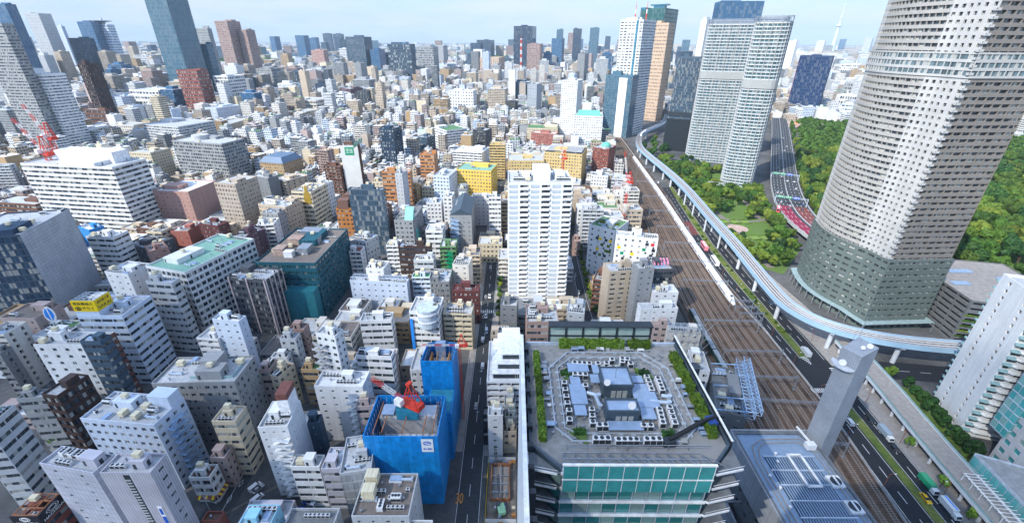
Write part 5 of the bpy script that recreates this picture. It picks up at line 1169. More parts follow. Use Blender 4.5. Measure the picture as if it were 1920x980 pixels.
# ------------------------------------------------------------------ pedestrian deck
DECK=smooth([(183,197),(180.5,176),(178.5,160),(175,140),(171.8,119),(169.2,99),(166.5,75),(163,45)],5)
def footbridge():
    t=thing('footbridge','elevated pedestrian deck with glass railings above the pavement','footbridge'); z=6.0
    strip(DECK,-5,5,z).build('deck','paving',t)
    m=strip(DECK,-4.6,4.6,z-1.0); m.build('soffit','concrete',t)
    for o_ in(-5.1,5.1):
        m=MB(); pp=off_path(DECK,o_)
        for i in range(len(pp)-1): m.bar((*pp[i],z-.35),(*pp[i+1],z-.35),.25,1.3)
        m.build('edge_beam','pale_concrete',t)
        m=MB(); g=MB()
        for i in range(len(pp)-1): g.bar((*pp[i],z+.85),(*pp[i+1],z+.85),.05,.95); m.bar((*pp[i],z+1.4),(*pp[i+1],z+1.4),.1,.08); m.bar((*pp[i],z+.3),(*pp[i],z+1.4),.1)
        r=m.build('railing','steel',t); g.build('glass_panel','teal_glass_pale',r)
    for i in range(1,len(DECK)-1,2):
        m=MB(); p=off_path(DECK,3)[i]; m.cyl((*p,0),(*p,z-1),.6,.6,12); m.build('support_column','pale_concrete',t)
    m=MB(); pp=[np.array(p) for p in DECK if p[1]<112]
    for o_ in(-2.0,2.0):
        q=off_path(pp,o_)
        for i in range(len(q)-1): m.bar((*q[i],z+3.4),(*q[i+1],z+3.4),.3,.3)
    for i in range(len(pp)-1):
        for f in(0,.33,.66):
            c=pp[i]+(pp[i+1]-pp[i])*f; m.bar((c[0]-2.8,c[1]+.5,z+3.55),(c[0]+4,c[1]-.5,z+3.55),.16)
        m.bar((pp[i][0]-1.9,pp[i][1]+.4,z),(pp[i][0]-1.9,pp[i][1]+.4,z+3.4),.2)
    m.build('canopy_frame','white_paint',t)
footbridge()
# ------------------------------------------------------------------ big residential tower
def poly_tower(name,label,cat,parts,loc=(0,0,0)):
    t=thing(name,label,cat,loc); return t
def ring_rows(t,gl,rows,col,name='window_row'):
    me=gl.mesh(name,['glass'])
    for z in rows: link(name,me,t,(0,0,z),col)
def big_tower():
    t=thing('residential_skyscraper','huge curved residential tower with white balcony bands on a green-grey base','skyscraper')
    arc=[(205.5-6.0*math.sin(PI*k/9),280-k*(50/9)) for k in range(10)]
    pts=[(207.5,217),(243,219),(246,282)]+arc+[(206.2,224)]
    N=len(pts); sd=[(4.4,.1,2),(5,.3,2),(6,.4,1)]+[(2.9,.06,1)]*9+[(3,.55,0),(3.3,.6,0)]
    sd=sd[:N]; sd[3]=(2.6,.55,0); sd[11]=(2.6,.5,0)
    M=['m_white','m_band','m_brown','m_green']
    wl,gl,rows,rin=facade(pts,172,40,.36,.5,1.0,sd,2.2,44.0,'rows',2)
    wl.build('balcony_facade',M,t); ring_rows(t,gl,rows,(.04,.055,.07,.9))
    big=offset_poly(pts,-1.0); sg=[(s[0],max(.3,s[1]),3) for s in sd]
    wl,gl,rows,_=facade(big,45.5,12,.36,.42,.8,[(4.2,.34,3)]*N,.6,0,'rows',2); wl.build('base_facade',M,t); ring_rows(t,gl,rows,(.06,.07,.07,.9))
    m=MB(); m.prism(big,45.4,45.5); m.build('base_terrace','concrete',t)
    col=offset_poly(pts,-.5); wl,gl,rows,_=facade(col,148.2,3,.3,.62,.35,[(3.2,.1,0)]*N,.5,138,'rows',2); wl.build('collar_facade',M,t); ring_rows(t,gl,rows,(.1,.15,.17,.8))
    m=MB(); m.prism(rin,171.8,172); m.box(214,236,228,268,172,178); m.build('roof','concrete',t)
    # lattice wall and corner balconies
    m=MB(); 
    for k in range(38): z=46.5+k*3.2; m.box(206.3,208.4,216.4,218,z,z+.2); m.box(206.3,206.42,216.4,218,z+.2,z+1.1); m.box(206.3,208.4,216.4,216.5,z+.2,z+1.1)
    m.build('corner_balcony','m_white',t)
    m=MB(); cn=offset_poly(pts,-4.5)
    m.prism(cn,6.0,6.4); m.build('entrance_canopy','canopy_pale',t)
    m=MB()
    for k,p in enumerate(cn): m.cyl((p[0],p[1],0),(p[0],p[1],6),.3,.3,8)
    m.build('canopy_post','steel',t)
plain('canopy_pale',(.27,.36,.37),.4)
big_tower()
def terrace_block():
    t=thing('terraced_car_park','dark terraced building with planted ledges behind the big tower','building')
    pts=[(250,205),(300,190),(312,250),(258,262)]; wl,gl,rows,rin=facade(pts,27,8,.3,.55,1.6,[(9,.04,0)]*4,.6,0,'rows',1); wl.build('wall','dark_concrete',t); ring_rows(t,gl,rows,(.02,.025,.03,0),'opening_row')
    m=MB(); m.poly([(p[0],p[1],27) for p in rin]); m.build('roof','paving',t)
    for k in range(6): z=rows[k]-.1; lf=leaf_box(250.4,205.0,299.6,190.3,z,.7,.7); lf.build('planter','leaves',t)
    for (x,y,a,b_) in((262,225,10,4),(280,215,12,3),(275,240,14,4),(292,228,6,8)): m=MB(); m.box(x-a/2,x+a/2,y-b_/2,y+b_/2,27.05,27.6); m.build('roof_light','unit_blue',t)
def leaf_quad(mb,c,s,rnd,nrm=None,m=0):
    if nrm is None: nrm=Vector((rnd.gauss(0,1),rnd.gauss(0,1),rnd.gauss(0,1)+.6))
    nrm=nrm.normalized(); x=nrm.orthogonal().normalized(); x.rotate(Matrix.Rotation(rnd.uniform(0,6.28),3,nrm)); y=nrm.cross(x); c=Vector(c); s2=s*rnd.uniform(.6,1.0)
    mb.quad(tuple(c-x*s-y*s2*.6),tuple(c+x*s*.8-y*s2),tuple(c+x*s+y*s2*.7),tuple(c-x*s*.7+y*s2),m)
def leaf_box(x0,y0,x1,y1,z0,w,h,dens=9,s=.28,seed=1):
    rnd=random.Random(seed+int(x0*7+y0*3)); mb=MB(); L=math.hypot(x1-x0,y1-y0); ux,uy=(x1-x0)/L,(y1-y0)/L
    # inner dark mass
    a=w/2*.8; p=[(x0-uy*-a,y0-ux*a),(x1-uy*-a,y1-ux*a),(x1+uy*-a,y1+ux*a),(x0+uy*-a,y0+ux*a)]
    mb.prism(p,z0,z0+h*.88)
    for _ in range(int(L*(w+2*h)*dens)):
        u=rnd.uniform(0,L); k=rnd.uniform(0,w+2*h)
        if k<h: q,zz,n=-w/2,k,Vector((uy,-ux,.3))
        elif k<h+w: q,zz,n=k-h-w/2,h,Vector((0,0,1))
        else: q,zz,n=w/2,k-h-w,Vector((-uy,ux,.3))
        bump=.18*math.sin(u*1.3+x0)+rnd.uniform(-.12,.15)
        n=n+Vector((rnd.gauss(0,.5),rnd.gauss(0,.5),rnd.gauss(0,.4)))
        leaf_quad(mb,(x0+ux*u-uy*q*(1+bump*.3),y0+uy*u+ux*q*(1+bump*.3),z0+zz+(bump if zz>=h*.9 else 0)),s,rnd,n)
    return mb
terrace_block()
def rounded(pts,r,n=4):
    out=[]; N=len(pts)
    for i in range(N):
        p=np.array(pts[i]);a=np.array(pts[i-1])-p;b=np.array(pts[(i+1)%N])-p; a=a/np.hypot(*a);b=b/np.hypot(*b)
        if not r[i]: out.append(tuple(p)); continue
        s,e=p+a*r[i],p+b*r[i]
        for k in range(n+1): t=k/n; out.append(tuple(s*(1-t)**2+2*p*t*(1-t)+e*t*t))
    return out
def twin(label,p0,p1,dep_,rr,h):
    t=thing('residential_skyscraper',label,'skyscraper'); p0=np.array(p0,float);p1=np.array(p1,float); e=(p1-p0)/np.hypot(*(p1-p0)); n=np.array([-e[1],e[0]])
    pts=rounded([tuple(p0),tuple(p1),tuple(p1+n*dep_),tuple(p0+n*dep_)],rr)
    L=[math.hypot(pts[(i+1)%len(pts)][0]-pts[i][0],pts[(i+1)%len(pts)][1]-pts[i][1]) for i in range(len(pts))]
    sd=[(4.2,.1,0) if l>8 else (3.4,.05,0) for l in L]
    wl,gl,rows,rin=facade(pts,h,48,.24,.68,.9,sd,1.5,0,'full',2); wl.build('balcony_facade','twin_white',t); gl.build('glazing','glass',t,col=(.05,.12,.14,.4))
    band=offset_poly(pts,-.7); m=MB(); m.prism(band,h*.635,h*.685); m.build('louvre_band','louvre_grey',t)
    crown=offset_poly(pts,-.3); m=MB(); m.prism(crown,h+1.5,h+2); m.prism(offset_poly(pts,3),h,h+6); 
    for p in crown: m.bar((p[0],p[1],h),(p[0],p[1],h+7),.4)
    for i in range(len(crown)): m.bar((*crown[i],h+6.5),(*crown[(i+1)%len(crown)],h+6.5),.5)
    m.build('roof_frame','steel',t)
    # white fins in front
    m=MB()
    for i,l in enumerate(L):
        if l<8: continue
        a=np.array(pts[i]);b=np.array(pts[(i+1)%len(pts)]); k=max(2,round(l/8.4)); d=(b-a)/l; nn=np.array([d[1],-d[0]])
        for j in range(k+1):
            c=a+(b-a)*j/k+nn*.3; m.bar((*c,2),(*c,h+3),.6,.5)
    m.build('fin','m_white',t)
plain('louvre_grey',(.33,.34,.33),.6,0,.2,2)
twin('twin residential tower with white grid balconies, the wider rear one',(249,638),(299,616),30,[9,0,0,0],172)
twin('twin residential tower with rounded glassy edges, the nearer slimmer one',(249,517),(279,500),26,[9,9,0,0],170)
# ------------------------------------------------------------------ slab tower, terminal roof, white slab and glass block at the lower right
def pylon():
    t=thing('slab_tower','blank grey slab tower with dishes on its sloping top','tower')
    B=np.array([100.9,101.2]);C=np.array([106.8,103.4]);A=np.array([98.9,106.6]); D=C+A-B
    pts=[B,C,D,A]; m=MB(); top=[71.4,73,73,70.8]; i=len(m.v)
    m.v+=[(*p,0) for p in pts]+[(*p,z) for p,z in zip(pts,top)]
    for k in range(4): l=(k+1)%4; m.f.append((i+k,i+l,i+4+l,i+4+k)); m.m.append(0); m.uv.append(None)
    m.f.append((4,5,6,7)); m.m.append(0); m.uv.append(None)
    m.build('shaft','slab_tile',t)
    m=MB(); w=(A-B)/np.hypot(*(A-B)); o=np.array([w[1],-w[0]])*-1
    c=(A*.62+B*.38); 
    nrm=np.array([-(C-B)[0],-(C-B)[1]]); nrm/=np.hypot(*nrm)
    P0=c+nrm*.1; arc=[tuple(P0+w*math.cos(q)*3.4+nrm*math.sin(q)*2.6) for q in np.linspace(0,PI,9)]
    m.prism([*arc][::-1] if False else arc,65.6,66.2); m.build('dish_platform','pale_concrete',t)
    for (f,g,z,r) in((.75,.5,69.5,1.0),(.6,.2,66.6,1.0),(.55,.75,70.5,.7),(.2,.6,73,.8),(.3,.3,72.6,.6)):
        c=A+(B-A)*(1-f)+(C-B)*g if z>67 else P0+nrm*1.0; m=MB(); m.cyl((c[0],c[1],z-.6),(c[0],c[1],z+.6),.08); m.cyl((c[0]-.2,c[1]-.2,z+.6),(c[0]-.35,c[1]-.5,z+.8),.25*r,r,12); m.build('satellite_dish','unit_white',t)
    m=MB(); c=D; m.cyl((*c*1.0,72),(*c*1.0,84),.08,.04,6); m.cyl((*(D*.6+A*.4),70),(*(D*.6+A*.4),79),.07,.03,6); m.build('aerial','steel',t)
def tile_mat():
    m,nt,nd,lk,b=newmat('slab_tile'); setp(b,.55,0,.35); uv=nd.new('ShaderNodeUVMap'); br=nd.new('ShaderNodeTexBrick'); lk.new(uv.outputs[0],br.inputs['Vector']); br.offset=0; br.inputs['Scale'].default_value=1; br.inputs['Brick Width'].default_value=.6; br.inputs['Row Height'].default_value=.45; br.inputs['Mortar Size'].default_value=.06
    br.inputs['Color1'].default_value=(.36,.39,.43,1); br.inputs['Color2'].default_value=(.32,.35,.4,1); br.inputs['Mortar'].default_value=(.22,.24,.27,1); tc=nd.new('ShaderNodeTexCoord')
    lk.new(mul(nd,lk,br.outputs['Color'],mapr(nd,lk,noise(nd,lk,tc.outputs['Object'],.2,6),.3,.7,.88,1.1)),b.inputs['Base Color'])
tile_mat(); pylon()
def terminal():
    t=thing('terminal_building','blue-grey louvred plant roof of the terminal building beside the tracks','building'); h=35
    pts=[(74,30),(100,30),(100,99.5),(96.5,107),(74,107)]
    wl,gl,rows,rin=facade(pts,h,7,.5,.3,.4,[(6,.5,0),(6,.4,0),(6,.6,0),(6,.5,0),(5,.7,0)],.5,0,'rows',2,1.0); wl.build('wall','dark_concrete',t); ring_rows(t,gl,rows,(.04,.05,.06,.4)); m=MB(); m.box(73.6,73.9,31,106.8,25,35.9); m.box(73.75,99.8,107.1,107.4,10,35.9); m.build('parapet_panel','panel_grey',t)
    m=MB(); m.poly([(p[0],p[1],h) for p in rin]); m.build('roof_deck','deck_blue',t)
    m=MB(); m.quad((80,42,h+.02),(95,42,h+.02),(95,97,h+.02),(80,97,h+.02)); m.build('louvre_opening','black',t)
    for j in range(11):
        y0=42+j*5; m=MB()
        for k in range(19): x=80.2+k*.8; m.box(x,x+.42,y0+.1,y0+4.8,h+.15,h+.4)
        m.build('louvre_panel','deck_blue',t)
    for j in range(12): m=MB(); m.box(79.6,95.6,42+j*5-.15,42+j*5+.15,h+.1,h+.65); m.build('louvre_beam','pale_steel',t)
    for (x,y) in((96.4,88),(96.4,80),(96.4,71),(96.4,62)):
        m=MB(); m.box(x-1.9,x+1.9,y-1.9,y+1.9,h+.1,h+1.0); m.cyl((x,y,h+1),(x,y,h+1.25),1.5,1.5,16,1); m.box(x-.25,x+.25,y-1.6,y+1.6,h+1.25,h+1.45); m.build('cooling_fan',['unit_white','dark_metal'],t)
    m=MB(); 
    for x in(87,91): m.box(x-.25,x+.25,86,97,h+1,h+1.5)
    for y in(86,97): m.box(86.8,91.2,y-.25,y+.25,h+1,h+1.5)
    m.build('hoist_frame','white_paint',t)
    m=MB(); pp=[(76.5,40),(76.5,95),(78,101),(82,103.5),(95,104),(98,99),(98,40)]
    for o_ in(0,1.4):
        q=[(x+(o_ if x<80 else -o_ if x>90 else 0),y-(o_ if y>99 else 0)) for x,y in pp]
        for i in range(len(q)-1): m.bar((*q[i],h+.5),(*q[i+1],h+.5),.22)
    m.build('gondola_rail','rail_brown',t)
    for x,y in((78,90),(79,86),(78.5,80),(84,98),(83,95)): m=MB(); m.cyl((x,y,h),(x,y,h+.7),.3,.3,8); m.cyl((x,y,h+.7),(x,y,h+.9),.45,.45,8); m.build('vent','unit_white',t)
    for k in range(6): m=MB(); m.box(66,73.9,52+k*8,52.5+k*8,20,20.5); m.build('link_beam','steel',t)
    m=MB(); m.box(71.2,71.8,35,100,0,16); m.build('side_wall','panel_grey',t)
    r=thing('roof_gondola','white roof gondola crane parked beside the slab tower','roof crane',(96.2,100.4,h)); m=MB(); m.box(-1.4,1.4,-1,1,.4,2.4); m.build('cabin','unit_white',r); m=MB(); m.bar((0,0,2.4),(-2.5,5,4.6),.5); m.build('arm','unit_white',r); m=MB(); m.box(-1.2,1.2,-.8,.8,0,.4); m.build('base','dark_metal',r)
plain('deck_blue',(.24,.33,.45),.5,0.2,.12,.8); plain('rail_brown',(.3,.25,.2),.6); terminal()
def white_slab():
    t=thing('apartment_tower','white apartment slab with zigzag balconies at the edge of the junction','apartment tower')
    B=np.array([195.,139.]);A=np.array([202.,160.]);n=np.array([.95,-.31]); C=B+n*30; D=A+n*30; h=67; pts=[tuple(B),tuple(C),tuple(D),tuple(A)]
    wl,gl,rows,rin=facade(pts,h,21,.36,.5,.5,[(5,.3,0),(6,.7,0),(6,.5,0),(10.5,.86,0)],1,0,'rows',2); wl.build('wall','wall',t,col='white'); ring_rows(t,gl,rows,(.04,.05,.06,.9))
    m=MB(); m.poly([(p[0],p[1],h) for p in rin]); m.build('roof','roofing',t,col='lgrey'); m=MB(); c=(B+D)/2; m.box(-4,4,-4,4,0,3.5); m.build('roof_cabin','white_paint',t,(c[0],c[1],h),rz=R(-18))
    e=(C-B)/30; o=np.array([e[1],-e[0]])
    for k in range(1,21):
        z=k*h/21; m=MB(); 
        a=B+e*2.6; b_=B+e*29.5; q=[tuple(a),tuple(a+o*1.5+e*1.5),tuple(b_+o*1.5),tuple(b_)]; q=[q[0],q[1],q[2],q[3]]
        m.prism(q,z-.15,z+.1); m.prism([q[1],q[2],tuple(np.array(q[2])-o*.12),tuple(np.array(q[1])-o*.12)],z+.1,z+1.15); m.build('balcony','white_paint',t)
        m=MB(); g=B+e*.1; m.prism([tuple(g),tuple(g+o*.8),tuple(g+o*1.3+e*2.4),tuple(g+e*2.4)],z,z+1.0); m.build('corner_balcony','teal_glass_pale',t)
        m=MB(); g=A; m.prism([tuple(g-e*.4),tuple(g-e*.4+np.array([.32,.95])*1.0),tuple(g+np.array([.32,.95])*1.0),tuple(g)][::-1],z,z+1.0); m.build('corner_balcony','teal_glass_pale',t)
    m=MB(); m.prism([tuple(B+e*30.1),tuple(C+e*7+o*2),tuple(C+e*7-o*18),tuple(C-o*18+e*.1)],0,h-4); m.build('stair_core','mid_concrete',t)
plain('mid_concrete',(.25,.27,.29),.8); white_slab()
def glass_block():
    t=thing('office_tower','stone-gridded office tower with teal windows and a glass lobby','office tower')
    NW=np.array([197.,127.]);SW=np.array([184.,58.]);e=np.array([.98,-.185]); pts=[tuple(SW),tuple(SW+e*40),tuple(NW+e*40),tuple(NW)]
    wl,gl,rows,rin=facade(pts,76,17,.22,.5,.5,[(4.6,.4,0),(5,.4,0),(4.6,.3,0),(4.6,.42,0)],1,0,'rows',1); wl.build('wall','wall',t,col=(.46,.47,.5)); ring_rows(t,gl,rows,(.05,.25,.26,.35))
    m=MB(); m.poly([(p[0],p[1],76) for p in rin]); m.build('roof','roofing',t,col='lgrey')
    nn=np.array([.185,.98]); b=[tuple(NW-nn*1.5+np.array([-.9,.1])),tuple(NW+e*9-nn*.5),tuple(NW+e*9+nn*6),tuple(NW+nn*6+np.array([-.9,.1]))]
    wl,gl,rows,rin=facade(b,76,17,.08,.86,.08,[(2.2,.05,0)]*4,.8,12,'full',1); wl.build('glass_bay','pale_steel',t); gl.build('bay_glazing','glass',t,col=(.06,.32,.33,.3))
    lob=[(171.5,66),(190,62),(193,112),(178.5,119)]
    wl,gl,rows,rin=facade(lob,11,2,.1,.8,.1,[(3,.05,0)]*4,.6,0,'full',2); wl.build('lobby_frame','pale_steel',t); gl.build('lobby_glazing','glass',t,col=(.1,.42,.42,.2)); m=MB(); m.poly([(p[0],p[1],11) for p in rin]); m.build('lobby_roof','mid_concrete',t)
glass_block()
# ------------------------------------------------------------------ roof-garden office right below the viewpoint
def c3(x,y): return 960+x/2.723,620+y/2.723
def roof_garden_office():
    Z=80.0; t=thing('office_tower','teal glass office tower with a crowded plant roof and clipped hedges','office tower')
    pts=[(9.5,56),(37.5,56),(43.5,62),(43.5,95),(3.6,95),(3.6,62)]
    wl,gl,rows,rin=facade(pts,Z,20,.08,.87,.2,[(2.9,.035,0),(2.8,.12,1),(3,.3,1),(3,.3,0),(3,.3,1),(2.8,.12,1)],.9,0,'rows',1,.45)
    wl.build('wall',['pale_steel','slate_clad'],t); ring_rows(t,gl,rows[8:],(.03,.19,.19,.35))
    m=MB(); m.poly([(p[0],p[1],Z) for p in rin]); m.build('roof','roof_gravel',t)
    for k in range(10,21):   # projecting white floor edges and the recessed corner balconies
        z=k*4.0; m=MB(); m.box(9.3,37.7,55.55,55.95,z-.12,z+.28); m.build('floor_edge','white_paint',t)
        for s in(-1,1):
            m=MB()
            if s<0: q=[(3.3,61.7),(3.3,56.8),(8.6,55.6),(9.3,55.9)]
            else: q=[(37.7,55.9),(38.4,55.6),(43.8,56.8),(43.8,61.7)]
            m.prism(q,z-.1,z+.12); m.build('balcony','dark_concrete',t); m=MB(); a,b=q[1],q[2]; m.bar((*a,z+.15),(*b,z+.15),.16,.5); m.bar((*q[0],z+.15),(*a,z+.15),.16,.5); m.bar((*a,z+1.1),(*b,z+1.1),.06,.08); m.build('balcony_edge','white_paint',t)
    g=MB(); g.box(9.6,37.4,55.0,55.12,Z-3.9,Z+3.2); g.build('glass_screen','teal_glass',t)
    m=MB()
    for k in range(11): x=9.6+k*2.78; m.box(x-.05,x+.05,54.93,55.0,Z-3.9,Z+3.2)
    m.box(9.4,37.6,54.85,55.3,Z+3.2,Z+3.5); m.box(9.4,37.6,54.88,54.99,Z-.6,Z-.35); m.build('screen_frame','white_paint',t)
    m=MB()
    for k in range(13):
        x=10+k*2.25; m.bar((x,55.3,Z+2.9),(x,60,Z+.3),.14); m.bar((x,60,Z+.3),(x+2.25,55.3,Z+2.9),.1); m.bar((x,55.4,Z+.4),(x,60.3,Z+.4),.12)
    for y,z in((55.4,Z+2.9),(57.8,Z+1.6),(60.2,Z+.4)): m.bar((10,y,z),(37,y,z),.16)
    m.build('truss','steel',t)
    m=MB(); m.box(2.2,3.1,40,96,0,Z+2.5); m.build('side_wall','white_paint',t)
    m=MB()
    for y in range(46,96,5): m.box(3.1,4.4,y-.5,y+.5,Z-14,Z+1.8)
    m.build('buttress','dark_metal',t)
    m=MB(); m.box(43.6,43.9,62,97,0,Z+1.6); m.box(43.55,43.95,62,97,Z+1.6,Z+1.8,1); m.build('side_wall',['dark_metal','white_paint'],t)
    # cleaning-gondola rails: two chamfered rings
    for d_,w_ in((0,.3),(2.0,.22)):
        q=[(12.5+d_*.4,63+d_),(35+d_*-.4,63+d_),(38.4-d_,66.5),(38.4-d_,85),(33.5-d_*.4,91.3-d_),(14.5+d_*.4,91.3-d_),(9.2+d_,85),(9.2+d_,66.5)]; m=MB()
        for i in range(8): m.bar((*q[i],Z+.35),(*q[(i+1)%8],Z+.35),w_,.35)
        for i in range(8):
            a=np.array(q[i]);b=np.array(q[(i+1)%8]); n=max(1,int(np.hypot(*(b-a))/2.6))
            for k in range(n): c=a+(b-a)*(k+.5)/n; m.box(c[0]-.5,c[0]+.5,c[1]-.35,c[1]+.35,Z,Z+.3)
        m.build('gondola_rail','rail_grey',t)
    P=lambda x,y: at(*c3(x,y),Z)
    def block(x0,x1,yf,yt,yb,name,mat,cap):
        a=P(x0,yf);b=P(x1,yf); u,v=c3((x0+x1)/2,yt); d=ray(u,v); s=a[1]/d[1]; zt=CAMZ+d[2]*s; bk=at(*c3((x0+x1)/2,yb),zt)[1]
        m=MB(); m.box(a[0],b[0],a[1],bk,Z,zt); m.box(a[0]-.15,b[0]+.15,a[1]-.15,a[1]+.15,zt-.3,zt+.35); m.box(a[0]-.15,b[0]+.15,bk-.15,bk+.15,zt-.3,zt+.35); m.box(a[0]-.15,a[0]+.15,a[1]+.15,bk-.15,zt-.3,zt+.35); m.box(b[0]-.15,b[0]+.15,a[1]+.15,bk-.15,zt-.3,zt+.35)
        m.quad((a[0]+.15,a[1]+.15,zt+.02),(b[0]-.15,a[1]+.15,zt+.02),(b[0]-.15,bk-.15,zt+.02),(a[0]+.15,bk-.15,zt+.02),1)
        for k in range(3): x=a[0]+(b[0]-a[0])*(.35+.2*k); m.box(x-.5,x+.5,a[1]-.05,a[1],Z+.3,Z+2.3,2)
        o=m.build(name,[mat,cap,'louvre_grey'],t); return a,b,zt,bk
    b1_=block(462,608,345,280,188,'roof_cabin','slate_clad','unit_blue'); b2_=block(480,642,476,412,352,'roof_cabin','slate_clad','unit_blue')
    for x0,y0,x1,y1,z in((285,190,382,232,1.6),(300,248,342,290,1.2),(304,293,366,396,1.4),(320,402,372,452,1.4),(402,246,436,287,1.5),(612,252,656,287,1.5),(636,292,708,412,1.3),(660,416,716,472,1.4),(492,482,656,526,1.3),(412,196,434,240,1.5)):
        a=P(x0,y1);b=P(x1,y0); m=MB(); m.box(a[0],max(b[0],P(x1,y1)[0]),a[1],b[1],Z+z-.25,Z+z)
        for x in(a[0]+.1,P(x1,y1)[0]-.1):
            for y in(a[1]+.1,b[1]-.1): m.box(x-.06,x+.06,y-.06,y+.06,Z,Z+z-.25)
        m.build('duct_cover','unit_blue',t)
    rows_=[(265,288,281,392,4),(290,430,292,478,2),(405,425,409,490,3),(318,186,392,190,4),(320,244,372,247,3),(436,190,480,188,2),(508,170,508,170,1),(560,180,602,190,2),(684,258,708,322,4),(740,266,762,322,4),(748,425,764,492,4),(800,415,826,494,4),(444,506,474,506,2),(425,574,486,574,3),(540,580,630,580,4),(684,578,746,578,3),(668,508,702,508,2),(372,303,372,318,1),(560,165,585,168,2)]
    for x0,y0,x1,y1,n in rows_:
        for k in range(n):
            f=k/(n-1) if n>1 else 0; x,y=P(x0+(x1-x0)*f,y0+(y1-y0)*f); link('air_conditioner',EQ['air_conditioner'],t,(x,y,Z),scale=(1.12,1.15,1.25))
    for x,y,z,r in((462,185,0,.8),(497,185,0,.8),(532,185,0,.8),(484,258,b1_[2]-Z,.75),(610,375,b2_[2]-Z,.85)):
        p=at(*c3(x,y),Z+z+1); m=MB(); m.cyl((0,0,0),(0,0,.9),.07); m.cyl((0,0,.9),(0,-.45,1.1),.2*r,r,14); m.build('satellite_dish','unit_white',t,(p[0],p[1],Z+z))
    m=MB(); p=at(*c3(527,240),b1_[2]); m.cyl((*p,b1_[2]),(*p,b1_[2]+13),.08,.03,6); m.build('aerial','steel',t)
    for (x0,y0,x1,y1) in((380,330,440,345),(425,345,448,400),(700,375,800,382),(760,345,800,352)):
        a=P(x0,y0);b=P(x1,y1); m=MB(); m.cyl((*a,Z+.9),(*b,Z+.9),.45,.45,10); m.cyl((*b,Z+.0),(*b,Z+1.4),.5,.5,10); m.build('duct','pale_steel',t)
    for q in([(282,512),(385,586),(382,508),(330,500)],[(622,192),(640,244),(722,248),(700,212)],[(262,205),(262,245),(285,250),(285,200)],[(760,520),(770,560),(840,540),(820,525)]):
        m=MB(); g=[P(*p) for p in q]; m.prism([*g],Z,Z+.35); o=m.build('planting_bed','grass',t)
        c=np.mean(g,axis=0); lf=leaf_box(c[0]-1.2,c[1],c[0]+1.2,c[1]+.1,Z+.3,1.3,.8,12,.2); lf.build('shrub','dark_leaves',t)
    m=MB()
    rnd=random.Random(3)
    for _ in range(80):
        x=rnd.uniform(8,39.5);y=rnd.uniform(63.5,92.5); m.box(x-.25,x+.25,y-.2,y+.2,Z,Z+rnd.uniform(.2,.6))
    for x in(13.5,18.2,26.8,31.5,34): m.bar((x,66,Z+.25),(x,88,Z+.25),.14)
    for y in(70,76,83,88.5): m.bar((12,y,Z+.3),(36,y,Z+.3),.12)
    m.build('pipework','steel',t)
    for k in range(44):
        side=k%4; f=rnd.random()
        x,y=((8.0+rnd.uniform(-.4,.5),64+f*25) if side==0 else (39.6+rnd.uniform(-.4,.4),65+f*24) if side==1 else (11+f*26,63.2+rnd.uniform(-.6,.5)) if side==2 else (12+f*24,92.3+rnd.uniform(-.3,.3)))
        m=MB(); a,b,c=rnd.uniform(.35,.9),rnd.uniform(.3,.7),rnd.uniform(.4,1.2); m.box(-a,a,-b,b,0,c); m.box(-a*.8,a*.8,-b-.02,-b,c*.2,c*.8,1); m.build('plant_unit',[rnd.choice(['unit_white','steel','louvre_grey','unit_blue']),'dark_metal'],t,(x,y,Z))
    for k in range(7): m=MB(); x=11+k*4; m.bar((x,61.2,Z),(x,61.2,Z+1.4),.1); m.bar((x,61.2,Z+1.4),(x+4,61.2,Z+1.4),.1); m.bar((x,61.2,Z+.7),(x+4,61.2,Z+.7),.07); m.build('railing','steel',t)
    # glazed screen on the far side of the roof
    m=MB(); g=MB(); y=96.5
    for k in range(7): x=10+k*4.5; m.box(x-.22,x+.22,y-.3,y+.3,Z-6,Z+5.2)
    for z in(Z-1.5,Z+1.9,Z+5.0): m.box(9.8,37.2,y-.25,y+.25,z-.18,z+.18)
    for k in range(6): g.box(10.3+k*4.5,14.2+k*4.5,y-.06,y+.06,Z-6,Z+4.8)
    m.box(9.8,37.2,y-1.2,y+1.5,Z+5.2,Z+5.45); m.build('glazed_frame','dark_metal',t); g.build('frame_glazing','frosted',t)
    # hedges and the gondola arm stand on the terrace
    for (a,b,w_,h_,lab) in(((6.4,63),(6.4,74),1.3,1.7,'clipped hedge on the roof terrace beside the white wall, front length'),((6.4,75),(6.4,81),1.2,1.6,'short clipped hedge on the terrace beside the white wall, middle length'),((6.3,82),(6.3,90.5),1.3,1.7,'clipped hedge on the roof terrace beside the white wall, back length'),
        ((12.5,94),(29.5,94),1.7,2.0,'long bright hedge along the far roof edge before the glazed screen'),((30.5,94),(36.5,94),1.7,1.9,'short bright hedge at the far roof edge by the turquoise roof'),((41.0,90),(41.2,77),1.8,2.0,'long clipped hedge on the terrace edge toward the tracks'),((41.2,75.5),(41.0,64),1.9,1.9,'clipped hedge on the terrace by the dark gondola arm')):
        tag(leaf_box(a[0],a[1],b[0],b[1],Z,w_,h_,16,.24).build('hedge','hedge_leaves'),lab,'hedge','hedges on the roof terrace')
    r=thing('gondola_arm','black telescopic gondola arm reaching over the roof corner','roof crane',(31.5,62.6,Z),R(8)); m=MB(); m.box(-1.2,1.2,-.8,.8,0,1.4); m.build('base','dark_metal',r); m=MB(); m.bar((0,0,1.3),(8.5,2.6,2.6),.7); m.bar((8.5,2.6,2.6),(11.5,3.2,2.9),.45); m.build('arm','black',r); m=MB(); m.box(9.5,11.5,2,4.2,.6,2.2); m.build('winch','sign_navy',r)
    return t
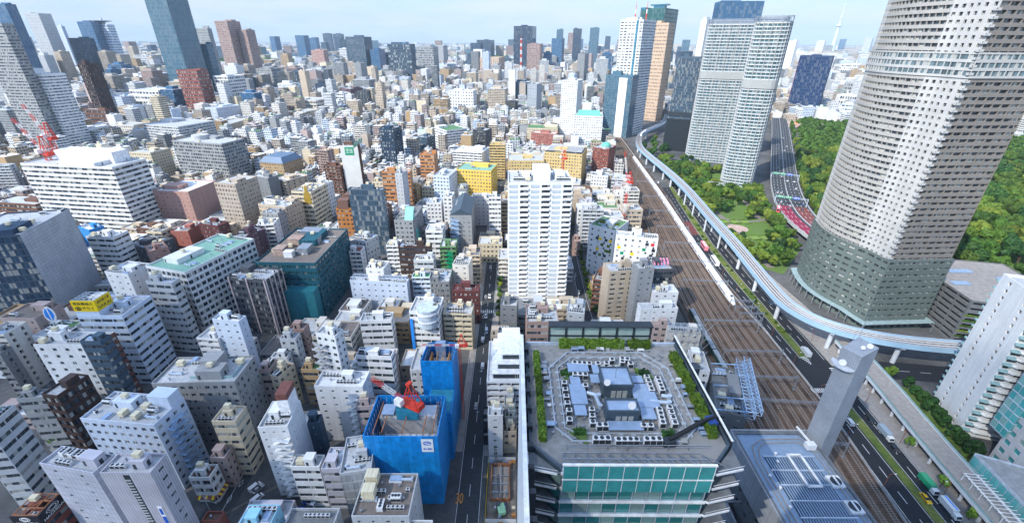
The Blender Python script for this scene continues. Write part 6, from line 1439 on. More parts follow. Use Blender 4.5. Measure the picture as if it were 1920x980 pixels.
speck('roof_gravel',(.19,.19,.185),(.34,.33,.32),.6,.9,(.25,.25,.245)); plain('rail_grey',(.42,.46,.5),.5,.2); plain('slate_clad',(.05,.075,.1),.5); plain('frosted',(.35,.45,.42),.25,0,.12); plain('sign_navy',(.02,.06,.25),.5)
roof_garden_office()
# ------------------------------------------------------------------ blue sheeted construction towers and cranes
def sheeted(label,pts,h,top):
    t=thing('scaffold_tower',label,'scaffolding'); m=MB(); n=len(pts)
    for i in range(n):
        a=np.array(pts[i]);b=np.array(pts[(i+1)%n]); L=np.hypot(*(b-a)); k=max(2,round(L/1.8)); d=(b-a)/L; o=np.array([d[1],-d[0]])
        for j in range(k):
            s0=a+d*L*j/k; s1=a+d*L*(j+1)/k; bul=.12*(1 if j%2 else -.3)
            s0o=s0+o*.12*(1 if j%2 else -.2);s1o=s1+o*.12*(-.2 if j%2 else 1)
            m.quad((*s0o,0),(*s1o,0),(*s1o,h+1.4),(*s0o,h+1.4),0,[(L*j/k,0),(L*(j+1)/k,0),(L*(j+1)/k,h),(L*j/k,h)])
            m.quad((*(s1-o*.25),0),(*(s0-o*.25),0),(*(s0-o*.25),h+1.4),(*(s1-o*.25),h+1.4)); m.quad((*s0o,h+1.4),(*s1o,h+1.4),(*(s1-o*.25),h+1.4),(*(s0-o*.25),h+1.4))
    m.build('sheeting','blue_sheet',t)
    inn=offset_poly(pts,1.3); m=MB(); 
    for z in range(2,int(h),4):
        for i in range(n): m.bar((*inn[i],z),(*inn[(i+1)%n],z),.12)
    for i in range(n):
        a=np.array(inn[i]);b=np.array(inn[(i+1)%n]); k=max(2,round(np.hypot(*(b-a))/2))
        for j in range(k): c=a+(b-a)*j/k; m.bar((*c,0),(*c,h+1.8),.1)
    m.build('scaffold','pale_steel',t)
    inn2=offset_poly(pts,2.2); m=MB(); m.prism(inn2,0,top); m.build('concrete_core','raw_concrete',t); return t,inn2
plain('raw_concrete',(.4,.38,.36),.9,0,.25,.4); plain('net_teal',(.02,.2,.3),.7)
T1=[(-49.5,105),(-24.5,105),(-24.5,124),(-49.5,124)]; t1,_=sheeted('wide blue-sheeted construction block with an open top and white crest banner',T1,33,24)
m=MB()
for x in(-44,-37,-30): m.bar((x,107.5,33.3),(x,115.5,33.3),.35)
m.bar((-47,107,33.2),(-47,122,33.2),.3); m.bar((-26.8,107,33.2),(-26.8,122,33.2),.3); m.build('rust_beam','rust_steel',t1)
m=MB(); m.box(-47,-26.7,115.5,121.8,24,31.8); m.build('deck_slab','raw_concrete',t1)
m=MB(); m.box(-40.5,-33,114.6,120.5,31.8,36.2); m.build('netting_box','net_teal',t1)
m=MB(); m.box(-46.3,-42,116,121,32.6,33); m.build('shelter_roof','unit_blue',t1)
m=MB(); m.box(-33,-27.2,116.2,121.3,31.8,32.1); m.build('timber_deck','pale_concrete',t1)
m=MB()
for k in range(9): x=-45.5+k*2.3; m.box(x,x+1.9,108.3,115,24.1,24.5)
m.build('floor_panel','pale_concrete',t1)
m=MB(); m.box(-33,-22.9,124.4,137.2,0,25); m.build('link_sheeting','blue_sheet',t1); m=MB(); m.box(-32.4,-23.4,125,136.8,25,25.4); m.build('deck_slab','net_teal',t1)
sg=thing('crest_banner','white banner with a blue ring crest on the blue sheeting','banner',(-28.1,104.75,30.5)); m=MB(); m.box(-2,2,-.06,0,-3,3); m.build('panel','sign_white',sg)
m=MB()
for k in range(28):
    a0,a1=2*PI*k/28,2*PI*(k+1)/28; wdt=.28+.12*math.sin(a0)
    m.bar((1.2*math.cos(a0),-.1,1.0+.8*math.sin(a0)),(1.2*math.cos(a1),-.1,1.0+.8*math.sin(a1)),.05,wdt)
m.bar((-.9,-.1,.7),(.9,-.1,1.3),.05,.3); m.build('crest','sign_blue',sg); text('清水建設',.85,sg,(0,-.1,-1.6),(PI/2,0,0),'sign_blue',width=3.0)
T2=[(-36,137.5),(-23.3,137.5),(-22.6,149),(-30,151),(-35,149)]; t2,i2=sheeted('tall narrow blue-sheeted construction tower beside the street',T2,38,33)
m=MB()
for x in(-33,-30.5,-28,-25.8): m.bar((x,140,36.5),(x,147,36.5),.3)
m.bar((-33.5,140,36.8),(-25.3,140,36.8),.4); m.box(-33.4,-32.6,140,147,33,36.4); m.box(-26.2,-25.4,140.4,146.5,33,35.8); m.build('timber_formwork','timber',t2)
m=MB(); m.box(-31.5,-27.5,147.5,149.5,33,40.5); m.build('hoist_cabin','unit_blue',t2)
def lattice(m,p,q,w,nseg,mats=(0,),th=.12):
    p=Vector(p);q=Vector(q);d=(q-p).normalized();up=Vector((0,0,1)) if abs(d.z)<.9 else Vector((1,0,0)); x=d.cross(up).normalized()*w/2;y=d.cross(x).normalized()*w/2; cs=[x+y,x-y,-x-y,-x+y]
    for i in range(nseg):
        a=p+(q-p)*i/nseg;b=p+(q-p)*(i+1)/nseg; mt=mats[(i*len(mats)//nseg) if len(mats)<=nseg else 0]
        for k in range(4): m.bar(a+cs[k],b+cs[k],th,th,mt); m.bar(a+cs[k],b+cs[(k+1)%4],th*.6,th*.6,mt); m.bar(a+cs[k],a+cs[(k+1)%4],th*.6,th*.6,mt)
def crane(label,x,y,z0,mast,jib,az,el,sc=1.0,group='red tower cranes',mw=1.8,bands=(1,0,1,0,1),mastmats=(0,)):
    t=thing('tower_crane',label,'crane',(x,y,z0),-R(az),group); s=sc
    if mast>0: m=MB(); lattice(m,(0,0,0),(0,0,mast),mw*s,max(2,int(mast/(2.2*s))),mastmats,.2*s); m.build('mast',['crane_red','crane_white'],t)
    z=mast
    m=MB(); m.box(-1.6*s,1.6*s,-5.5*s,2.2*s,z+.4*s,z+.9*s); m.box(-1.3*s,1.3*s,-5.4*s,-3.8*s,z+.9*s,z+2.2*s); m.build('machine_deck','crane_red',t)
    m=MB(); m.box(-2.9*s,-1.2*s,.2*s,2.8*s,z+1.1*s,z+3.2*s); m.box(-2.8*s,-1.3*s,2.8*s,2.86*s,z+1.7*s,z+3.0*s,1); m.build('cab',['crane_white','vehicle_glass'],t)
    m=MB()
    for e in(-1,1): m.bar((e*1.4*s,1.2*s,z+1*s),(e*.5*s,-1.5*s,z+9*s),.27*s); m.bar((e*1.5*s,-5*s,z+1*s),(e*.5*s,-1.5*s,z+9*s),.27*s); m.bar((e*1.45*s,-1.9*s,z+1*s),(e*.8*s,-2.2*s,z+5.2*s),.18*s); m.bar((e*1.1*s,0,z+4.6*s),(e*1.1*s,-3.6*s,z+4.2*s),.18*s)
    m.bar((-1.1*s,-3.6*s,z+4.2*s),(1.1*s,-3.6*s,z+4.2*s),.18*s); m.bar((-1.1*s,0,z+4.6*s),(1.1*s,0,z+4.6*s),.18*s); m.box(-.9*s,.9*s,-2.1*s,-.9*s,z+8.7*s,z+9.4*s); m.build('gantry_frame','crane_red',t)
    ca,sa=math.cos(R(el)),math.sin(R(el)); tip=(0,1.8*s+jib*ca,z+1.4*s+jib*sa); m=MB(); lattice(m,(0,1.8*s,z+1.4*s),tip,1.0*s,max(5,int(jib/(1.6*s))),bands,.1*s); m.build('jib',['crane_white','crane_red'],t)
    m=MB(); m.bar((0,-1.5*s,z+9*s),tip,.1*s); m.bar(tip,(tip[0],tip[1],tip[2]-6*s),.08*s); m.build('cable','dark_metal',t); return t
crane('large red luffing crane on the netted box of the wide blue block',-36.8,117.5,36.2,0.0,15,-62,14,1.15,bands=(1,0,0,1,1))
crane('small red crane leaning over the top of the narrow blue tower',-21.4,146,0,40,14,-96,4,.62,mw=1.5)
p=at(88,291,64); crane('red crane rising behind the big striped office, lower front one',p[0],p[1],0,64,38,-66,42,1.7,bands=(0,1,0,1,0,1))
p=at(96,262,66); crane('red crane behind the striped office with the higher tail',p[0],p[1],0,66,40,-62,44,1.7,bands=(0,1,0,1,0,1))
p=at(1166,436,0); crane('red and white lattice crane standing beside the railway tracks',p[0],p[1],0,46,24,-20,70,1.0,mastmats=(1,0,1,0,1),bands=(1,0,0,1))
p=at(1163,338,0); 
p=at(1063,330,60); crane('red crane peeking up behind the lone white high-rise',p[0],p[1]+30,0,66,14,-30,74,.8,mastmats=(1,0,1,0,1,0))
def pit():
    t=thing('construction_pit','open construction pit with sheet piles and stacked materials by the street','construction site'); m=MB(); m.quad((-8.8,97,.03),(2,97,.03),(2,124,.03),(-8.8,124,.03)); m.build('site_ground','dirt',t)
    m=MB()
    for x0,x1,y0,y1 in((-7.5,-.5,121,121.4),(-7.5,-.5,106,106.4),(-7.7,-7.3,106,121),(-.7,-.3,106,121)): m.box(x0,x1,y0,y1,0,1.6)
    m.build('sheet_pile','rust_steel',t); m=MB(); m.box(-7.2,-.8,106.5,120.8,.05,.12); m.build('pit_floor','pit_floor',t)
    m=MB()
    for y in(109,112.5,116): m.box(-7.3,-.7,y-.2,y+.2,.9,1.3)
    m.box(-4.2,-3.8,106.4,121,.9,1.28); m.build('strut','steel',t)
    rnd=random.Random(4)
    for k in range(16):
        x,y=rnd.uniform(-8.3,1.5),rnd.choice([rnd.uniform(98,105.5),rnd.uniform(121.6,123.6)]); m=MB(); a,b,c=rnd.uniform(.4,1.2),rnd.uniform(.3,.9),rnd.uniform(.3,1.2); m.box(-a,a,-b,b,0,c); m.build('material_stack',rnd.choice(['sign_blue','unit_white','timber','steel','unit_blue','cream_tank']),t,(x,y,.04),rz=rnd.uniform(-.3,.3))
    for y in(98,123.8): m=MB(); m.box(-9,2,y-.05,y+.05,0,2); m.build('hoarding','unit_white',t)
    m=MB(); m.box(-9.1,-9,96,124,0,1.3); m.build('barrier','sign_yellow',t)
    c=thing('crawler_crane','green crawler crane with a raised black boom in the pit','crane',(-3.4,102.2,.05),R(14))
    for s in(-1,1): m=MB(); m.box(s*1.2-.35,s*1.2+.35,-2,2,0,.9); m.build('track','rubber',c)
    m=MB(); m.box(-1.3,1.3,-2.2,1.5,.9,2.4); m.build('body','site_green',c); m=MB(); m.box(-1.3,-.3,.6,2.0,1.2,2.9); m.build('cab','vehicle_glass',c); m=MB(); lattice(m,(0,1.4,1.6),(1.6,18,13),.7,14,(0,),.12); m.build('boom','dark_metal',c)
plain('pit_floor',(.3,.28,.26),.95,0,.4,.5); plain('site_green',(.2,.42,.28),.5); pit()
# ------------------------------------------------------------------ signs
def face_sign(id,side,u,z,w,h,name,label,mat,lines,proud=.15,cat='sign',off=0,rear=False):
    """a flat sign on one face of a building: side 'f' front or 'r' right; lines (text,size,dz,mat,width,du)"""
    root,cx,cy,rot,bw,bd,bh,n=BLD[id]
    if side=='f': p=local(id,u,-bd/2-proud-off); rz=rot
    else: p=local(id,bw/2+proud+off,u); rz=rot+90
    t=thing(name,label,cat,(p[0],p[1],z),R(rz)); m=MB(); m.box(-w/2,w/2,0,.14,-h/2,h/2); m.build('panel',mat,t)
    for tx,sz,dz,mt,wd,du in lines: text(tx,sz,t,(du,-.03,dz),(PI/2,0,0),mt,width=wd)
    return t
def sakai():
    id='c7sak'; root,cx,cy,rot,w,d,h,n=BLD[id]
    tw,td,th=10.5,8.0,5.6; x0=-w/2+.2; y0=-d/2+.2; p=local(id,x0,y0,h); 
    m=MB(); m.box(x0,x0+tw,y0,y0+td,h,h+3.0); m.build('sign_base','wall_plain',root,col='bluew')
    t=thing('billboard','yellow wrap-around rooftop billboard with black SAKAI lettering','billboard',(p[0],p[1],h+3.0),R(rot))
    m=MB(); m.box(-.1,tw+.1,-.25,-.1,0,th); m.build('front_panel','sign_yellow',t); m=MB(); m.box(tw+.1,tw+.25,-.25,td+.1,0,th); m.build('side_panel','sign_yellow',t)
    m=MB()
    for k in range(5): y=.3+k*td/4.4; m.bar((.2,y,th-.1),(tw-.1,y,th-.1),.16); m.bar((.2,y,0),(.2,y,th),.16); m.bar((.2,y,th),(tw/2,y,.2),.12)
    for k in range(5): x=.2+k*tw/4.3; m.bar((x,.2,th-.1),(x,td,th-.1),.14)
    m.build('frame','pale_steel',t)
    text('建設機械の',1.7,t,(tw/2,-.28,th*.7),(PI/2,0,0),'ink',width=tw*.84); text('サカイ',2.2,t,(tw*.66,-.28,th*.27),(PI/2,0,0),'ink',width=tw*.5)
    m=MB()
    for k in range(16): a0,a1=2*PI*k/16,2*PI*(k+1)/16; m.bar((tw*.22+1.25*math.cos(a0),-.29,th*.27+.85*math.sin(a0)),(tw*.22+1.25*math.cos(a1),-.29,th*.27+.85*math.sin(a1)),.04,.34)
    for x in(-.45,.05,.5): m.bar((tw*.22+x,-.29,th*.27-.6),(tw*.22+x,-.29,th*.27+.6),.3,.04)
    m.build('emblem','ink',t)
    text('酒井重工業',1.5,t,(tw+.28,td*.5,th*.7),(PI/2,0,PI/2),'ink',width=td*.8); text('SAKAI',2.2,t,(tw+.28,td*.5,th*.27),(PI/2,0,PI/2),'ink',width=td*.84)
sakai()
def hachidai():
    id='c1hac'; root,cx,cy,rot,w,d,h,n=BLD[id]; p=local(id,-w/2,-d/2,h); t=thing('billboard','black two-sided HACHIDAI rooftop billboard with a white ring emblem','billboard',(p[0],p[1],h),R(rot)); th=4.0
    m=MB(); m.box(-.2,w+.1,-.3,-.15,0,th); m.build('front_panel','ink',t); m=MB(); m.box(w+.1,w+.25,-.3,d+.2,0,th); m.build('side_panel','ink',t)
    m=MB()
    for k in range(4): m.bar((.2,.3+k*d/3.3,th-.2),(w-.1,.3+k*d/3.3,th-.2),.25); m.bar((.2+k*w/3.3,.2,th-.2),(.2+k*w/3.3,d,th-.2),.25)
    m.bar((.2,.2,th-.3),(w,d,th-.3),.2); m.build('frame','rust_steel',t)
    def ring(cx_,z,rx,rz_,ax,off):
        m=MB()
        for e in(1,.62):
            for k in range(20):
                a0,a1=2*PI*k/20,2*PI*(k+1)/20; f=lambda a:(cx_+rx*e*math.cos(a),off,z+rz_*e*math.sin(a)) if ax=='x' else (off,cx_+rx*e*math.cos(a),z+rz_*e*math.sin(a))
                m.bar(f(a0),f(a1),.05,.2) if ax=='x' else m.bar(f(a0),f(a1),.2,.05)
        m.build('emblem','sign_white',t)
    ring(w/2,th*.66,1.5,.8,'x',-.34); ring(d/2,th*.64,1.9,.95,'y',w+.29)
    text('HACHIDAI',1.2,t,(w/2,-.33,th*.2),(PI/2,0,0),'sign_white',width=w*.8); text('HACHIDAI',1.3,t,(w+.28,d/2,th*.2),(PI/2,0,PI/2),'sign_white',width=d*.85)
hachidai()
face_sign('m24','f',0,BLD['m24'][6]-5,9,8,'bank_sign','square green sign on the white end of the bank tower','sign_green',[('芝信',5,0,'sign_white',7,0)])
face_sign('m24','r',0,BLD['m24'][6]+2.6,30,4.4,'bank_sign','long green rooftop sign with white lettering on the bank tower','sign_green',[('芝信用金庫',4,0,'sign_white',24,0)],off=-.6)
face_sign('b18','f',0,BLD['b18'][6]-4.2,5.2,5,'parking_sign','white sign with a green triangle and letter P near the tower top','sign_white',[])
def ptri():
    root,cx,cy,rot,w,d,h,n=BLD['b18']; t=[o for o in bpy.data.objects if o.name.startswith('parking_sign')][0]; m=MB(); m.poly([(-2.2,-.04,-2.0),(2.2,-.04,-2.0),(0,-.04,2.2)]); m.build('triangle','sign_green',t); text('P',2.2,t,(0,-.1,-.9),(PI/2,0,0),'sign_white')
ptri()
face_sign('l10','f',-8,BLD['l10'][6]-4,34,5,'hospital_sign','grey lettering along the top band of the white slab','white_paint',[('慈恵大学病院',5,0,'dark_metal',30,0)],.4)
face_sign('m38','f',0,BLD['m38'][6]-5,8,7,'roof_sign','square white sign with red lettering on the slim white tower','sign_white',[('大信',4.2,0,'sign_red',6.4,0)])
face_sign('b25','f',-4,BLD['b25'][6]+3,11,4.5,'box_sign','white box sign on the beige office roof','sign_white',[('OHARA',2.4,0,'ink',8,0)],off=-3)
face_sign('c1rib','f',4.6,23,1.4,13,'vertical_sign','tall narrow blue and white sign low on the mauve ribbed tower','sign_white',[])
sgv=[o for o in bpy.data.objects if o.name.startswith('vertical_sign')][0]; m=MB(); m.box(-.55,.55,-.06,-.02,-2,2); m.box(-.4,.4,-.06,-.02,3,5.6); m.box(-.4,.4,-.06,-.02,-5.5,-3); m.build('blue_block','sign_blue',sgv)
face_sign('b06','f',-6.8,13,1.6,22,'vertical_sign','bright blue full-height corner sign left of the glass drum','sign_blue_bright',[],.6)
face_sign('d20','f',0,BLD['d20'][6]-16,14,3.4,'tower_sign','dark lettering high on the broadcasting skyscraper','white_paint',[('NTV',3,0,'ink',8,0)],.4)
def oval_sign():
    p=at(88,580,34); t=thing('rooftop_sign','tall oval white and blue sign standing on a low roof','sign',(p[0],p[1],26),R(18)); m=MB(); q=[(2.2*math.cos(a),4.4*math.sin(a)) for a in np.linspace(0,2*PI,25)[:-1]]
    i=len(m.v); m.v+=[(x,-.25,z+5) for x,z in q]+[(x,.25,z+5) for x,z in q]
    m.f.append(tuple(range(24)));m.m.append(0);m.uv.append(None); m.f.append(tuple(range(47,23,-1)));m.m.append(0);m.uv.append(None)
    for k in range(24): l=(k+1)%24; m.f.append((l,k,k+24,l+24)); m.m.append(0);m.uv.append(None)
    m.build('panel','sign_white',t); m=MB()
    for e in(-1,1): m.poly([(e*.25,-.29,1.4),(e*1.7,-.29,4.2),(e*1.6,-.29,6.6),(e*.8,-.29,8.6),(e*.25,-.29,8.8)][::e])
    m.build('blue_leaf','sign_blue_bright',t); m=MB(); m.box(-.2,.2,-.2,.2,-2,1); m.build('post','steel',t)
oval_sign()
# awnings and fire stairs, helipads, drums: parts of their buildings
def extra_parts():
    root,cx,cy,rot,w,d,h,n=BLD['c1awn']
    for k in range(9):
        x=-w/2+(k+.5)*w/9; m=MB(); m.quad((x-w/18,-d/2-1.2,2.8),(x+w/18,-d/2-1.2,2.8),(x+w/18,-d/2-.02,3.6),(x-w/18,-d/2-.02,3.6)); m.quad((x-w/18,-d/2-.02,3.58),(x+w/18,-d/2-.02,3.58),(x+w/18,-d/2-1.2,2.78),(x-w/18,-d/2-1.2,2.78)); m.build('awning','sign_yellow' if k%3==1 else 'awning_brown',root)
        y=-d/2+(k+.5)*d/9; m=MB(); m.quad((w/2+1.2,y-d/18,2.8),(w/2+1.2,y+d/18,2.8),(w/2+.02,y+d/18,3.6),(w/2+.02,y-d/18,3.6)); m.build('awning','sign_yellow' if k%3==1 else 'awning_brown',root)
    def stairs(id,x,y,wd,n_,z0,z1,mat,ax='y'):
        root=BLD[id][0]; st=(z1-z0)/n_
        for k in range(n_):
            z=z0+k*st; m=MB(); a,b=(y-wd/2,y+wd/2)
            if ax=='y':
                m.bar((x,a,z),(x,b,z+st*.5),1.1,.2); m.bar((x+1.15,b,z+st*.5),(x+1.15,a,z+st),1.1,.2); m.box(x-.6,x+1.8,b-.2,b+1,z+st*.5-.1,z+st*.5+.1); m.box(x-.6,x+1.8,a-1,a+.2,z-.1,z+.1); m.bar((x+1.7,b,z+st*.5+1),(x+1.7,a,z+st+1),.08,.5); m.box(x+1.7,x+1.8,b-.2,b+1,z+st*.5,z+st*.5+1.1)
            else:
                m.bar((a,x,z),(b,x,z+st*.5),1.1,.2); m.bar((b,x-1.15,z+st*.5),(a,x-1.15,z+st),1.1,.2); m.box(b-.2,b+1,x-1.8,x+.6,z+st*.5-.1,z+st*.5+.1); m.box(a-1,a+.2,x-1.8,x+.6,z-.1,z+.1); m.bar((b,x-1.75,z+st*.5+1),(a,x-1.75,z+st+1),.08,.5); m.bar((a-1,x-1.8,z+.6),(b+1,x-1.8,z+.6),.08,.9)
            m.build('fire_stair',mat,root)
    b=BLD['c1sta']; stairs('c1sta',b[4]/2+.7,0,5,9,2,b[6]-2,'sky_steel'); b=BLD['c2tal']; stairs('c2tal',-b[5]/2-.7,-b[4]/2+1.2,3,11,2,b[6]-3,'concrete','x')
    b=BLD['c2ext']; stairs('c2ext',-b[5]/2-.7,b[4]/2-3,4,9,2,b[6]-3,'white_paint','x'); b=BLD['c2wht']; stairs('c2wht',b[4]/2-6+0,0,3,1,2,3,'white_paint'); stairs('c2wht',-b[5]/2-.7,b[4]/2-3.5,4,7,2,b[6]-3,'white_paint','x')
    b=BLD['b17']; stairs('b17',-b[5]/2-.7,-b[4]/2+3,5,8,2,b[6]-2,'sky_steel','x'); b=BLD['b16']; stairs('b16',-b[5]/2-.7,1,3,6,2,b[6]-2,'sign_green','x')
    # tall masts, drums, saucer
    root,cx,cy,rot,w,d,h,n=BLD['d12']; m=MB(); lattice(m,(0,0,h),(0,0,h+95),4.5,19,(1,0,1,0,1,0,1,0),.9); m.cyl((0,0,h+95),(0,0,h+108),.8,.3,6,0)
    for z in(h+60,h+96): m.cyl((0,0,z),(0,0,z+3),4,4,10,1)
    m.build('broadcast_mast',['crane_red','crane_white'],root)
    root,cx,cy,rot,w,d,h,n=BLD['d20']
    for e in(-1,1): m=MB(); m.cyl((e*10,d*.1,h),(e*10,d*.1,h+12),1,1,8,1); m.cyl((e*10,d*.1,h+12),(e*10,d*.1,h+18),.9,.9,8,0); m.cyl((e*10,d*.1,h+18),(e*10,d*.1,h+30),.5,.2,8,1); m.build('broadcast_mast',['crane_white','crane_red'],root)
    for k in range(5): m=MB(); x=-16+k*6; m.cyl((x,-d*.2,h),(x,-d*.2,h+3),.4); m.cyl((x,-d*.2,h+3),(x,-d*.2-1.5,h+4),.6,2.4,12); m.build('satellite_dish','unit_white',root)
    m=MB(); m.box(-w/2-9,-w/2-.05,-d*.1,d/2,0,h-14); m.build('glass_wing','blue_curtain',root)
    m=MB(); m.box(-w*.05-1.4,-w*.05+1.4,-d/2-.6,-d/2-.02,0,BLD['d20a'][6]-3) if False else m.box(w*.22,w*.3,-d/2-.7,-d/2-.05,0,h+1.5); m.build('glass_strip','blue_curtain',root)
    root,cx,cy,rot,w,d,h,n=BLD['d20a']; m=MB(); m.box(w*.02,w*.32,-d/2-.8,-d/2-.02,0,h-2); m.build('stair_strip','white_paint',root)
    root,cx,cy,rot,w,d,h,n=BLD['d22']; m=MB(); m.box(-14,14,-8,8,h,h+10); m.box(-22,22,-10,10,h+10,h+13); m.box(-w/2,-w/2+12,-d/2,d/2,h,h+5); m.build('winged_crown','blue_curtain',root)
    root,cx,cy,rot,w,d,h,n=BLD['d23']; m=MB()
    for k in range(22):
        x=-w/2-1+k*(w+2)/21; m.box(x-.5,x+.5,-d/2-2.2,-d/2-1.2,0,48)
    m.box(-w/2-2,w/2+2,-d/2-1.2,-d/2-.3,0,48); m.box(-w/2-2,w/2+2,-d/2-1.0,-d/2-.2,52,58); m.build('finned_podium','dark_metal',root)
    root,cx,cy,rot,w,d,h,n=BLD['l06']; m=MB(); m.cyl((0,0,h),(0,0,h+9),10,10,16); m.cyl((0,0,h+9),(0,0,h+14),10,34,24); m.cyl((0,0,h+14),(0,0,h+16),34,30,24); m.cyl((0,0,h+16),(0,0,h+26),5,2,10); m.build('saucer_helipad','steel',root)
    root,cx,cy,rot,w,d,h,n=BLD['l25']; m=MB(); m.cyl((-w*.2,d*.1,h),(-w*.2,d*.1,h+5),9,9,24); m.build('roof_drum','concrete',root)
    root,cx,cy,rot,w,d,h,n=BLD['l30']; m=MB(); m.box(-w*.28,w*.36,-d*.05,d*.42,h,h+9); m.build('roof_block','white_paint',root)
    root,cx,cy,rot,w,d,h,n=BLD['b06']; m=MB(); m.cyl((w*.1,-d/2+2,h-8),(w*.1,-d/2+2,h+2.5),5.5,5.5,24); m.build('glass_drum','frosted_blue',root); m=MB(); m.cyl((w*.1,-d/2+2,h-.5),(w*.1,-d/2+2,h+.6),5.8,5.8,24); m.cyl((w*.1,-d/2+2,h-4.6),(w*.1,-d/2+2,h-4),5.8,5.8,24); m.build('drum_ring','white_paint',root)
    root,cx,cy,rot,w,d,h,n=BLD['d19']; m=MB(); r=6; m.cyl((w/2-r,-d/2+r-.5,h),(w/2-r,-d/2+r-.5,h+3),r,r,18)
    for k in range(5): a0,a1=PI/2*k/5,PI/2*(k+1)/5; m.cyl((w/2-r,-d/2+r-.5,h+3+r*.8*math.sin(a0)),(w/2-r,-d/2+r-.5,h+3+r*.8*math.sin(a1)),r*math.cos(a0),max(.05,r*math.cos(a1)),18,1)
    m.build('corner_dome',['concrete','jade_roof'],root)
    root,cx,cy,rot,w,d,h,n=BLD['d15']; m=MB(); m.poly([(-w*.42,-d*.3,h+.2),(w*.42,-d*.3,h+.2),(w*.36,0,h+8),(-w*.36,0,h+8)]); m.poly([(w*.42,d*.3,h+.2),(-w*.42,d*.3,h+.2),(-w*.36,0,h+8),(w*.36,0,h+8)]); m.poly([(w*.42,-d*.3,h+.2),(w*.42,d*.3,h+.2),(w*.36,0,h+8)]); m.poly([(-w*.42,d*.3,h+.2),(-w*.42,-d*.3,h+.2),(-w*.36,0,h+8)]); m.build('copper_roof','jade_roof',root)
    root,cx,cy,rot,w,d,h,n=BLD['d18']; m=MB()
    for k in range(26): x=-w/2+2+k*(w-4)/25; m.box(x-.3,x+.3,-d*.4,d*.42,h+2.6,h+3.1)
    for y in(-.38,.4): m.box(-w/2+1.5,w/2-1.5,d*y-.25,d*y+.25,h+2.0,h+2.55)
    m.build('roof_slats','white_paint',root)
    root,cx,cy,rot,w,d,h,n=BLD['m25']; m=MB(); q=[(-w/2-.6,-d/2-.6),(w/2+.6,-d/2-.6),(w/2+.6,d/2+.6),(-w/2-.6,d/2+.6)]; i=offset_poly(q,5)
    for k in range(4): l=(k+1)%4; m.quad((*q[k],h+.3),(*q[l],h+.3),(*i[l],h+6.5),(*i[k],h+6.5))
    m.poly([(p[0],p[1],h+6.5) for p in i]); m.build('mansard_roof','mansard_blue',root)
    root,cx,cy,rot,w,d,h,n=BLD['b15']; m=MB(); m.poly([(w*.05,-d/2+.3,h),(w/2-.2,-d/2+.3,h),(w/2-.2,-d/2+7,h+9),(w*.05,-d/2+7,h+9)]); m.poly([(w/2-.2,-d/2+.3,h),(w/2-.2,-d/2+7,h),(w/2-.2,-d/2+7,h+9)]); m.poly([(w*.05,-d/2+7,h),(w*.05,-d/2+.3,h),(w*.05,-d/2+7,h+9)]); m.poly([(w/2-.2,-d/2+7,h),(w*.05,-d/2+7,h),(w*.05,-d/2+7,h+9),(w/2-.2,-d/2+7,h+9)])
    for k in range(4): y=d*(-.2+.17*k); m.poly([(w/2+.02,y-3,4),(w/2+6,y-3,4),(w/2+.02,y-3,24-k*4)]); m.quad((w/2+6,y-3,4),(w/2+6,y+1,4),(w/2+.02,y+1,24-k*4),(w/2+.02,y-3,24-k*4)) if k<2 else None
    m.build('glass_slope','turq',root)
    root,cx,cy,rot,w,d,h,n=BLD['b17']; m=MB(); m.poly([(-w/2,-d/2,h+1),(w/2,-d/2,h+1),(0,-d/2,h+6)]); m.quad((w/2,-d/2,h+1),(w/2,d/2,h+1),(0,d/2,h+6),(0,-d/2,h+6)); m.quad((-w/2,d/2,h+1),(-w/2,-d/2,h+1),(0,-d/2,h+6),(0,d/2,h+6)); m.poly([(w/2,d/2,h+1),(-w/2,d/2,h+1),(0,d/2,h+6)]); m.build('gable_roof','slate_clad',root)
    root,cx,cy,rot,w,d,h,n=BLD['b28']; m=MB(); m.poly([(w*.1,-d/2-.25,h-10),(w*.45,-d/2-.25,h-10),(w*.45,-d/2-.25,h-2),(w*.36,-d/2-.25,h+1),(w*.36,-d/2-.25,h+4),(w*.28,-d/2-.25,h+7),(w*.19,-d/2-.25,h+4),(w*.19,-d/2-.25,h+1),(w*.1,-d/2-.25,h-2)]); m.build('zigzag_gable','gold',root)
    root,cx,cy,rot,w,d,h,n=BLD['b05']; m=MB()
    for x0,x1 in((-w/2+.5,-w*.2),(w*.02,w/2-.5)):
        for y in(-d/2+.8,-d/2+5): m.bar((x0,y,h+2.4),(x1,y,h+2.4),.3)
        k=7
        for i in range(k): a=x0+(x1-x0)*i/k;b=x0+(x1-x0)*(i+1)/k; m.bar((a,-d/2+.8,h+2.4),(b,-d/2+5,h+2.4),.18); m.bar((a,-d/2+5,h+2.4),(b,-d/2+.8,h+2.4),.18); m.bar((a,-d/2+.8,h),(a,-d/2+.8,h+2.4),.2)
    m.build('lattice_screen','pale_steel',root); m=MB(); m.box(-w*.18,w*.0,-d*.2,d*.2,h,h+4); m.build('roof_block','white_paint',root)
    root,cx,cy,rot,w,d,h,n=BLD['b01']
    for x,y,a,b_,c,mt in((-9,-12,6,7,4,'rust_panel'),(-2,-16,5,4,3.4,'unit_white'),(5,-10,6,8,4,'steel'),(-6,2,8,7,4.5,'rust_panel'),(4,5,7,6,3.8,'louvre_grey'),(-2,16,12,8,4,'steel')):
        m=MB(); m.box(-a/2,a/2,-b_/2,b_/2,0,c); m.box(-a/2-.2,a/2+.2,-b_/2-.2,b_/2+.2,c,c+.2); m.build('plant_room',mt,root,(x,y,h))
    m=MB(); m.box(-w/2+1,w/2-1,-d/2-7,-d/2-.05,0,h*.62); m.build('lower_wing','teal_clad',root)
    root,cx,cy,rot,w,d,h,n=BLD['b03']
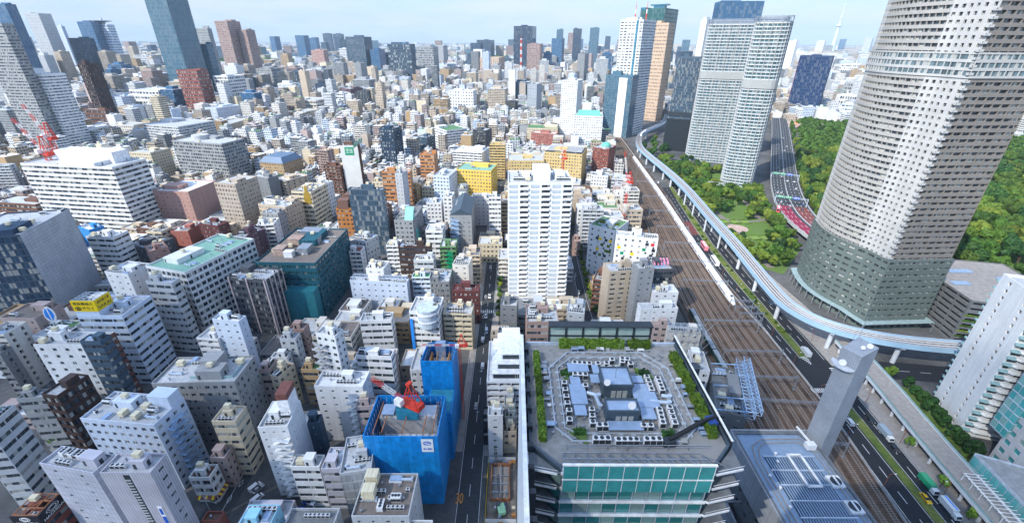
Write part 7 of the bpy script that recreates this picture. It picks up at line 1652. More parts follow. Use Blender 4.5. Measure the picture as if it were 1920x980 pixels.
    for x,y,a,b_,c in((-8,-14,8,7,7),(2,-12,6,6,5),(-9,4,7,9,6)): m=MB(); m.box(-a/2,a/2,-b_/2,b_/2,0,c); m.build('roof_tower','plum_brown',root,(x,y,h))
    root,cx,cy,rot,w,d,h,n=BLD['e01']; m=MB(); m.box(-w*.1,w*.16,-d*.25,d*.25,h,h+7); m.box(-w*.28,-w*.16,-d*.2,d*.1,h,h+3.5); m.box(w*.24,w*.4,-d*.2,d*.3,h,h+3); m.build('roof_cabin','white_paint',root)
    for x in(-14,-11,11,13,16): link('air_conditioner',EQ['chiller'],root,(x,-6,h))
    fl=h/n; m=MB(); m.box(-2.3,2.3,-.8,-.02,-.95,.1); bal=m.mesh('balcony',['white_paint']); m=MB(); m.box(-2.35,2.35,-.12,-.02,.12,fl*.5); m.box(-.04,.04,-.16,-.12,.12,fl*.5,1); m.box(-1.2,-1.12,-.16,-.12,.12,fl*.5,1); m.box(1.12,1.2,-.16,-.12,.12,fl*.5,1); pan=m.mesh('window_panel',['frosted_blue','white_paint'])
    for i in range(n):
        for j in range(6): link('balcony' if j%2 else 'window_panel',bal if j%2 else pan,root,(-w/2+(j+.5)*w/6,-d/2,fl*i+.3*fl))
    root,cx,cy,rot,w,d,h,n=BLD['b02']
    for k in range(5): m=MB(); y=-d/2+.5+k*(d-1)/4; m.box(w/2+.02,w/2+.5,y-.3,y+.3,0,h+1.2); m.build('fin','pink_fin',root)
    for k in range(3): m=MB(); x=-w/2+.4+k*(w-.8)/2; m.box(x-.35,x+.35,-d/2-.5,-d/2-.02,0,h+1.2); m.build('fin','pink_fin',root)
    root,cx,cy,rot,w,d,h,n=BLD['e02']
    rn=random.Random(2)
    for k in range(16):
        x=rn.uniform(-w/2+2,w/2-2); z=rn.choice([8,12,16,20,24,28,32]); m=MB(); m.box(x-1.1,x+1.1,-d/2-.06,-d/2-.01,z,z+2.1); m.build('coloured_opening',rn.choice(['sign_red','sign_yellow','sign_green','dark_metal','dark_metal','grass']),root)
    root,cx,cy,rot,w,d,h,n=BLD['e02w']
    for k in range(14):
        x=rn.uniform(-w/2+2,w/2-2); z=rn.choice([8,12,16,20,24,28]); m=MB(); m.box(x-1.1,x+1.1,-d/2-.06,-d/2-.01,z,z+2.1); m.build('coloured_opening',rn.choice(['sign_red','sign_yellow','grass','dark_metal','dark_metal','grass']),root)
    lf=leaf_box(-w/2+2,-2,w/2-3,-2,h,4,1.4,4,.4); lf.build('roof_planting','leaves',root)
    root,cx,cy,rot,w,d,h,n=BLD['e07']
    for k in range(5): m=MB(); m.cyl((-4+k*2,-d*.2,h+1.2),(-3+k*2,d*.2,h+2.2),.5,.5,8); m.build('pink_pipe','pink_paint',root)
    root,cx,cy,rot,w,d,h,n=BLD['e10']; m=MB()
    for i in range(6):
        for j in range(5):
            x=-w/2-1+i*(w+2)/5; z=j*h/4+2; m.bar((x,-d/2-1.2,0),(x,-d/2-1.2,h+3),.15); m.bar((-w/2-1,-d/2-1.2,z),(w/2+1,-d/2-1.2,z),.13); m.bar((w/2+1.2,-d/2+i*d/5,0),(w/2+1.2,-d/2+i*d/5,h+3),.15); m.bar((w/2+1.2,-d/2,z),(w/2+1.2,d/2,z),.13)
            m.bar((x,-d/2-1.2,z),(x+(w+2)/5,-d/2-1.2,z+h/4),.1)
    for i in range(6): m.bar((-w/2+i*w/5,-d/2,h+3),(-w/2+i*w/5,d/2,h+3),.14); m.bar((-w/2,-d/2+i*d/5,h+3),(w/2,-d/2+i*d/5,h+3),.14)
    m.build('scaffold','pale_steel',root)
    root,cx,cy,rot,w,d,h,n=BLD['e50']; m=MB(); lattice(m,(w/2+.8,-d/2,h+2),(w/2+.8,d/2+4,h+2),3.2,16,(0,),.2); lattice(m,(w/2+3,-d/2,h+4),(w/2+3,d/2+4,h+4),2.4,14,(0,),.2)
    for k in range(5): y=-d/2+k*d/4; m.bar((-w/2,y,h+1.5),(w/2+3,y,h+4),.3)
    m.build('lattice_frame','sky_steel',root)
    root,cx,cy,rot,w,d,h,n=BLD['e51']; m=MB(); m.cyl((-w/2+.5,-d/2+1,h-9),(-w/2+.5,-d/2+1,h+2),2.2,2.2,16); m.build('round_bay','vehicle_glass',root)
    root,cx,cy,rot,w,d,h,n=BLD['c2ext']; m=MB(); m.box(w*.1,w/2-.3,-d*.1,d*.45,h,h+8); m.build('stair_tower','white_paint',root); m=MB(); m.box(w*.1-.1,w/2-.2,-d*.1-.1,d*.45+.1,h+8,h+10.5); m.build('tower_parapet','awning_brown',root)
    root,cx,cy,rot,w,d,h,n=BLD['c2tnk']
    for (x,y) in((-w*.3,d*.3),(-w*.28,-d*.05)): link('water_tank',EQ['water_tank'],root,(x,y,h),scale=(1.4,1.6,1.9))
    link('vent',EQ['vent'],root,(w*.2,d*.2,h)); link('chiller',EQ['chiller'],root,(w*.2,-d*.1,h)); link('skylight',EQ['skylight'],root,(w*.1,d*.38,h))
    root,cx,cy,rot,w,d,h,n=BLD['c1lav']; 
    for k in range(5): link('chiller',EQ['chiller'],root,(-6+k*3.1,d*.22,h),rz=PI/2,scale=(.8,.9,.9))
    root,cx,cy,rot,w,d,h,n=BLD['c1rib']; m=MB(); m.box(-w*.06,w*.06,-d/2-.08,-d/2-.02,0,h)
    for k in range(int(h/1.2)): m.box(-w*.055,w*.055,-d/2-.3,-d/2-.08,k*1.2,k*1.2+.3,1)
    m.build('stair_strip',['dark_metal','concrete'],root)
    root,cx,cy,rot,w,d,h,n=BLD['c1sta']; m=MB(); m.box(w*.2,w/2-.4,d*.1,d/2-.3,h,h+5.5); m.build('roof_tower','wall_plain',root,col='bluew')
    root,cx,cy,rot,w,d,h,n=BLD['c1ter']; m=MB(); m.box(-w*.02,w*.2,-d*.05,d*.35,h,h+5.5); m.build('roof_cabin','wall_plain',root,col='grey'); m=MB(); m.box(-w*.1,w*.42,-d*.3,-d*.29,h,h+1.2); m.box(w*.42,w*.424,-d*.3,d*.2,h,h+1.2); m.build('glass_railing','teal_glass_pale',root)
    root,cx,cy,rot,w,d,h,n=BLD['r1ste']
    for k in range(3): m=MB(); m.box(-w/2+2+k*2.0,w/2-.3-k*.4,-d/2+2.2+k*2.4,d/2-1,h+k*3.1,h+3.1+k*3.1); m.build('upper_storey','white_paint',root); g=MB(); g.box(-w/2+2.6+k*2,w/2-1-k*.4,-d/2+2.15+k*2.4,-d/2+2.2+k*2.4,h+.5+k*3.1,h+2.6+k*3.1); g.build('terrace_window','vehicle_glass',root)
    root,cx,cy,rot,w,d,h,n=BLD['e27']; m=MB()
    for k in range(24): m.box(-w/2-.6,-w/2-.05,-d/2,-d/2+5,8+k*4.7,10.5+k*4.7)
    m.build('red_ladder','redladder',root)
plain('frosted_blue',(.45,.52,.58),.2,0,.25,.4,.6); plain('pink_fin',(.5,.42,.42),.6); plain('awning_brown',(.16,.06,.05),.7); plain('sky_steel',(.33,.48,.68),.5,.1); plain('blue_curtain',(.04,.17,.25),.1,0,.25,.03,.8); plain('mansard_blue',(.1,.16,.25),.5); plain('gold',(.3,.2,.03),.45); plain('rust_panel',(.33,.24,.2),.8,0,.4,.5); plain('teal_clad',(.02,.15,.19),.5); plain('plum_brown',(.15,.08,.06),.7); plain('pink_paint',(.75,.25,.38),.5); plain('redladder',(.65,.06,.06),.6)
extra_parts()
def warehouse():
    a=np.array(at(960+370/2.723,300+200/2.723)); t=thing('warehouse','low warehouse with a pale barrel roof beside the railway','warehouse',(87,420,0),R(-14)); m=MB(); m.box(-11,11,-22,22,0,9); m.build('wall','offw_wall',t)
    m=MB(); K=8
    for k in range(K): x0,x1=-11.4+22.8*k/K,-11.4+22.8*(k+1)/K; z=lambda x:9.1+3.2*(1-(x/11.4)**2); m.quad((x0,-22.5,z(x0)),(x1,-22.5,z(x1)),(x1,22.5,z(x1)),(x0,22.5,z(x0)))
    m.poly([(-11.4,-22.4,9.05)]+[(x,-22.4,9.1+3.2*(1-(x/11.4)**2)) for x in np.linspace(-11.4,11.4,9)][::1]); m.build('barrel_roof','unit_white',t)
    for k in range(5): m=MB(); m.box(-9+k*4,-7+k*4,-22.06,-22,3,5); m.build('window','vehicle_glass',t)
warehouse()
def lattice_tower():
    x,y=4220,6470; t=thing('broadcasting_tower','very tall pale lattice broadcasting tower on the horizon','tower',(x,y,0)); m=MB(); m.cyl((0,0,0),(0,0,345),34,17,12); m.build('shaft','tower_pale',t); m=MB(); m.cyl((0,0,340),(0,0,352),22,33,16); m.cyl((0,0,352),(0,0,372),33,28,16); m.build('lower_gallery','tower_pale',t); m=MB(); m.cyl((0,0,372),(0,0,440),13,11,12); m.build('upper_shaft','tower_pale',t); m=MB(); m.cyl((0,0,440),(0,0,462),19,15,16); m.build('upper_gallery','tower_pale',t); m=MB(); m.cyl((0,0,462),(0,0,634),8,3.5,10); m.build('antenna_mast','tower_pale',t)
plain('tower_pale',(.5,.58,.68),.6); lattice_tower()
# ------------------------------------------------------------------ trees
def crown(seed,rx,rz,lumps,per,s,mat,name='crown'):
    rnd=random.Random(seed); mb=MB(); L=[]
    for i in range(lumps):
        a=rnd.uniform(0,2*PI); q=rnd.uniform(.0,.72)**.7; z=rnd.uniform(-.35,.75); L.append((Vector((math.cos(a)*q*rx,math.sin(a)*q*rx,z*rz*(1-.5*q*q))),rnd.uniform(.3,.48)*rx))
    for c,r in L:
        for _ in range(int(per*(r/(.4*rx))**2)):
            n=Vector((rnd.gauss(0,1),rnd.gauss(0,1),rnd.gauss(.35,1))).normalized(); p=c+n*r*rnd.uniform(.8,1.06); p.z=c.z+(p.z-c.z)*rz/rx*1.05
            if any((p-c2).length<r2*.7 for c2,r2 in L if c2 is not c): continue
            leaf_quad(mb,p,s*rnd.uniform(.7,1.3),rnd,n+Vector((rnd.gauss(0,.33),rnd.gauss(0,.33),rnd.gauss(0,.3))))
    return mb.mesh(name,[mat])
def trunk_mesh(h,r,seed):
    rnd=random.Random(seed); m=MB(); m.cyl((0,0,0),(0,0,h*.62),r,r*.65,7)
    for k in range(4): a=rnd.uniform(0,6.28); m.cyl((0,0,h*(.4+.06*k)),(math.cos(a)*h*.28,math.sin(a)*h*.28,h*.85),r*.45,r*.15,5)
    return m.mesh('trunk',['trunk'])
BIG=[crown(i,8.2,7.2,11,300,.6,m_) for i,m_ in enumerate(['leaves','leaves','dark_leaves','leaves','leaves'])]
SMALL=[crown(20+i,3.2,3.0,9,150,.34,m_) for i,m_ in enumerate(['leaves','dark_leaves','leaves'])]
LIME=[crown(40+i,2.3,2.6,8,75,.3,'lime_leaves') for i in range(2)]
TB=trunk_mesh(9,.5,1); TS=trunk_mesh(4.2,.18,2)
def tree(kind,x,y,label,group,s=1.0,sz=None,z=0):
    rnd=random.Random(int(x*31+y*17)); t=thing('tree' if kind!='big' else 'broadleaf_tree',label,'tree',(x,y,z),rnd.uniform(0,6.28),group); s=s*rnd.uniform(.85,1.15); t.scale=(s,s,(sz or s)*rnd.uniform(.9,1.12))
    if kind=='big': link('trunk',TB,t); link('crown',BIG[rnd.randrange(5)],t,(0,0,8.6))
    elif kind=='dark': link('trunk',TS,t); link('crown',SMALL[1],t,(0,0,4.4))
    elif kind=='small': link('trunk',TS,t); link('crown',SMALL[rnd.randrange(3)],t,(0,0,4.4))
    else: link('trunk',TS,t); link('crown',LIME[rnd.randrange(2)],t,(0,0,4.6))
    return t
def inpoly(x,y,P_):
    c=False; n=len(P_)
    for i in range(n):
        x0,y0=P_[i];x1,y1=P_[(i+1)%n]
        if (y0>y)!=(y1>y) and x<(x1-x0)*(y-y0)/(y1-y0)+x0: c=not c
    return c
GARDEN=[(286,352),(297,400),(342,497),(400,600),(482,755),(585,930),(720,905),(960,880),(1000,700),(640,330),(420,270),(330,285)]
m=MB(); m.poly([(x,y,.03) for x,y in GARDEN]); struct(m.build('garden_ground','grass'))
speck('lawn',(.13,.22,.04),(.2,.27,.07),.2,.95)
m=MB(); m.poly([(560,455,.05),(600,440,.05),(720,540,.05),(690,570,.05)]); struct(m.build('lawn','lawn'))
def forest():
    rnd=random.Random(11); pts=[]
    sp=17.5; y=265
    while y<930:
        x=280+rnd.uniform(0,sp)
        while x<1000:
            px,py=x+rnd.uniform(-4,4),y+rnd.uniform(-4,4)
            if inpoly(px,py,GARDEN) and not inpoly(px,py,[(560,455),(600,440),(720,540),(690,570)]):
                u,v=proj(px,py,8)
                if -60<u<1990 and v<1000: pts.append((v,px,py,u))
            x+=sp
        y+=sp*.88
    # hidden behind the big tower: leave those out
    def hid(u,v): 
        xl=1690-(v)*.377; xr=1900-v*.42
        return xl+18<u<xr-30 and v<520
    pts=[p for p in pts if not hid(p[3],p[0])]; pts.sort(key=lambda p:-p[0]); return pts
FP=forest(); NT=235
for v,x,y,u in FP[:NT]:
    big=random.Random(int(x*y)).random()
    tree('big',x,y,'broad evergreen tree in the dense garden wood beyond the expressway','trees of the garden wood',.8+.5*big)
def wood(name,pts,s,per,seed):
    """the farther part of a wood that reads as one mass"""
    rnd=random.Random(seed); mb=MB()
    for (x,y) in pts:
        r=s*rnd.uniform(.8,1.25); zc=r*1.15; 
        for _ in range(per):
            n=Vector((rnd.gauss(0,1),rnd.gauss(0,1),abs(rnd.gauss(.2,1)))).normalized(); b=.82+.3*math.sin(n.x*4+x)*math.cos(n.y*5+y); p=Vector((x,y,zc))+Vector((n.x*r*b,n.y*r*b,n.z*r*.75*b)); leaf_quad(mb,p,r*.17*rnd.uniform(.7,1.3),rnd,n+Vector((rnd.gauss(0,.4),rnd.gauss(0,.4),rnd.gauss(0,.3))))
    o=mb.build(name,'leaves'); o['kind']='stuff'; return o
wood('wood',[(x,y) for v,x,y,u in FP[NT:]],8.5,170,3)
def ell(cx,cy,a,b,n,seed):
    rnd=random.Random(seed); out=[]
    while len(out)<n:
        x,y=rnd.uniform(-1,1),rnd.uniform(-1,1)
        if x*x+y*y<1: out.append((cx+x*a,cy+y*b))
    return out
wood('wood',ell(-230,3700,520,330,420,1)+ell(-1500,3000,420,260,260,2),24,40,5)
wood('wood',ell(-870,830,60,50,40,4)+ell(-720,1350,70,60,40,6)+ell(-950,720,90,60,60,9),9,110,7)
# park between the viaduct and the expressway
PARK=[(184,300),(196,560),(215,600),(300,560),(276,470),(262,420),(248,372),(238,330),(200,286)]
m=MB(); m.poly([(x,y,.025) for x,y in PARK]); struct(m.build('park_ground','grass'))
struct(strip(smooth([(190,520),(196,470),(204,420),(203,370),(198,330),(196,296)],4),-2.5,2.5,.05).build('path','path')); struct(strip(smooth([(204,400),(222,392),(246,400),(262,430)],4),-1.8,1.8,.055).build('path','path')); struct(strip(smooth([(246,520),(252,470),(246,430),(238,400)],4),-3,3,.06).build('path','path'))
speck('pink_plaza',(.38,.26,.22),(.5,.37,.32),.3); pc=at(1383,428); m=MB(); m.cyl((pc[0],pc[1],.06),(pc[0],pc[1],.12),9,9,28); struct(m.build('plaza','pink_plaza'))
for k in range(8):
    i,j=k%4,k//4; x=pc[0]-14+i*9.5; y=pc[1]+(16 if j else -22); 
    b=thing('parterre_bed','square lawn bed with a clipped edge beside the round plaza','garden bed',(x,y,.06),R(8),'square beds around the plaza'); m=MB(); m.box(-3.4,3.4,-4.2,4.2,0,.25); m.build('lawn_patch','lawn',b); lf=MB()
    for a in((-3.6,-4.4,3.6,-4.4),(-3.6,4.4,3.6,4.4)): q=leaf_box(*a,0,.7,.7,10,.2); lf.v+=[]; q.build('clipped_edge','hedge_leaves',b)
rnd=random.Random(21); cnt=0; tries=0; placed=[]
while cnt<170 and tries<6000:
    tries+=1; x,y=rnd.uniform(184,290),rnd.uniform(290,590)
    if not inpoly(x,y,PARK) or math.hypot(x-pc[0],y-pc[1])<31 and y<pc[1]+34 or any(math.hypot(x-a,y-b)<4.6 for a,b in placed): continue
    if any(math.hypot(x-p[0],y-p[1])<7.5 for p in MONO) or any(math.hypot(x-p[0],y-p[1])<21 for p in EXP): continue
    if 490<y<560 and 243<x<292: continue
    if rnd.random()<.35 and y<440: continue
    placed.append((x,y)); cnt+=1; big=rnd.random()<.6 and y>350
    tree('big' if big else 'small',x,y,'leafy tree in the park between the blue viaduct and the expressway','trees of the small park',.62 if big else rnd.uniform(1.1,1.7))
def park_hall():
    t=thing('park_hall','low dark pavilion among trees at the foot of the twin towers','pavilion',(232,486,0),R(-20)); m=MB(); m.box(-9,9,-6,6,0,9); m.build('wall','slate_clad',t); m=MB(); m.box(-9.4,9.4,-6.4,6.4,9,9.5); m.build('roof','louvre_grey',t); m=MB(); m.box(-24,-9.1,-3,5,0,4); m.build('low_wing','concrete',t)
    for k in range(4): m=MB(); m.box(-7+k*4,-4.5+k*4,-6.06,-6,2,6); m.build('window','vehicle_glass',t)
park_hall()
# poplar row along the expressway
q=off_path([p for p in EXP if 395<p[1]<930],-19); 
for i,p in enumerate(q[::1]):
    tree('small',p[0],p[1],'tall narrow street tree in the row along the expressway','street trees along the expressway',1.25,2.2)
for i,(x,y) in enumerate([(197,640),(206,655),(214,672),(203,690),(222,700),(232,735),(215,615),(208,600),(240,760),(226,668),(236,690)]): tree('small',x,y,'street tree beneath the blue viaduct near the finned podium','trees near the finned podium',1.7)
for i in range(26):
    x,y=random.Random(i).uniform(199,262),random.Random(i+50).uniform(560,640); tree('big',x,y,'park tree gathered below the wide twin tower','trees below the twin tower',.6)
# deck-side planting
struct(strip(smooth([(188,168),(184.5,140),(182,121)],5),-9,3.5,.5).build('planting_strip','grass'))
for k in range(9):
    f=k/8; x,y=194.3-7*f,166-40*f; tree('dark',x,y,'round dark tree in the row beside the pedestrian deck, %s'%['at the viaduct end','second along','third along','fourth along','midway','past the middle','third from the glass lobby','second from the glass lobby','next to the glass lobby'][k],'trees beside the pedestrian deck',1.05)
tree('lime',188.5,172,'bright lime tree at the end of the pedestrian deck',None,1.3)
for k,(a,b) in enumerate((((188.2,165),(185.6,146)),((185.4,145),(182.4,124)))): tag(leaf_box(*a,*b,.5,2.0,1.9,12,.24).build('hedge','plum_leaves'),'dark plum-leaved hedge along the deck, '+('toward the viaduct' if k==0 else 'toward the glass lobby'),'hedge','plum hedges along the deck')
tag(leaf_box(190.0,164,184.4,124,.5,.8,1.2,12,.2).build('hedge','hedge_leaves'),'thin yellow-green hedge between plum hedge and dark trees','hedge')
for x,y,l in((166.5,131,'small lime street tree behind the parked lorry'),(164.7,113,'lime street tree beside the green lorry'),(163.7,100,'lime street tree beside the white lorry'),(163.6,88,'lime street tree at the edge below the white lorry')): tree('lime',x,y,l,None,.95)
for i,(px,py) in enumerate([(262,690),(275,672),(292,655),(312,638),(330,622),(352,600),(372,585),(392,565),(405,548)]): x,y=at(px,py); tree('small',x+4.4,y,'street tree in the shaded diagonal street under the white grid office','trees of the shaded diagonal street',.75)
for i,(px,py) in enumerate([(45,842),(20,905),(75,895),(110,838)]): x,y=at(px,py); tree('lime',x,y,['street tree by the grey office below the crosswalk','street tree above the black billboard','street tree between grey office and lavender slab','street tree next to the crosswalk'][i],None,1.1)
for i in range(14): y=228+i*7; tree('small',-8.2,y,'small street tree in the strip beside the straight street','trees along the straight street',.6)
for i in range(12): p=es[min(len(es)-1,3+i)] if i+3<len(es) else es[-1]; tree('small',p[0]+5.2,p[1]+1,'small tree along the curving lane by the white cube school','trees along the curving lane',.75)
# roadside shrub lumps on the median
rnd=random.Random(9)
for k in range(40):
    y=190+rnd.random()*270; xl=np.interp(y,[p[1] for p in LR],[p[0] for p in LR]); xr=np.interp(y,[p[1] for p in RL],[p[0] for p in RL]); x=xl+(xr-xl)*rnd.uniform(.2,.8)
    o=link('shrub',SMALL[k%3],None,(x,y,.5),scale=(.32,.42,.3)); o.rotation_euler=(0,0,rnd.uniform(0,6)); tag(o,'low shrub on the grassy median of the wide road','shrub','median shrubs')
# ------------------------------------------------------------------ vehicles
def hull(m,prof,w,mat=0,taper=0):
    n=len(prof)
    for k in range(n):
        a,b=prof[k],prof[(k+1)%n]; wa=w/2-(taper if a[1]>1.0 else 0); wb=w/2-(taper if b[1]>1.0 else 0); m.quad((-wa,a[0],a[1]),(wa,a[0],a[1]),(wb,b[0],b[1]),(-wb,b[0],b[1]),mat)
    i=len(m.v); m.v+=[(-(w/2-(taper if z>1.0 else 0)),y,z) for y,z in prof]; m.f.append(tuple(range(i,i+n)));m.m.append(mat);m.uv.append(None)
    i=len(m.v); m.v+=[((w/2-(taper if z>1.0 else 0)),y,z) for y,z in prof]; m.f.append(tuple(range(i+n-1,i-1,-1)));m.m.append(mat);m.uv.append(None)
def wheels(t,xs,ys,r):
    for x in xs:
        for y in ys: m=MB(); m.cyl((x-.1,y,r),(x+.1,y,r),r,r,12); w=m.build('wheel','rubber',t); m=MB(); s=1 if x>0 else -1; m.cyl((x+s*.1,y,r),(x+s*.13,y,r),r*.6,r*.6,8); m.build('rim','steel',w)
def car(col):
    t=bpy.data.objects.new('parked_car',None); COL.objects.link(t); m=MB(); hull(m,[(-2.2,.3),(2.2,.3),(2.25,.65),(1.9,.85),(.9,.95),(-1.6,.98),(-2.2,.9)][::-1],1.75); b=m.build('body','veh_paint',t,col=col); m=MB(); hull(m,[(-1.75,.97),(1.0,.95),(.25,1.42),(-1.2,1.44)][::-1],1.6,0,.14); m.build('cabin_glass','vehicle_glass',t); m=MB(); m.quad((-.62,-1.15,1.455),(.62,-1.15,1.455),(.62,.22,1.445),(-.62,.22,1.445)); m.build('car_roof','veh_paint',t,col=col); wheels(t,(-.8,.8),(-1.35,1.35),.32)
    for x in(-.6,.6): m=MB(); m.box(x-.2,x+.2,2.2,2.26,.6,.74); m.build('headlight','lamp_glass',t); m=MB(); m.box(x-.2,x+.2,-2.24,-2.19,.65,.8); m.build('tail_light','sign_red',t)
    return t
def veh_mat():
    m,nt,nd,lk,b=newmat('veh_paint'); setp(b,.25,0,.6); oi=nd.new('ShaderNodeObjectInfo'); lk.new(oi.outputs['Color'],b.inputs['Base Color']); b.inputs['Coat Weight'].default_value=.4
veh_mat()
def bus(col):
    t=bpy.data.objects.new('bus',None); COL.objects.link(t); m=MB(); hull(m,[(-5.5,.4),(5.5,.4),(5.5,1.6),(5.3,3.2),(-5.4,3.25),(-5.5,1.6)][::-1],2.5); m.build('body','veh_paint',t,col=col)
    for s in(-1,1): m=MB(); m.quad((s*1.27,-5,1.7),(s*1.27,4.9,1.7),(s*1.27,4.9,2.7),(s*1.27,-5,2.7)); m.build('side_window','vehicle_glass',t)
    m=MB(); m.quad((-1.1,5.53,1.5),(1.1,5.53,1.5),(1.1,5.36,2.9),(-1.1,5.36,2.9)); m.build('windscreen','vehicle_glass',t)
    for y in(-2.5,1.5): m=MB(); m.box(-.7,.7,y-1,y+1,3.25,3.5); m.build('roof_unit','unit_white',t)
    wheels(t,(-1.15,1.15),(-3.4,3.3),.48); t.scale=(1.15,1.2,1.15); return t
def lorry(col,boxcol,L=5.4,stripe=None):
    t=bpy.data.objects.new('lorry',None); COL.objects.link(t); m=MB(); hull(m,[(L/2-.1,.5),(L/2+1.8,.5),(L/2+1.85,1.2),(L/2+1.5,2.3),(L/2-.1,2.35)][::-1],2.1); m.build('cab','veh_paint',t,col=col); m=MB(); m.quad((-.9,L/2+1.87,1.25),(.9,L/2+1.87,1.25),(.9,L/2+1.56,2.15),(-.9,L/2+1.56,2.15)); m.build('windscreen','vehicle_glass',t); m=MB(); m.box(-1.15,1.15,-L/2-.8,L/2-.25,.85,3.1); m.build('cargo_box','veh_paint',t,col=boxcol)
    if stripe: m=MB(); m.box(-.75,-.2,-L/2-.7,L/2-.4,3.1,3.12); m.build('roof_stripe',stripe,t)
    m=MB(); m.box(-.5,.5,-L/2-.8,L/2+1.6,.45,.84); m.build('chassis','dark_metal',t); wheels(t,(-.95,.95),(-L/2+.4,L/2+.9),.42); return t
def van(col):
    t=bpy.data.objects.new('van',None); COL.objects.link(t); m=MB(); hull(m,[(-2.3,.35),(2.3,.35),(2.3,.95),(1.7,1.1),(1.0,1.95),(-2.2,2.0)][::-1],1.75,0,.08); m.build('body','veh_paint',t,col=col)
    for s in(-1,1): m=MB(); m.quad((s*.84,-2,1.2),(s*.84,1.2,1.2),(s*.82,.8,1.75),(s*.82,-2,1.75)); m.build('side_window','vehicle_glass',t)
    m=MB(); m.quad((-.74,1.74,1.12),(.74,1.74,1.12),(.72,1.1,1.88),(-.72,1.1,1.88)); m.build('windscreen','vehicle_glass',t); wheels(t,(-.8,.8),(-1.5,1.5),.33); return t
PROTO={}
def veh(kind,x,y,rz,label,cat,col,group=None,z=.06,**k):
    key=(kind,str(col),str(k))
    if key not in PROTO: PROTO[key]={'car':car,'bus':bus,'van':van}[kind](col) if kind!='lorry' else lorry(col,**k); index_children(PROTO[key]); o=PROTO[key]
    else: o=copy_tree(PROTO[key])
    o.location=(x,y,z); o.rotation_euler=(0,0,R(rz)); tag(o,label,cat,group); return o
G='vehicles on the wide road'
def onroad(px,py): return at(px,py,.8)
x,y=onroad(1320,463); veh('bus',x,y,-6,'pink bus on the wide road beside the bullet train','bus',(.85,.25,.3))
x,y=onroad(1340,491); veh('bus',x,y,-6,'white bus on the wide road beside the bullet train','bus',(.75,.75,.75))
x,y=onroad(1511,662); veh('lorry',x,y,-8,'silver lorry waiting at the crosswalk junction','lorry',(.6,.62,.65),boxcol=(.5,.53,.56))
x,y=onroad(1658,812); veh('lorry',x,y,176,'grey-topped lorry parked at the kerb under the footbridge','lorry',(.7,.7,.7),boxcol=(.28,.34,.4))
x,y=onroad(1738,907); veh('lorry',x,y,176,'white-cabbed lorry with a green cargo box','lorry',(.72,.72,.72),boxcol=(.02,.3,.15))
x,y=onroad(1778,952); veh('lorry',x,y,176,'white lorry with a blue roof stripe','lorry',(.74,.74,.74),boxcol=(.72,.72,.72),stripe='sign_blue_bright')
x,y=onroad(1736,933); veh('car',x,y,176,'yellow taxi driving beside the green lorry','taxi',(.75,.42,.0))
x,y=onroad(1632,785); veh('car',x,y,176,'black car parked just behind the grey-topped lorry','car',(.015,.015,.02))
x,y=onroad(1677,838); veh('car',x,y,176,'black car parked just ahead of the grey-topped lorry','car',(.015,.015,.02))
x,y=onroad(1593,790); veh('van',x,y,-4,'white van half hidden beside the slab tower','van',(.74,.74,.75))
x,y=onroad(1445,567); veh('car',x,y,172,'dark blue car under the blue viaduct','car',(.03,.06,.14))
x,y=onroad(1478,621); veh('car',x,y,172,'black car following the wide road toward the junction','car',(.015,.015,.02))
x,y=onroad(1790,908); veh('car',x+.5,y,176,'dark car in the lane beneath the footbridge','car',(.02,.022,.03))
x,y=onroad(1234,342); veh('van',x,y,-12,'white van far up the wide road','van',(.74,.74,.75))
x,y=onroad(1352,441); veh('car',x,y,172,'silver car passing below the viaduct piers','car',(.5,.5,.52))
# the straight street and its side streets
ST=[(905,685,'white van on the straight street below the blue tower','van',(.74,.74,.75)),(905,636,'white van by the kerb near the red crane','van',(.74,.74,.75)),(912,620,'pale blue van on the straight street','van',(.45,.52,.6)),(918,555,'white car crossing the zebra stripes','car',(.72,.72,.72)),(920,500,'silver car on the narrow far street','car',(.5,.5,.52)),(922,470,'dark car on the narrow far street','car',(.03,.03,.04)),(911,592,'white car waiting on the straight street','car',(.72,.72,.72)),(893,760,'grey car beside the construction fence','car',(.3,.3,.32))]
for px,py,l,k,c in ST: x,y=at(px,py,.8); veh(k,x,y,0 if px<908 else 180,l,k,c)
PK=[(478,912,'white van parked by the diamond-marked street, upper','van',(.74,.74,.75)),(482,934,'white van parked by the diamond-marked street, lower','van',(.74,.74,.75)),(400,935,'white car parked beside the striped awning shop','car',(.74,.74,.75)),(570,945,'blue car parked under the green-windowed office','car',(.02,.09,.5)),(588,945,'white van parked under the green-windowed office','van',(.74,.74,.75)),(484,915,'grey car at the parking lot edge','car',(.35,.36,.38)),(158,813,'white van beside the zebra crossing','van',(.74,.74,.75)),(128,812,'grey car beside the zebra crossing','car',(.3,.3,.32)),(330,645,'white car in the shaded diagonal street','car',(.7,.7,.7)),(318,662,'dark car in the shaded diagonal street','car',(.03,.03,.035)),(205,832,'silver car behind the lavender slab','car',(.5,.5,.52))]
for i,(px,py,l,k,c) in enumerate(PK): x,y=at(px,py,.8); veh(k,x,y,[-30,-30,70,170,170,-30,20,20,-40,-40,20][i],l,k,c)
rnd=random.Random(77); EXg='cars on the elevated expressway'
EP=[p for p in EXP if 370<p[1]<800]
for k in range(26):
    i=rnd.randrange(len(EP)-1); o_=rnd.choice([-10,-6.5,-3,2.5,5.8,9.2]); q=off_path(EP,o_)[i]; d=np.array(EP[i+1])-np.array(EP[i]); col=rnd.choice([(.7,.7,.72),(.03,.03,.04),(.04,.1,.3),(.4,.41,.43),(.7,.7,.72)]); veh('car',q[0],q[1],math.degrees(-math.atan2(d[0],d[1])) if o_<0 else 180-math.degrees(math.atan2(d[0],d[1])),'small car among the traffic on the elevated expressway','car',col,EXg,6.56)
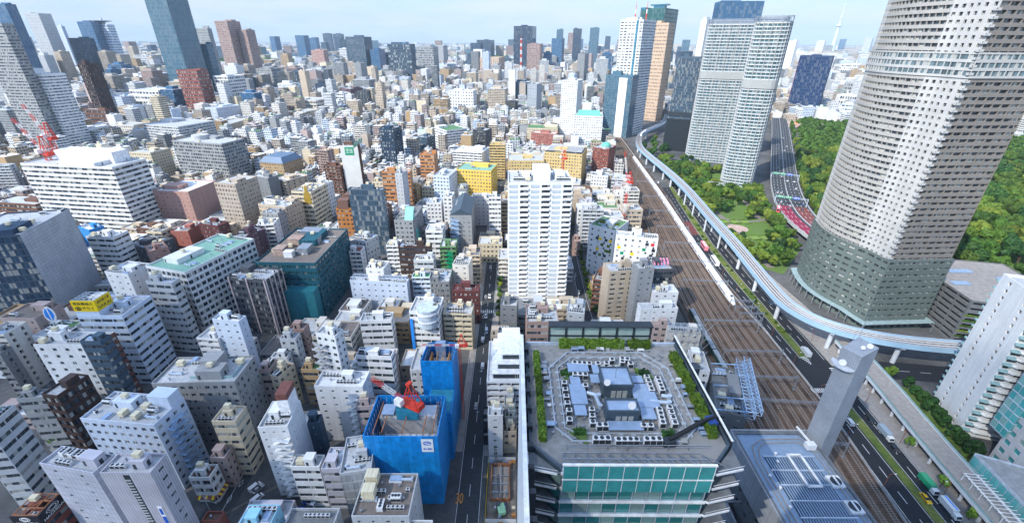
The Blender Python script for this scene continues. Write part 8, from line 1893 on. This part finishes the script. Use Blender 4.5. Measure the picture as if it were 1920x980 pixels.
x,y=at(1459,393,7.5); veh('bus',x,y,150,'red coach on the crimson bend of the expressway','bus',(.75,.12,.14),None,6.56)
# street lamps along the wide road
def lamp_proto():
    t=bpy.data.objects.new('street_lamp',None); COL.objects.link(t); m=MB(); m.cyl((0,0,0),(0,0,8),.1,.07,8); m.bar((0,0,8),(-1.8,0,8.3),.09); m.build('post','lamp_brown',t); m=MB(); m.box(-2.4,-1.6,-.15,.15,8.2,8.38); m.build('lamp_head','unit_white',t); index_children(t); return t
plain('lamp_brown',(.28,.09,.05),.5); LP=lamp_proto(); first=True
for k in range(14):
    y=85+k*24; x=np.interp(y,[p[1] for p in RR],[p[0] for p in RR])+1.2; o=LP if first else copy_tree(LP); first=False; o.location=(x,y,.1); tag(o,'brown street lamp post along the outer kerb of the wide road','street lamp','street lamps of the wide road')
for k in range(9):
    y=88+k*24; x=np.interp(y,[p[1] for p in LL],[p[0] for p in LL])-.6; o=copy_tree(LP); o.location=(x,y,.1); o.rotation_euler=(0,0,PI); tag(o,'brown street lamp post between the tracks and the wide road','street lamp','street lamps of the wide road')
# utility poles and wires along the narrow streets
def pole_proto():
    t=bpy.data.objects.new('utility_pole',None); COL.objects.link(t); m=MB(); m.cyl((0,0,0),(0,0,10),.17,.12,8); m.build('post','concrete',t); m=MB(); m.bar((-.9,0,9.2),(.9,0,9.2),.12); m.bar((-.7,0,8.4),(.7,0,8.4),.1); m.build('crossarm','steel',t); m=MB(); m.cyl((.35,0,7),(.35,0,7.9),.24,.24,8); m.build('transformer','unit_white',t); index_children(t); return t
UP=pole_proto(); first=True; pp=[]
for k in range(9): pp.append((-21.2,150+k*26)); pp.append((-9.9,140+k*26)) if k<8 else None
for i in range(2,len(es)-1,3): pp.append((es[i][0]-3.6,es[i][1]))
for l in [[(262,720),(330,650),(395,585),(440,540)],[(400,985),(470,870),(500,800)]]:
    g=[np.array(at(*p)) for p in l]
    for a,b in zip(g,g[1:]):
        for f in(.2,.7): c=a+(b-a)*f; pp.append((c[0]-3.9,c[1]))
for x,y in pp: o=UP if first else copy_tree(UP); first=False; o.location=(x,y,.05); tag(o,'grey utility pole with crossarms at the edge of a narrow street','utility pole','utility poles along the streets')
# cleared lot at the far end of the wood
m=MB(); q=[at(x,y) for x,y in((1478,238),(1475,224),(1540,218),(1625,228),(1600,243),(1540,241))]; m.poly([(*p,.06) for p in q]); struct(m.build('cleared_lot','pale_lot'))
rnd=random.Random(5)
for k in range(5):
    px=rnd.uniform(1490,1600); x,y=at(px,rnd.uniform(226,238)); t=thing('excavator','small orange machine working on the pale cleared lot','excavator',(x,y,.1),rnd.uniform(0,6),'machines on the cleared lot'); m=MB(); m.box(-3,3,-2,2,0,3.5); m.build('body','orange_paint',t); m=MB(); m.bar((0,1,3),(0,8,8),1); m.bar((0,8,8),(0,13,2),.8); m.build('arm','orange_paint',t)
# ------------------------------------------------------------------ the tower the picture is taken from, and its neighbours
def behind(label,x,y,w,d,h):
    t=thing('viewpoint_tower',label,'skyscraper',(x,y,0)); pts=[(-w/2,-d/2),(w/2,-d/2),(w/2,d/2),(-w/2,d/2)]; wl,gl,rows,rin=facade(pts,h,max(4,int(h/4)),.3,.5,.3,[(3.2,.3,0)]*4,1,0,'full',2); wl.build('wall','wall_plain',t,col='grey'); gl.build('glazing','glass',t,col=(.03,.04,.05,.5)); m=MB(); m.poly([(p[0],p[1],h) for p in rin]); m.build('roof','roofing',t,col='grey')
def shade_cloud():  # unseen bank added toward the sun, laid out to dim the foreground
    import bmesh
    bm=bmesh.new(); bmesh.ops.create_icosphere(bm,subdivisions=2,radius=1); sv=[v.co.copy() for v in bm.verts]; sf=[[v.index for v in f.verts] for f in bm.faces]; bm.free()
    rnd=random.Random(6); mb=MB(); H=1000; sx,sy=[H/math.tan(SUN_EL)*k for k in(math.sin(SUN_AZ),math.cos(SUN_AZ))]
    spots=[(x+rnd.uniform(-30,30),y+rnd.uniform(-20,20),rnd.uniform(48,75)) for x in range(-430,280,62) for y in range(-120,(185 if x>20 else 200 if x>-120 else 250),58)]
    for x,y,r in spots:
        i=len(mb.v); zc=H+rnd.uniform(-15,40)
        for c in sv: n=c*(1+.12*math.sin(c.x*7+x)*math.cos(c.y*6+y)); mb.v.append((x+sx+n.x*r,y+sy+n.y*r,zc+n.z*r*.55))
        for f in sf: mb.f.append(tuple(i+k for k in f)); mb.m.append(0); mb.uv.append(None)
    o=mb.build('shade_clouds','shade_cloud_white'); o['kind']='stuff'
plain('shade_cloud_white',(.85,.86,.88),1.0,0,.04,.01)
def thin_shade_cloud():   # a thin cloud that lets part of the sun through, added out of view to shade the foreground
    nt=MATS['shade_cloud_white'].node_tree; nd=nt.nodes; tr=nd.new('ShaderNodeBsdfTransparent'); ms=nd.new('ShaderNodeMixShader'); ms.inputs[0].default_value=.13; nt.links.new(tr.outputs[0],ms.inputs[1]); nt.links.new(nd['Principled BSDF'].outputs[0],ms.inputs[2]); nt.links.new(ms.outputs[0],nd['Material Output'].inputs['Surface'])
thin_shade_cloud(); shade_cloud()
behind('grey office skyscraper that holds the viewing deck',3,-26,48,46,163)
# ------------------------------------------------------------------ air
def haze():
    m=bpy.data.materials.new('haze'); m.use_nodes=True; nt=m.node_tree; nt.nodes.clear(); o=nt.nodes.new('ShaderNodeOutputMaterial'); v=nt.nodes.new('ShaderNodeVolumePrincipled')
    v.inputs['Color'].default_value=(.66,.84,1.0,1); v.inputs['Density'].default_value=HAZE; v.inputs['Anisotropy'].default_value=-.1; nt.links.new(v.outputs[0],o.inputs['Volume'])
    MATS['haze']=m; b=MB(); b.box(-18000,18000,-1500,24000,-1,660); h=b.build('haze','haze'); h['kind']='stuff'
HAZE=0.000045
haze()
